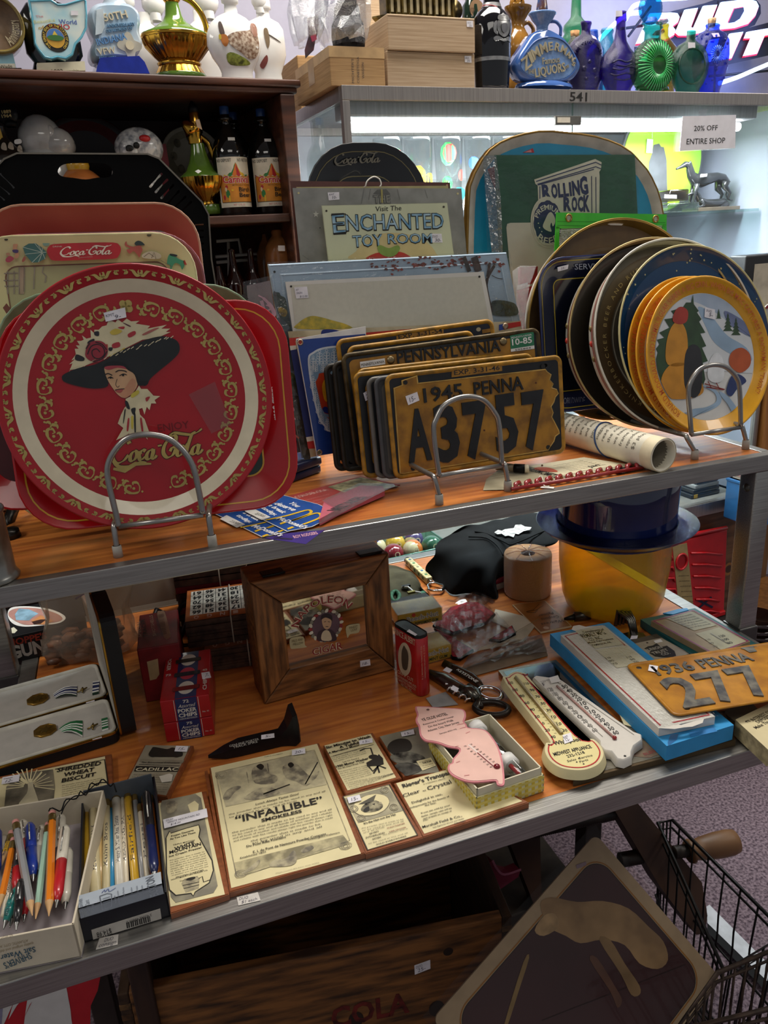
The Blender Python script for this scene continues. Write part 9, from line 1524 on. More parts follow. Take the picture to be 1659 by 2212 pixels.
# ------------------------------------------------------------------ boxes of pencils and pens
PC={'y':'d2a52a','o':'d97a1c','w':'d8d2c2','r':'b5202a','b':'1f3a9a','n':'1a2450','g':'1f7a74','m':'9fc4b0','s':'8f9092','k':'17171a','c':'d2c49a','t':'2f8fc0','h':'d9b87a','p':'e0d6be'}
def pencil(label,pl,tip,end,col,kind,r=.0036,txt=None,z0=None):
 """pencil or pen between two points of the box's inside"""
 A,B_=V(tip),V(end);d=(B_-A);L=d.length;d.normalize();u=d.cross(V((0,0,1))).normalized();n_=u.cross(d);p=PL(pl.W(*A),pl.u*d.x+pl.v*d.y+pl.n*d.z,pl.u*(-u.x)+pl.v*(-u.y)+pl.n*(-u.z));o=thing('pencil' if kind in 'pe' else 'pen',label,'pencil' if kind in 'pe' else 'pen',p);mt=m(PC.get(col,col),.3,ns=.06,ct_=.4)
 seg=6 if kind in 'pe' else 14;la=lambda nm,pr,mt_,sg=seg:MB(p).lathe(pr,mt_,sg,ax='x',smooth=sg>6).out(nm,o)
 if kind=='e':
  la('shaft',[(0,.012),(r,.018),(r,L-.016),(0,L-.016)],mt);la('point',[(.0004,0),(.0012,.005),(r*.98,.018)],m('c9a070',.7),10);la('ferrule',[(r*1.02,L-.017),(r*1.06,L-.014),(r*.98,L-.011),(r*1.06,L-.008),(r,L-.006),(0,L-.006)],m('a5905a',.3,.9),14);la('eraser',[(r*.95,L-.0065),(r*.95,L-.001),(r*.7,L),(0,L)],m('c98a82',.7),14)
 elif kind=='p':
  la('shaft',[(0,0),(r,.001),(r,L-.014),(0,L-.014)],mt,12);la('ferrule',[(r*1.03,L-.015),(r*1.08,L-.012),(r*1.0,L-.009),(r*1.08,L-.006),(r*1.02,L-.003),(r*.9,L),(0,L)],m('8a7040',.35,.8),14)
 else:
  k=1.25;la('barrel',[(0,.008),(r*.7,.008),(r*k,.02),(r*k,L*.55),(0,L*.55)],mt);la('nib',[(.0005,0),(r*.5,.006),(r*.72,.0085)],m('9a9a98',.25,.9));c2=m(PC['k'] if kind=='k' else PC['w'] if kind=='v' else PC.get(col,col),.3,ct_=.4);la('cap',[(r*k*.98,L*.55),(r*k*1.05,L*.57),(r*k,L-.006),(r*.8,L),(0,L)],c2);MB(p).tube([(L-.01,0,r*k),(L-.008,0,r*k+.0025),(L*.62,0,r*k+.0022)],.0009,m('b9b7b0',.25,.9),6).out('clip',o)
 if txt:e=MB(p);e.wf=lambda x,y,z:(x,(r*1.02 if kind in 'pe' else r*1.27)*sin(y/r),(r*1.02 if kind in 'pe' else r*1.27)*cos(y/r));e.text(txt,(L*.25,-r*.4),(L*.7,-r*.4),r*.9,m('3a3a44'),0,bd=0);e.out('imprint',o)
 return o
# dark box
f_=flat(zQ(598,1458),zQ(1232,1262),ZL);pl=PL(V((f_.o.x,f_.o.y,T0)),f_.u,f_.v);W=pl.uv(*zQ(1228,1265))[0];Ln=pl.uv(*zQ(1078,262),.03)[1];HB=.030
o=thing('pencil_box','dark navy wallet box with a silver flap, filled with old pencils','box',pl);NVB=m('14161f',.45,ns=.1);b=MB(pl);tt=.002
for a in ((0,W,0,tt),(0,W,Ln-tt,Ln),(0,tt,0,Ln),(W-tt,W,0,Ln)):b.box(*a,0,HB,NVB)
b.box(0,W,0,Ln,0,.002,NVB);b.out('base',o);SIV=m('a3acb6',.35,0,ns=.06);b=MB(pl);b.box(.003,W-.003,Ln-.006,Ln-.004,.002,HB+.008,m('4a525c'));b.out('back_flap',o);b=MB(pl);b.box(.003,W-.003,.0005,.002,.016,HB+.012,SIV)
fy=pl.uv(*zQ(572,1108),HB+.012)[1];b.box(.003,W-.003,.0005,fy,HB+.0105,HB+.012,SIV);b.out('silver_sleeve',o)
b=MB(pl.at(0,0,HB+.0124));GI=m('4f5560');fx=b.pl
for t,a,c,h in (('GENUINE LEATHER',(600,1270),(590,1130),5),('Credit Card',(650,1230),(638,1140),6.5),('Billfold',(680,1220),(672,1170),5),('BUXTON',(1138,1105),(1100,965),14),('Features',(838,1165),(826,1110),3.5),('removable passcase',(862,1175),(848,1075),3),('Credit Card Pockets',(902,1160),(888,1050),3),('I.D. Window',(958,1120),(946,1050),3),('Spare Key Pocket',(1000,1125),(985,1040),3),('Currency Divider',(1035,1105),(1022,1035),3)):A,B_=fx.uv(*zQ(*a)),fx.uv(*zQ(*c));b.text(t,A,B_,h*.00058,GI,.0003,bd=0)
b.rib(fx.q(zQ(N('715 1115 55-20 30 5 0 90-65 25-20-100'))),.0008,GI,.0003);[b.rib(fx.q([zQ(735+2*i,1135+14*i),zQ(790,1118+14*i)]),.0006,GI,.0003) for i in range(4)];b.rib(fx.q([zQ(*tuple(p)) for p in spl(N('730 1092 20-22 5 15 20-23 10 20 45-27'),3)]),.0006,m('2a3a7a'),.0003);b.out('sleeve_print',o)
pf2=PL(pl.o,pl.u,(0,0,1));b=MB(pf2);LW2=m('bdb7ae',.6);q=pf2.q(zQ(N('668 1425 490-150-10-70-493 153')),.0005);b.prism(q,.0,.0007,LW2);x_=lambda *p:pf2.uv(*zQ(*p));A,B_=x_(795,1340),x_(690,1372);b.text('$14.98',A,B_,.0055,INK,.001,bd=.0);A,B_=x_(800,1370),x_(695,1402);b.text('RETAIL',A,B_,.005,INK,.001,bd=0)
for i in range(34):
 if i%3==2:continue
 xx=905+170*i/34;b.rib([x_(xx,1300-.29*(xx-905)),x_(xx+6,1340-.29*(xx-905))],.0004+.0004*(i%2),INK,.001)
A,B_=x_(1085,1235),x_(905,1290);b.text('2 43345 45805 0',A,B_,.003,INK,.001,bd=0);b.out('barcode_label',o)
P8=lambda x,y,h:(*pl.uv(*zQ(x,y),h),h)
names={'y':'yellow','c':'cream','w':'white','t':'bright blue checked','s':'grey','r':'red','b':'blue','h':'tan','o':'orange','k':'black','m':'mint green','g':'teal','n':'navy','p':'ivory'}
defs=[(620,412,632,1160,'y','p',.0040,None),(668,435,688,1160,'c','p',.0056,'PENN STATE BANK'),(712,445,725,1120,'h','p',.0034,None),(765,425,760,1110,'c','p',.0042,'Kuhn Bros'),(800,440,805,1080,'t','p',.0036,None),(830,370,862,1100,'w','p',.0050,'Henry S. Miller Real Estate'),(875,365,905,1080,'p','p',.0036,'READING, PA'),(912,362,975,1080,'y','p',.0044,'Fairfield'),(962,385,1030,1060,'s','p',.0036,None),(1000,460,1060,1000,'p','p',.0030,'Pepsi'),(1030,400,1098,1010,'r','p',.0034,None),(1048,370,1110,990,'n','n',.0044,None),(1080,400,1145,1000,'o','p',.0034,None)]
ordn=['leftmost','second','third','fourth','fifth','sixth','seventh','eighth','ninth','tenth','eleventh','twelfth','rightmost']
for i,(xt,yt,xb,yb_,c,kd,r,tx) in enumerate(defs):
 hh=.016 if i%2 else .013
 if kd=='n':hh=.0285
 top_,bot=P8(xt,yt,hh),P8(xb,yb_,hh);bot=(bot[0],max(bot[1],.008),hh);lb='%s %s, %s in the dark pencil box'%(names[c],'pen' if kd=='n' else 'pencil',ordn[i]+(' from the left' if 0<i<12 else ''))
 if kd=='n':pencil(lb,pl,bot,top_,'n','k',r)
 else:pencil(lb,pl,bot,top_,c,'p',r,tx)
# white box
f_=flat(zQ(0,1678),zQ(583,1560),ZL);pl=PL(V((f_.o.x,f_.o.y,T0)),f_.u,f_.v);W=pl.uv(*zQ(585,1560))[0];HB2=.042;Ln=pl.uv(*zQ(527,388),HB2)[1];x0=-.075
o=thing('pen_box',"open cream SHRIVER'S salt water taffy box full of pens, cut by the photo's left edge",'box',pl);CB2=m('c9bea8',.6,ns=.05);CI=m('a59ca0',.6);b=MB(pl);tt=.0022
for a in ((x0,W,0,tt),(x0,W,Ln-tt,Ln),(x0,x0+tt,0,Ln),(W-tt,W,0,Ln)):b.box(*a,0,HB2,CB2,.0005)
b.box(x0,W,0,Ln,0,.002,CI);b.out('carton',o);pf3=PL(pl.o,pl.u,(0,0,1));b=MB(pf3);x_=lambda *p:pf3.uv(*zQ(*p));BT=m('2f5468')
for t,a,c,h,bd in (("SHRIVER'S",(215,1515),(20,1592),.0075,.01),('Salt Water Taffy',(250,1472),(-130,1570),.0065,.01),('quality original and delicious',(240,1440),(-60,1515),.003,0),('ATLANTIC CITY, N.J.',(200,1420),(-20,1470),.003,0),('NET WEIGHT 16 OZ',(90,1380),(-40,1410),.003,0)):A,B_=x_(*a),x_(*c);b.text(t,A,B_,h,BT if h>.004 else m('9a8a6a'),.0006,bd=bd,shear=.1)
b.out('front_print',o)
P9=lambda x,y,h:(*pl.uv(*zQ(x,y),h),h)
pens=[(30,690,-40,960,'s','v',.0050,'steel grey'),(85,650,10,900,'y','e',.0036,'yellow imprinted'),(100,700,-10,1220,'o','e',.0036,'orange'),(110,780,30,1260,'p','p',.0036,'cream imprinted'),(165,580,215,900,'r','v',.0046,'red capped'),(135,760,120,1125,'r','k',.0046,'red ribbed'),(215,600,238,1010,'b','n',.0046,'blue click'),(300,620,255,980,'w','n',.0046,'white'),(110,575,232,1255,'s','e',.0040,'grey metallic'),(345,590,255,1280,'m','e',.0036,'mint green'),(375,510,350,1260,'o','e',.0042,'orange hexagonal'),(440,540,405,1120,'n','v',.0046,'navy and red click'),(470,620,400,1200,'r','v',.0046,'red and white click'),(120,1060,25,1350,'g','n',.0040,'teal green'),(110,1180,70,1340,'k','k',.0044,'black capped'),(150,1000,115,1360,'k','n',.0034,'slim black clip'),(205,1000,170,1300,'r','k',.0036,'dark red'),(490,780,465,1210,'w','n',.0044,'white barrelled'),(250,640,240,900,'k','n',.0040,'black'),(-20,640,-30,1000,'b','n',.0044,'blue barrelled')]
lv=[.014,.022,.034,.020,.024,.030,.030,.022,.041,.032,.038,.024,.034,.030,.022,.038,.016,.018,.016,.022]
for i,(xt,yt,xb,yb_,c,kd,r,nm) in enumerate(pens):
 A,B_=P9(xb,yb_,lv[i]*.8),P9(xt,yt,lv[i]);A=(A[0],max(A[1],.007),A[2])
 pencil('%s %s among the jumbled pens in the cream box'%(nm,'pencil' if kd in 'pe' else 'pen'),pl,A,B_,c,kd,r,{'yellow imprinted':'Phone 374-4321','cream imprinted':'Monogram','teal green':'ASK FOR GOLD LABEL'}.get(nm))
b=MB(pl.at(0,0,.046));pts=N('350 505 70-15 60-50 80-55 40-5 50-50 50-32 60 0 50 22 20 30');b.tube([(*b.pl.uv(*zQ(*p)),.0+.004*sin(i)) for i,p in enumerate(so(pts,4))],.0008,BLK,6);b.tube([(*b.pl.uv(*zQ(*p)),.0) for p in so(N('440 525 30-65 60-60 70-15 90-75 70-10'),4)],.0007,BLK,6);b.out('thin_cord',0,'thin black cord looping between the two pencil boxes','cord')
# stickers on the front edge
for nm,q4,tx,lb in (('a',N('515 1956 48-11-6-18-46 11'),(('DUO',.08,.55,.4,.3),('$1 each',.15,.12,.7,.3)),'white price tag reading $1 each stuck on the table front edge'),('b',N('207 2051 47-11 2-22-41 8'),(('DUO',.3,.5,.4,.3),('consign',.1,.1,.8,.35)),'pale price tag on the front edge below the dark pencil box')):
 pl=PL(onz(*q4[0],ZL+.0012),(1,0,0),(0,1,0));b=MB(pl);q=pl.q(q4,.0004);b.prism(q,0,.0005,m('d2cdc6',.6));A,B_,D=V(q[0]),V(q[1]),V(q[3])
 for t,fx_,fy_,fw,fh in tx:b.text(t,A+(B_-A)*fx_+(D-A)*fy_,A+(B_-A)*(fx_+fw)+(D-A)*fy_,(D-A).length*fh,m('6a6670',.7),.0008,bd=-.004,shear=.2)
 b.out('price_sticker',0,lb,'sticker')

# ------------------------------------------------------------------ under the table
zX=zq(1000,1700,2.5175)
def pz(px,py,z):return onz(px,py,z)
# wooden crate
ZC=-.66;A,B_=pz(345,2133,ZC),pz(1106,1978,ZC);u=(B_-A).normalized();v=V((0,0,1)).cross(u);pl=PL(V((A.x-.06*u.x,A.y-.06*u.y,FL+.001)),u,v);Wc=(B_-A).length+.06;Dc=.34;Hc=ZC-FL
CW_=m('85562a',.75,ns=.5,sc=7,sx_=(1.5,10,10),h2='3a2412',detail=9);CWD=m('3f2a18',.8,ns=.4,sc=8,sx_=(8,1.5,8),h2='25170c',detail=8)
o=thing('wooden_crate','weathered wooden drinks crate with faded red lettering under the table','crate',pl);t_=.016
for nm,a,mt in (('front_board',(t_,Wc-t_,0,t_),CW_),('back_board',(t_,Wc-t_,Dc-t_,Dc),CW_),('side_board',(0,t_,0,Dc),CWD),('side_board',(Wc-t_,Wc,0,Dc),CWD)):
 b=MB(pl);b.box(*a,.005,Hc,mt,.002)
 if nm=='front_board':
  for i in range(18):
   for xx in (0,Wc-t_):b.box(xx,xx+t_,-.0004,t_,.01+i*(Hc-.02)/18,.01+i*(Hc-.02)/18+(Hc-.02)/36,m('8a6438' if i%2 else '5a3a1c',.8,ns=.4,sc=40))
 b.out(nm,o)
b=MB(pl);b.box(0,Wc,0,Dc,0,.006,CWD);b.out('bottom_board',o)
ps=PL(pl.o,pl.u,(0,0,1));b=MB(ps);zY=zq(600,1800,3.016);x_=lambda *p:ps.uv(*zY(*p))
FR=m('6d1f16',.8,ns=.4,sc=40);A1,B1=x_(350,1235),x_(860,1180);hh=abs(x_(800,1060)[1]-x_(800,1185)[1]);b.text('COLA',(A1[0],x_(600,1215)[1]),(B1[0],x_(600,1215)[1]),hh,FR,.0006,bd=.03);yb_=x_(1180,1290)[1];b.text('DRINKS',(x_(900,1260)[0],yb_),(x_(1290,1230)[0],yb_),hh*.62,m('24150c',.8),.0006,bd=.03)
for c,rx_,ry_ in ((x_(1035,1140),.013,.017),(x_(510,1210),.012,.016),(x_(1110,770),.008,.008)):b.poly(circ(*c,rx_,ry_,16),m('2a1a10',.8),.0005)
b.out('stencilled_lettering',o);sticker(ps,*zY(N('893 922 102-40-2-56-103 36')),o,(('DUO',.1,.6,.4,.25),('25-',.2,.15,.5,.35)))
# dark post and banner at the left
pl=up(onz(300,2150,-.62)+V((0,.03,0)),0,0);b=MB(pl);x0=pl.uv(*zQ(905,1640))[0];x1=pl.uv(*zQ(1060,1600))[0];zz0=FL+.001-pl.o.z;DKP2=m('38251a',.5,ns=.3,sc=6,sx_=(9,1,9),h2='20130d');b.box(x0,x1,zz0,ZL-.05-pl.o.z,-.04,0,DKP2,.004,3);b.box(x0-.2,x0-.002,-.42,-.38,-.035,-.005,DKP2,.003);b.out('wooden_post',0,'dark brown wooden post standing under the table left of the crate','post')
pl=up(onz(60,2180,-.60)+V((0,.04,0)),0,6);o=thing('banner_bag','white and red printed plastic bag hanging under the table at lower left','bag',pl);b=MB(pl);RB_=m('b5141f',.35,ct_=.4,ns=.06);P=lambda L,mt,z:b.px(zQ(L),mt,z)
q=pl.q(zQ(N('-80 1750 810-110-30 150-50 110-10 400-720 0')));b.prism(q,-.004,0,RB_)
P(sp(N('215 1800 115-50 125-15 35 115 22 150 8 300-370 0 20-250')),m('cfccc8',.4,ns=.04),.0005);P(N('30 1830 90-30-25 80-75 170-80 150 0-300'),m('cfccc8',.4),.0005);P(N('150 1830 40-15-70 85-60 100 30-100'),m('cfccc8',.4),.0005);P(N('215 1890 15-20-70 140-10 21'),RB_,.0009);P(N('-80 1900 105-50-15 200-90 50'),m('8a86a0',.4),.0007);b.out('sheet',o)
# picture tray with generic brown still life leaning by the crate
pl=up(ony(1286,1800,-.06),-4,38);A=V(pl.uv(*zX(722,255)));B1=V(pl.uv(*zX(1405,1045)));C1=V(pl.uv(*zX(225,665)))
e1=(B1-A);e2=(C1-A);L1=e1.length;d1=e1.normalized();d2=V((d1.y,-d1.x));d2=d2 if d2.dot(e2)>0 else -d2
pt_=PL(pl.W(*A),pl.u*d2.x*-1+pl.v*d2.y*-1,pl.u*-d1.x+pl.v*-d1.y);
if pt_.n.dot(pl.n)<0:pt_=PL(pl.W(*A),-pt_.u,pt_.v)
W2=.36;sgx=1 if V(pt_.uv(*zX(225,665))).x>0 else -1
o=thing('picture_tray','large cream-bordered maroon picture tray in plastic, tilted against the crate','tray',pt_);b=MB(pt_);q=[(0,0),(sgx*W2,0),(sgx*W2,-L1),(0,-L1)];x0,x1=min(0,sgx*W2),max(0,sgx*W2);CRM2=m('a89678',.5,ns=.06);b.prism(rrect(x0,x1,-L1,0,.012),-.004,0,CRM2)
MRN=m('3d1f22',.4,ns=.12,sc=8,ct_=.2);r1=rrect(x0+.022,x1-.022,-L1+.022,-.022,.03,8);b.loft([[(*p,.0004) for p in offs(r1,-.004)],[(*p,.0004) for p in offs(r1,-.0022)]],m('9a6a2c',.4),smooth=False);b.loft([[(*p,.0005) for p in offs(r1,-.001)],[(*p,.0005) for p in r1]],INK,smooth=False);b.poly(r1,MRN,.0004);b.out('tray',o)
b=MB(pt_);SND=m('a58a62',.5,ns=.25,sc=14,h2='7d6648');H=.0008
def pv(L,mt,z=0):b.px(zX(sp(L)),mt,H+z)
# plain pale hills, path and dark bank
pv(N('420 640 60-40 140 25 140-5 140 40 110 100 80 80 25 100-55 50-100-30-80-100-120-30-120 20-80-40-90-50'),SND);pv(N('740 830 60 0 80 130 80 120 0 50-45 0-55-110'),m('8d7450',.5,ns=.2,sc=14),.0003);pv(N('690 940 40-10 100 160 35 70-25 40-40-90'),m('5d4032'),.0003);pv(N('390 780 50-80 60-10 20 70-80 50'),m('b59a70',.5,ns=.2),.0003);pv(N('330 950 30-20-60 190-55 170-20 0'),m('8a744a'),.0003)
b.rib(pt_.q([zX(430,1270),zX(1210,965)],H),.0012,m('24100f'),H+.0002);b.out('landscape_picture',o);sticker(pt_,*zX(N('620 445 52-20-2-20-55 20')),o,(),h=.0012,mat=m('8a7a86'))
b=MB(pt_);b.poly([(x0-.008,-L1-.008),(x1+.008,-L1-.008),(x1+.008,.014),(x0-.008,.014)],film('film24','f4efec',.012,.09,.25,16),.004);b.out('plastic_sleeve',o)
# wooden hand screw clamp
pl=up(ony(*zX(1080,480),.02),-8,18);o=thing('hand_screw','big wooden hand-screw clamp with threaded rods resting over the wire basket','clamp',pl);CL=m('4f3626',.6,ns=.3,sc=9,sx_=(1,1,9),h2='33211a');b=MB(pl);q=pl.q(zX(N('825 125 115-50 360 445 30 180-15 95-45 10-200-265')));b.prism(q,-.045,0,CL);b.out('jaw',o);
b=MB(pl);q=pl.q(zX(N('275 300 125-40 70 70 10 370-40 20')));b.prism(q,-.085,-.045,CL);b.out('jaw',o)
SCR=m('2c2119',.5,ns=.3,sc=60);
def rod(a,c,z,r):
 A,B_=V((*pl.uv(*zX(*a)),z)),V((*pl.uv(*zX(*c)),z));n_=int((B_-A).length/.004)*2;b=MB(pl);b.tube([A+(B_-A)*i/n_ for i in range(n_+1)],[r*(1 if i%2 else .86) for i in range(n_+1)],SCR,12);b.out('screw_rod',o)
rod((400,265),(850,165),-.022,.014);rod((880,425),(1045,395),-.02,.014);rod((1140,350),(1220,340),.004,.012)
b=MB(pl);A,B_=V((*pl.uv(*zX(1215,345)),.006)),V((*pl.uv(*zX(1478,285)),.006));HND=m('7d5836',.5,ns=.3,sc=8,h2='5f4026');b.tube([A+(B_-A)*t for t in (0,.06,.1,.3,.6,.85,.97,1)],[.020,.022,.017,.021,.0235,.0235,.021,.012],HND,18);b.out('handle',o)
# wire baskets
WB=m('1c1a18',.4,.5);RU=m('4a3a30',.6,.4,ns=.3,sc=60)
def basket(label,zt,zb,pts,mat,r,nw,cat='basket',sx=0):
 Pt=[onz(*zX(*p),zt) for p in pts];c=sum(Pt,V())/4;pl=ground(V((c.x,c.y,zb)),0);o=thing('wire_basket',label,cat,pl);loc=lambda p,z:(p.x-c.x,p.y-c.y,z-zb)
 b=MB(pl);b.tube([loc(p,zt) for p in Pt],r*1.5,mat,8,closed=True);b.tube([loc(p,zt-.018) for p in Pt],r,mat,7,closed=True);b.out('rim',o)
 b=MB(pl);bt=[c+(p-c)*.86 for p in Pt];b.tube([loc(p,zb+r*1.6) for p in bt],r,mat,7,closed=True);mid=[c+(p-c)*.93 for p in Pt];b.tube([loc(p,(zt+zb)/2) for p in mid],r,mat,7,closed=True)
 for i in range(1,8):t=i/8;b.tube([loc(bt[0].lerp(bt[1],t),zb+r*1.6),loc(bt[3].lerp(bt[2],t),zb+r*1.6)],r*.9,mat,6)
 b.out('bottom_grid',o)
 b=MB(pl)
 for k in range(4):
  P_,Q_,p_,q_=Pt[k],Pt[(k+1)%4],bt[k],bt[(k+1)%4];n_=nw[k%2]
  for i in range(n_):t=(i+.5)/n_;a,c_=P_.lerp(Q_,t),p_.lerp(q_,t);s_=P_.lerp(Q_,min(1,t+.25/n_));m1=a.lerp(c_,.35);m2=s_.lerp(q_ if 0 else c_,.45);b.tube([loc(a,zt),loc(m1,zt-(zt-zb)*.3),loc(m1.lerp(m2,.5),zt-(zt-zb)*.42),loc(c_,zb+r*1.6)],r*.85,mat,6)
 b.out('side_wires',o);return o,pl
basket('black wire basket standing on the carpet behind the clamp',-.72,FL+.001,N('1060 195 80-15 620 620-340 200'),WB,.0022,(4,7))
basket('rusty wire basket in the lower right corner',-.66,-.93,N('1385 1010 315-130 200 270-750 180'),RU,.0024,(5,5))
pl=ground(onz(*zX(1500,850),-1.02)+V((0,0,0)));
b=MB(PL(V((onz(*zX(1480,860),-1.0).x,onz(*zX(1480,860),-1.0).y,FL+.012)),(1,0,0),(0,1,0)));b.px(zX(N('1325 650 15-10 319 320 0 100-329-320')),m('c3c6cc'),.004);b.px(zX(N('1330 740 329 320 0 60-329-330')),BLK,.003);b.out('white_board',0,'white board with a dark edge lying inside the black wire basket','board')
b=MB(up(ony(*zX(1415,740),.10),0,20));b.prism(b.pl.q(zX(N('1390 665 40-10 18 45-23 60-33-40'))),0,.0006,m('8a7f72',.7));b.out('paper_tag',0,'small grey paper tag hanging on the black wire basket','tag')
# dark red moulded thing in a dark box behind the crate
pl=up(onz(*zX(200,500),-.72)+V((0,.02,0)),0,20);b=MB(pl);PKR2=m('7a1638',.4,ns=.1,ct_=.3);b.loft([[(*pl.uv(*zX(*p)),z) for p in ((80,440),(120,430),(160,400),(185,450),(260,470),(315,450),(300,490),(170,580))] for z in (-.03,0)],PKR2,caps=True,smooth=False);b.rib(pl.q([zX(*tuple(p)) for p in spl(N('160 398 25 47 40 30 90-27'),4)]),.004,m('b56a84',.4),.001);b.out('pink_moulding',0,'crimson moulded plastic piece behind the right end of the wooden crate','plastic piece')
pl=ground(V((onz(*zX(200,560),-.80).x-.05,onz(*zX(200,560),-.80).y,FL+.001)));b=MB(pl);b.box(.05,.22,-.02,.20,0,.20,m('3a3026',.7,ns=.2),.003);b.out('storage_box',0,'dark box behind the crate carrying the crimson plastic piece','box')
# ------------------------------------------------------------------ right side: oak bookcase and what stands there
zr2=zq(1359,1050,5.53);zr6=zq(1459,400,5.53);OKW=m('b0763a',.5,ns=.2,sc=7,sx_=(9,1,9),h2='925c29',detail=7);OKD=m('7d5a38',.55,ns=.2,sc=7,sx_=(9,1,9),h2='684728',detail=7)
OB=PL(CB.W(CW+.006,0,.012),CB.u,CB.v);y_fl=FL+.001-OB.o.z
o=thing('oak_bookcase','oak bookcase with a knotty pine upright right of the glass cabinet','bookcase',OB);W3=.5
def bx3(nm,a,mt,bv=.0015):b=MB(OB);b.box(*a,mt,bv);return b.out(nm,o)
st3=bx3('upright',(0,.052,y_fl,CT+.01,-.03,0),OKW);bx3('side_panel',(0,.016,y_fl,CT+.01,-.35,-.0305),OKD);bx3('back_panel',(.0165,W3,y_fl,CT+.01,-.36,-.3505),OKD)
for px_,py_ in ((1650,441),(1650,772),(1650,1000),(1650,1398)):
 v_=OB.uv(px_,py_)[1];bx3('shelf',(.053,W3,v_-.016,v_,-.35,.06 if py_==772 else .0),OKW)
b=MB(OB);c=OB.uv(*zr2(1187,990));b.poly(circ(*c,.012,.011,20),m('3f2716',.6),.0006);b.loft([[(c[0]+.017*cos(t),c[1]+.019*sin(t),.0004) for t in [i*PI/10 for i in range(20)]],[(c[0]+.0125*cos(t),c[1]+.0115*sin(t),.0004) for t in [i*PI/10 for i in range(20)]]],m('8a5a2c',.6),smooth=False);b.out('knot',st3)
p_=OB.off(-.05);v_=OB.uv(1650,772)[1]+.0005;b=MB(p_);x0=p_.uv(1606,620)[0];y1=p_.uv(1606,553)[1];b.box(x0,x0+.16,v_,y1,-.05,0,m('161618'),.004,3);b.box(x0+.028,x0+.15,v_+.04,y1-.02,.0002,.001,m('b9b09c',.6));b.tube([(x0+.05,v_+.06,.0015),(x0+.055,v_+.09,.0015)],.003,INK,6);b.out('photo_album',0,'black album with a pale cover panel on the right-hand bookcase shelf','album')
p_=OB.off(-.062);b=MB(p_);x0=p_.uv(1640,700)[0];y1=p_.uv(1640,657)[1];b.T=None;rtray(b,x0,x0+.15,v_,y1,.02,.012,.006,WHITE,m('a8252c',.4),m('b5b0a4'));b.out('serving_tray',0,'white tray with a red rim leaning in front of the black album','tray')
p_=OB.off(.05);b=MB(p_);v2=OB.uv(1650,441)[1]+.0005;q=p_.uv(1650,436);b.box(.056,.18,v2,v2+.09,-.01,0,m('6a3f33'),.002);b.box(.064,.17,v2+.008,v2+.082,.0003,.001,m('b9b2a0',.6,ns=.1));b.out('framed_card',0,'brown-framed pale card on the upper bookcase shelf','frame')
p_=OB.off(.02);v3=OB.uv(1650,1398)[1]+.0005;BBK=m('2a1a18',.06,ct_=.7)
for i in range(4):
 g_=PL(p_.W(.10+.004*(i%2),v3+i*.021,-.02),p_.u,p_.v);b=MB(g_);b.lathe([(0,.001),(.045,.001),(.06,.006),(.064,.018),(.060,.020),(.055,.010),(0,.006)],BBK,36,ax='y');b.out('glass_ashtray',0,'dark glossy glass dish, %s of the stack behind the stand leg'%('bottom','second from the bottom','third from the bottom','topmost')[i],'dish',group='dark glass dishes stacked at the right')
# blue bins
p_=OB.off(-.012);b=MB(p_);BB=m('2f72b0',.4,ns=.06,ct_=.3);vb=OB.uv(1650,1000)[1]
q0=p_.uv(*zr2(1130,240));q1=p_.uv(*zr2(1360,330));top_=p_.uv(1565,1032)[1];o2=thing('blue_bin','blue plastic bin hung on the pine upright behind the stand leg','bin',p_.at(q0[0],q1[1]));b.box(q0[0],q0[0]+.105,q1[1]+.004,top_,0,.10,BB,.004,3);b.out('bin',o2);b=MB(p_);b.box(q0[0]-.002,q0[0]+.107,top_-.008,top_,-.001,.102,BB,.002);b.out('rim',o2);b=MB(p_);rg=random.Random(6)
for i in range(5):b.box(q0[0]+.01,q0[0]+.09,top_+.001+i*.004,top_+.004+i*.004,.01,.09,m(('d8d2c8','c9b5a0','d9a5a5','e0dcd2','b9b4a8')[i],.7))
b.out('papers',o2,kind='stuff')
pl=PL(p_.W(*p_.uv(*zr2(1245,85)),.1005),p_.u,p_.v);b=MB(pl);b.poly([(0,.012),(-.004,.0),(0,-.004),(.004,0)],WHITE,.0003);b.out('drop_mark',o2)
# red moulded rack panel with tan strip
pl=up(ony(1500,1345,.60),4,4);x0=pl.uv(*zr2(330,1000))[0];x1=pl.uv(*zr2(1135,700))[0]+.01;y1=pl.uv(*zr2(930,530))[1];o=thing('red_sorter','bright red moulded plastic coin sorter board with a tan strip behind the tub','board',pl);REDP=m('b8151c',.35,ns=.06,ct_=.4);b=MB(pl);b.box(x0,x1,0,y1-.012,-.02,0,REDP,.003);b.tube([(x0,y1-.008,-.004),((x0+x1)/2,y1-.003,-.004),(x1,y1-.008,-.004)],.006,REDP,8);b.box(x0-.004,x1,-.002,.012,-.02,.006,REDP,.003);b.out('board',o)
b=MB(pl);q=pl.q([zr2(*p) for p in ((520,720),(690,680),(770,1450),(590,1420))],.001);b.prism(q,0,.0012,m('a08a5c',.6,ns=.1));[b.pt('place coins here for count',zr2(590+10*i,1080+62*i),zr2(715+10*i,1075+62*i),3,m('4a3f2a'),.0016,bd=0) for i in range(6)];c=pl.uv(*zr2(620,900));b.tube([(c[0]+.018*cos(t),c[1]+.021*sin(t),.003) for t in [2*PI*i/28 for i in range(28)]],.003,REDP,8,closed=True);b.poly(circ(*c,.016,.019,24),m('a8141b',.4),.0016);b.out('instruction_strip',o)
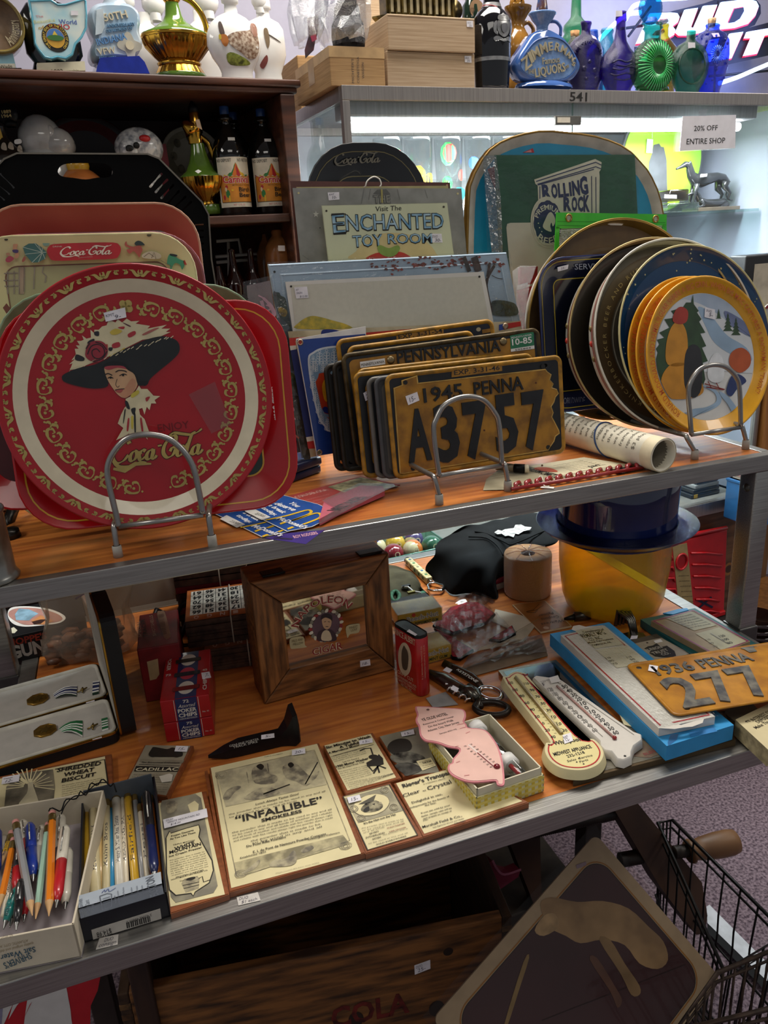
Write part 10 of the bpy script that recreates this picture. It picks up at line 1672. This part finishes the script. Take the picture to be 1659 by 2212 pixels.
for i in range(6):
 y=800+138*i;b=MB(pl);b.loft([[(*pl.uv(*zr2(735+14*i,y)),.001),(*pl.uv(*zr2(900+10*i,y-8)),.006),(*pl.uv(*zr2(1100-8*i,y+15)),.004)],[(*pl.uv(*zr2(735+14*i,y+14)),.001),(*pl.uv(*zr2(900+10*i,y+26)),.001),(*pl.uv(*zr2(1100-8*i,y+40)),.001)]],REDP,closed=False);b.tube([(*pl.uv(*zr2(735+14*i,y)),.002),(*pl.uv(*zr2(900+10*i,y-8)),.006),(*pl.uv(*zr2(1100-8*i,y+15)),.004)],.003,REDP,6);b.out('coin_groove',o)
 if i<4:b=MB(pl);y=840+130*i;b.tube([(*pl.uv(*zr2(400,y)),.003),(*pl.uv(*zr2(490+15*i,y-5)),.004),(*pl.uv(*zr2(510+15*i,y+40)),.003)],.003,REDP,6);b.out('coin_groove',o)
b=MB(pl);IN2=m('1c1c3a');b.rib(pl.q([zr2(800,1350),zr2(1000,1450)],.002),.006,IN2,.0018);b.rib(pl.q([zr2(985,1325),zr2(815,1475)],.002),.006,IN2,.002);b.out('ink_cross',o)
b=MB(pl);b.box(x0,x1+.02,FL+.001-pl.o.z,-.003,-.02,.08,m('14110f',.6),.003);b.out('black_crate',0,'black box on the floor carrying the red coin sorter board','box')
# base of the cabinet: cased black goods and pool balls
p_=CB.off(.10);vb=.0308;rg=random.Random(12);
for i in range(6):
 u0=p_.uv(*zr2(560+20*i,380-38*i))[0];b=MB(p_);b.box(u0,u0+.10-.008*i,vb+i*.0125,vb+i*.0125+.012,-.05,.05,m(('1a1a1a','24221f','8a8886','2a2826','9a9894','3a3836')[i],.3,ct_=.4),.003,3);
 if i==0:b.box(u0+.008,u0+.02,vb+.001,vb+.011,.0502,.051,m('d2a52a'))
 b.out('boxed_item',0,('lowest','second lowest','third lowest','fourth lowest','fifth lowest','top')[i]+' dark boxed item stacked inside the cabinet corner','box',group='dark boxed items in the cabinet base')
b=MB(CB.off(.25));q=b.pl.q([zr2(*p) for p in ((730,190),(890,200),(930,0),(760,-80))]);b.prism(q,-.01,0,m('b5803c',.6,ns=.2,sc=20));b.out('wooden_board',0,'light wooden board leaning at the back of the lower cabinet','board')
zg=zq(840,1100,3.6065);BP=CB.off(.07);o=thing('glass_tray','long low glass tray of pool balls in the cabinet base','tray',BP.at(BP.uv(*zg(200,300))[0],vb));ub0=BP.uv(*zg(-120,300))[0];ub1=BP.uv(*zg(420,290))[0];b=MB(BP);TG=film('film25','bfe0d2',.10,.03)
for a in ((ub0,ub1,vb,vb+.002,-.09,.045),(ub0,ub1,vb,vb+.030,.043,.045),(ub0,ub1,vb,vb+.030,-.09,-.088),(ub1-.002,ub1,vb,vb+.03,-.09,.045)):b.box(*a,TG)
b.tube([(ub0,vb+.03,.045),(ub1,vb+.03,.045),(ub1,vb+.03,-.09)],.0022,m('3f7a66',.1,ct_=.5),6);b.out('tray',o)
BC=[('green','2f5a44'),('orange','c06a2a'),('dark red','7a1f28'),('red','a81f24'),('black','151515'),('purple','4a3f6a'),('yellow','c9a43a'),('blue','2a3f7a'),('maroon','6a1f24')]
IVO=m('cdc09a',.12,ct_=.5,ns=.03)
for i,(nm,h) in enumerate(BC):
 x=ub1-.035-.048*(i%5)-(.02 if i>4 else 0);z_=.012 if i<5 else -.042;r=.0235;pB=BP.at(x,vb+.0025+r,z_);o=thing('pool_ball','%s pool ball, %s row of the glass tray'%(nm,'front' if i<5 else 'back'),'pool ball',pB);Mx=Matrix.Rotation(rg.uniform(-.6,.6),4,'X')@Matrix.Rotation(rg.uniform(-.8,.8),4,'Y')
 b=MB(pB);b.T=Mx;st_=i%2==1;cm=m(h,.1,ct_=.6,ns=.03);pr=[(r*cos(a),r*sin(a)) for a in [-PI/2+PI*k/16 for k in range(17)]]
 b.lathe(pr[:6],IVO if st_ else cm,28);b.lathe(pr[5:12],cm,28);b.lathe(pr[11:],IVO if st_ else cm,28);b.T=None;b.out('ball',o)
 b=MB(pB);a=rg.uniform(-.25,.25);b.wf=lambda x,y,zz:tuple(V((x,y,math.sqrt(max(1e-9,r*r-x*x-y*y))+.0002+zz)));b.poly(circ(.004*a,.005,.0065,n=18),IVO,.0002);b.text(str((4,13,7,11,8,12,9,2,15)[i]),(.004*a-.003,.0025),(.004*a+.003,.0025),.005,INK,.0006,bd=.02);b.out('number_spot',o)
# repeats share a group
GR={'license_plate':'embossed licence plates','serving_tray':'metal serving trays','round_tray':'round trays in the racks','picture_plate':'yellow-rimmed picture plates','framed_advert':'framed old adverts on the table','pencil':'pencils in the two boxes','pen':'pens in the two boxes','soda_bottle':'dark soda bottles in the bookshelf','beer_bottle':'brown bottles on the lower shelf','white_flask':'white flasks on the bookshelf','stoneware_jug':'stoneware jugs','carton':'cartons on the cabinet','wire_rack':'wire racks on the overshelf','medal_case':'open medal cases','medal':'medals in the cases','ribbon_bar':'ribbon bars in the cases','poker_chip_box':'poker chip boxes','bingo_card_bundle':'bingo card bundles','gum_pack':'gum packs','boxed_thermometer':'boxed thermometers','tin_sign':'metal signs','picture_sign':'picture signs','pool_ball':'pool balls in the cabinet','booklet':'booklets on the overshelf','paper_sticker':'blue stickers on the overshelf','price_sticker':'price tags on the table edge','wire_basket':'wire baskets'}
for o in COL.objects:
 g=GR.get(o.name.split('.')[0])
 if g and not o.parent:o['group']=g
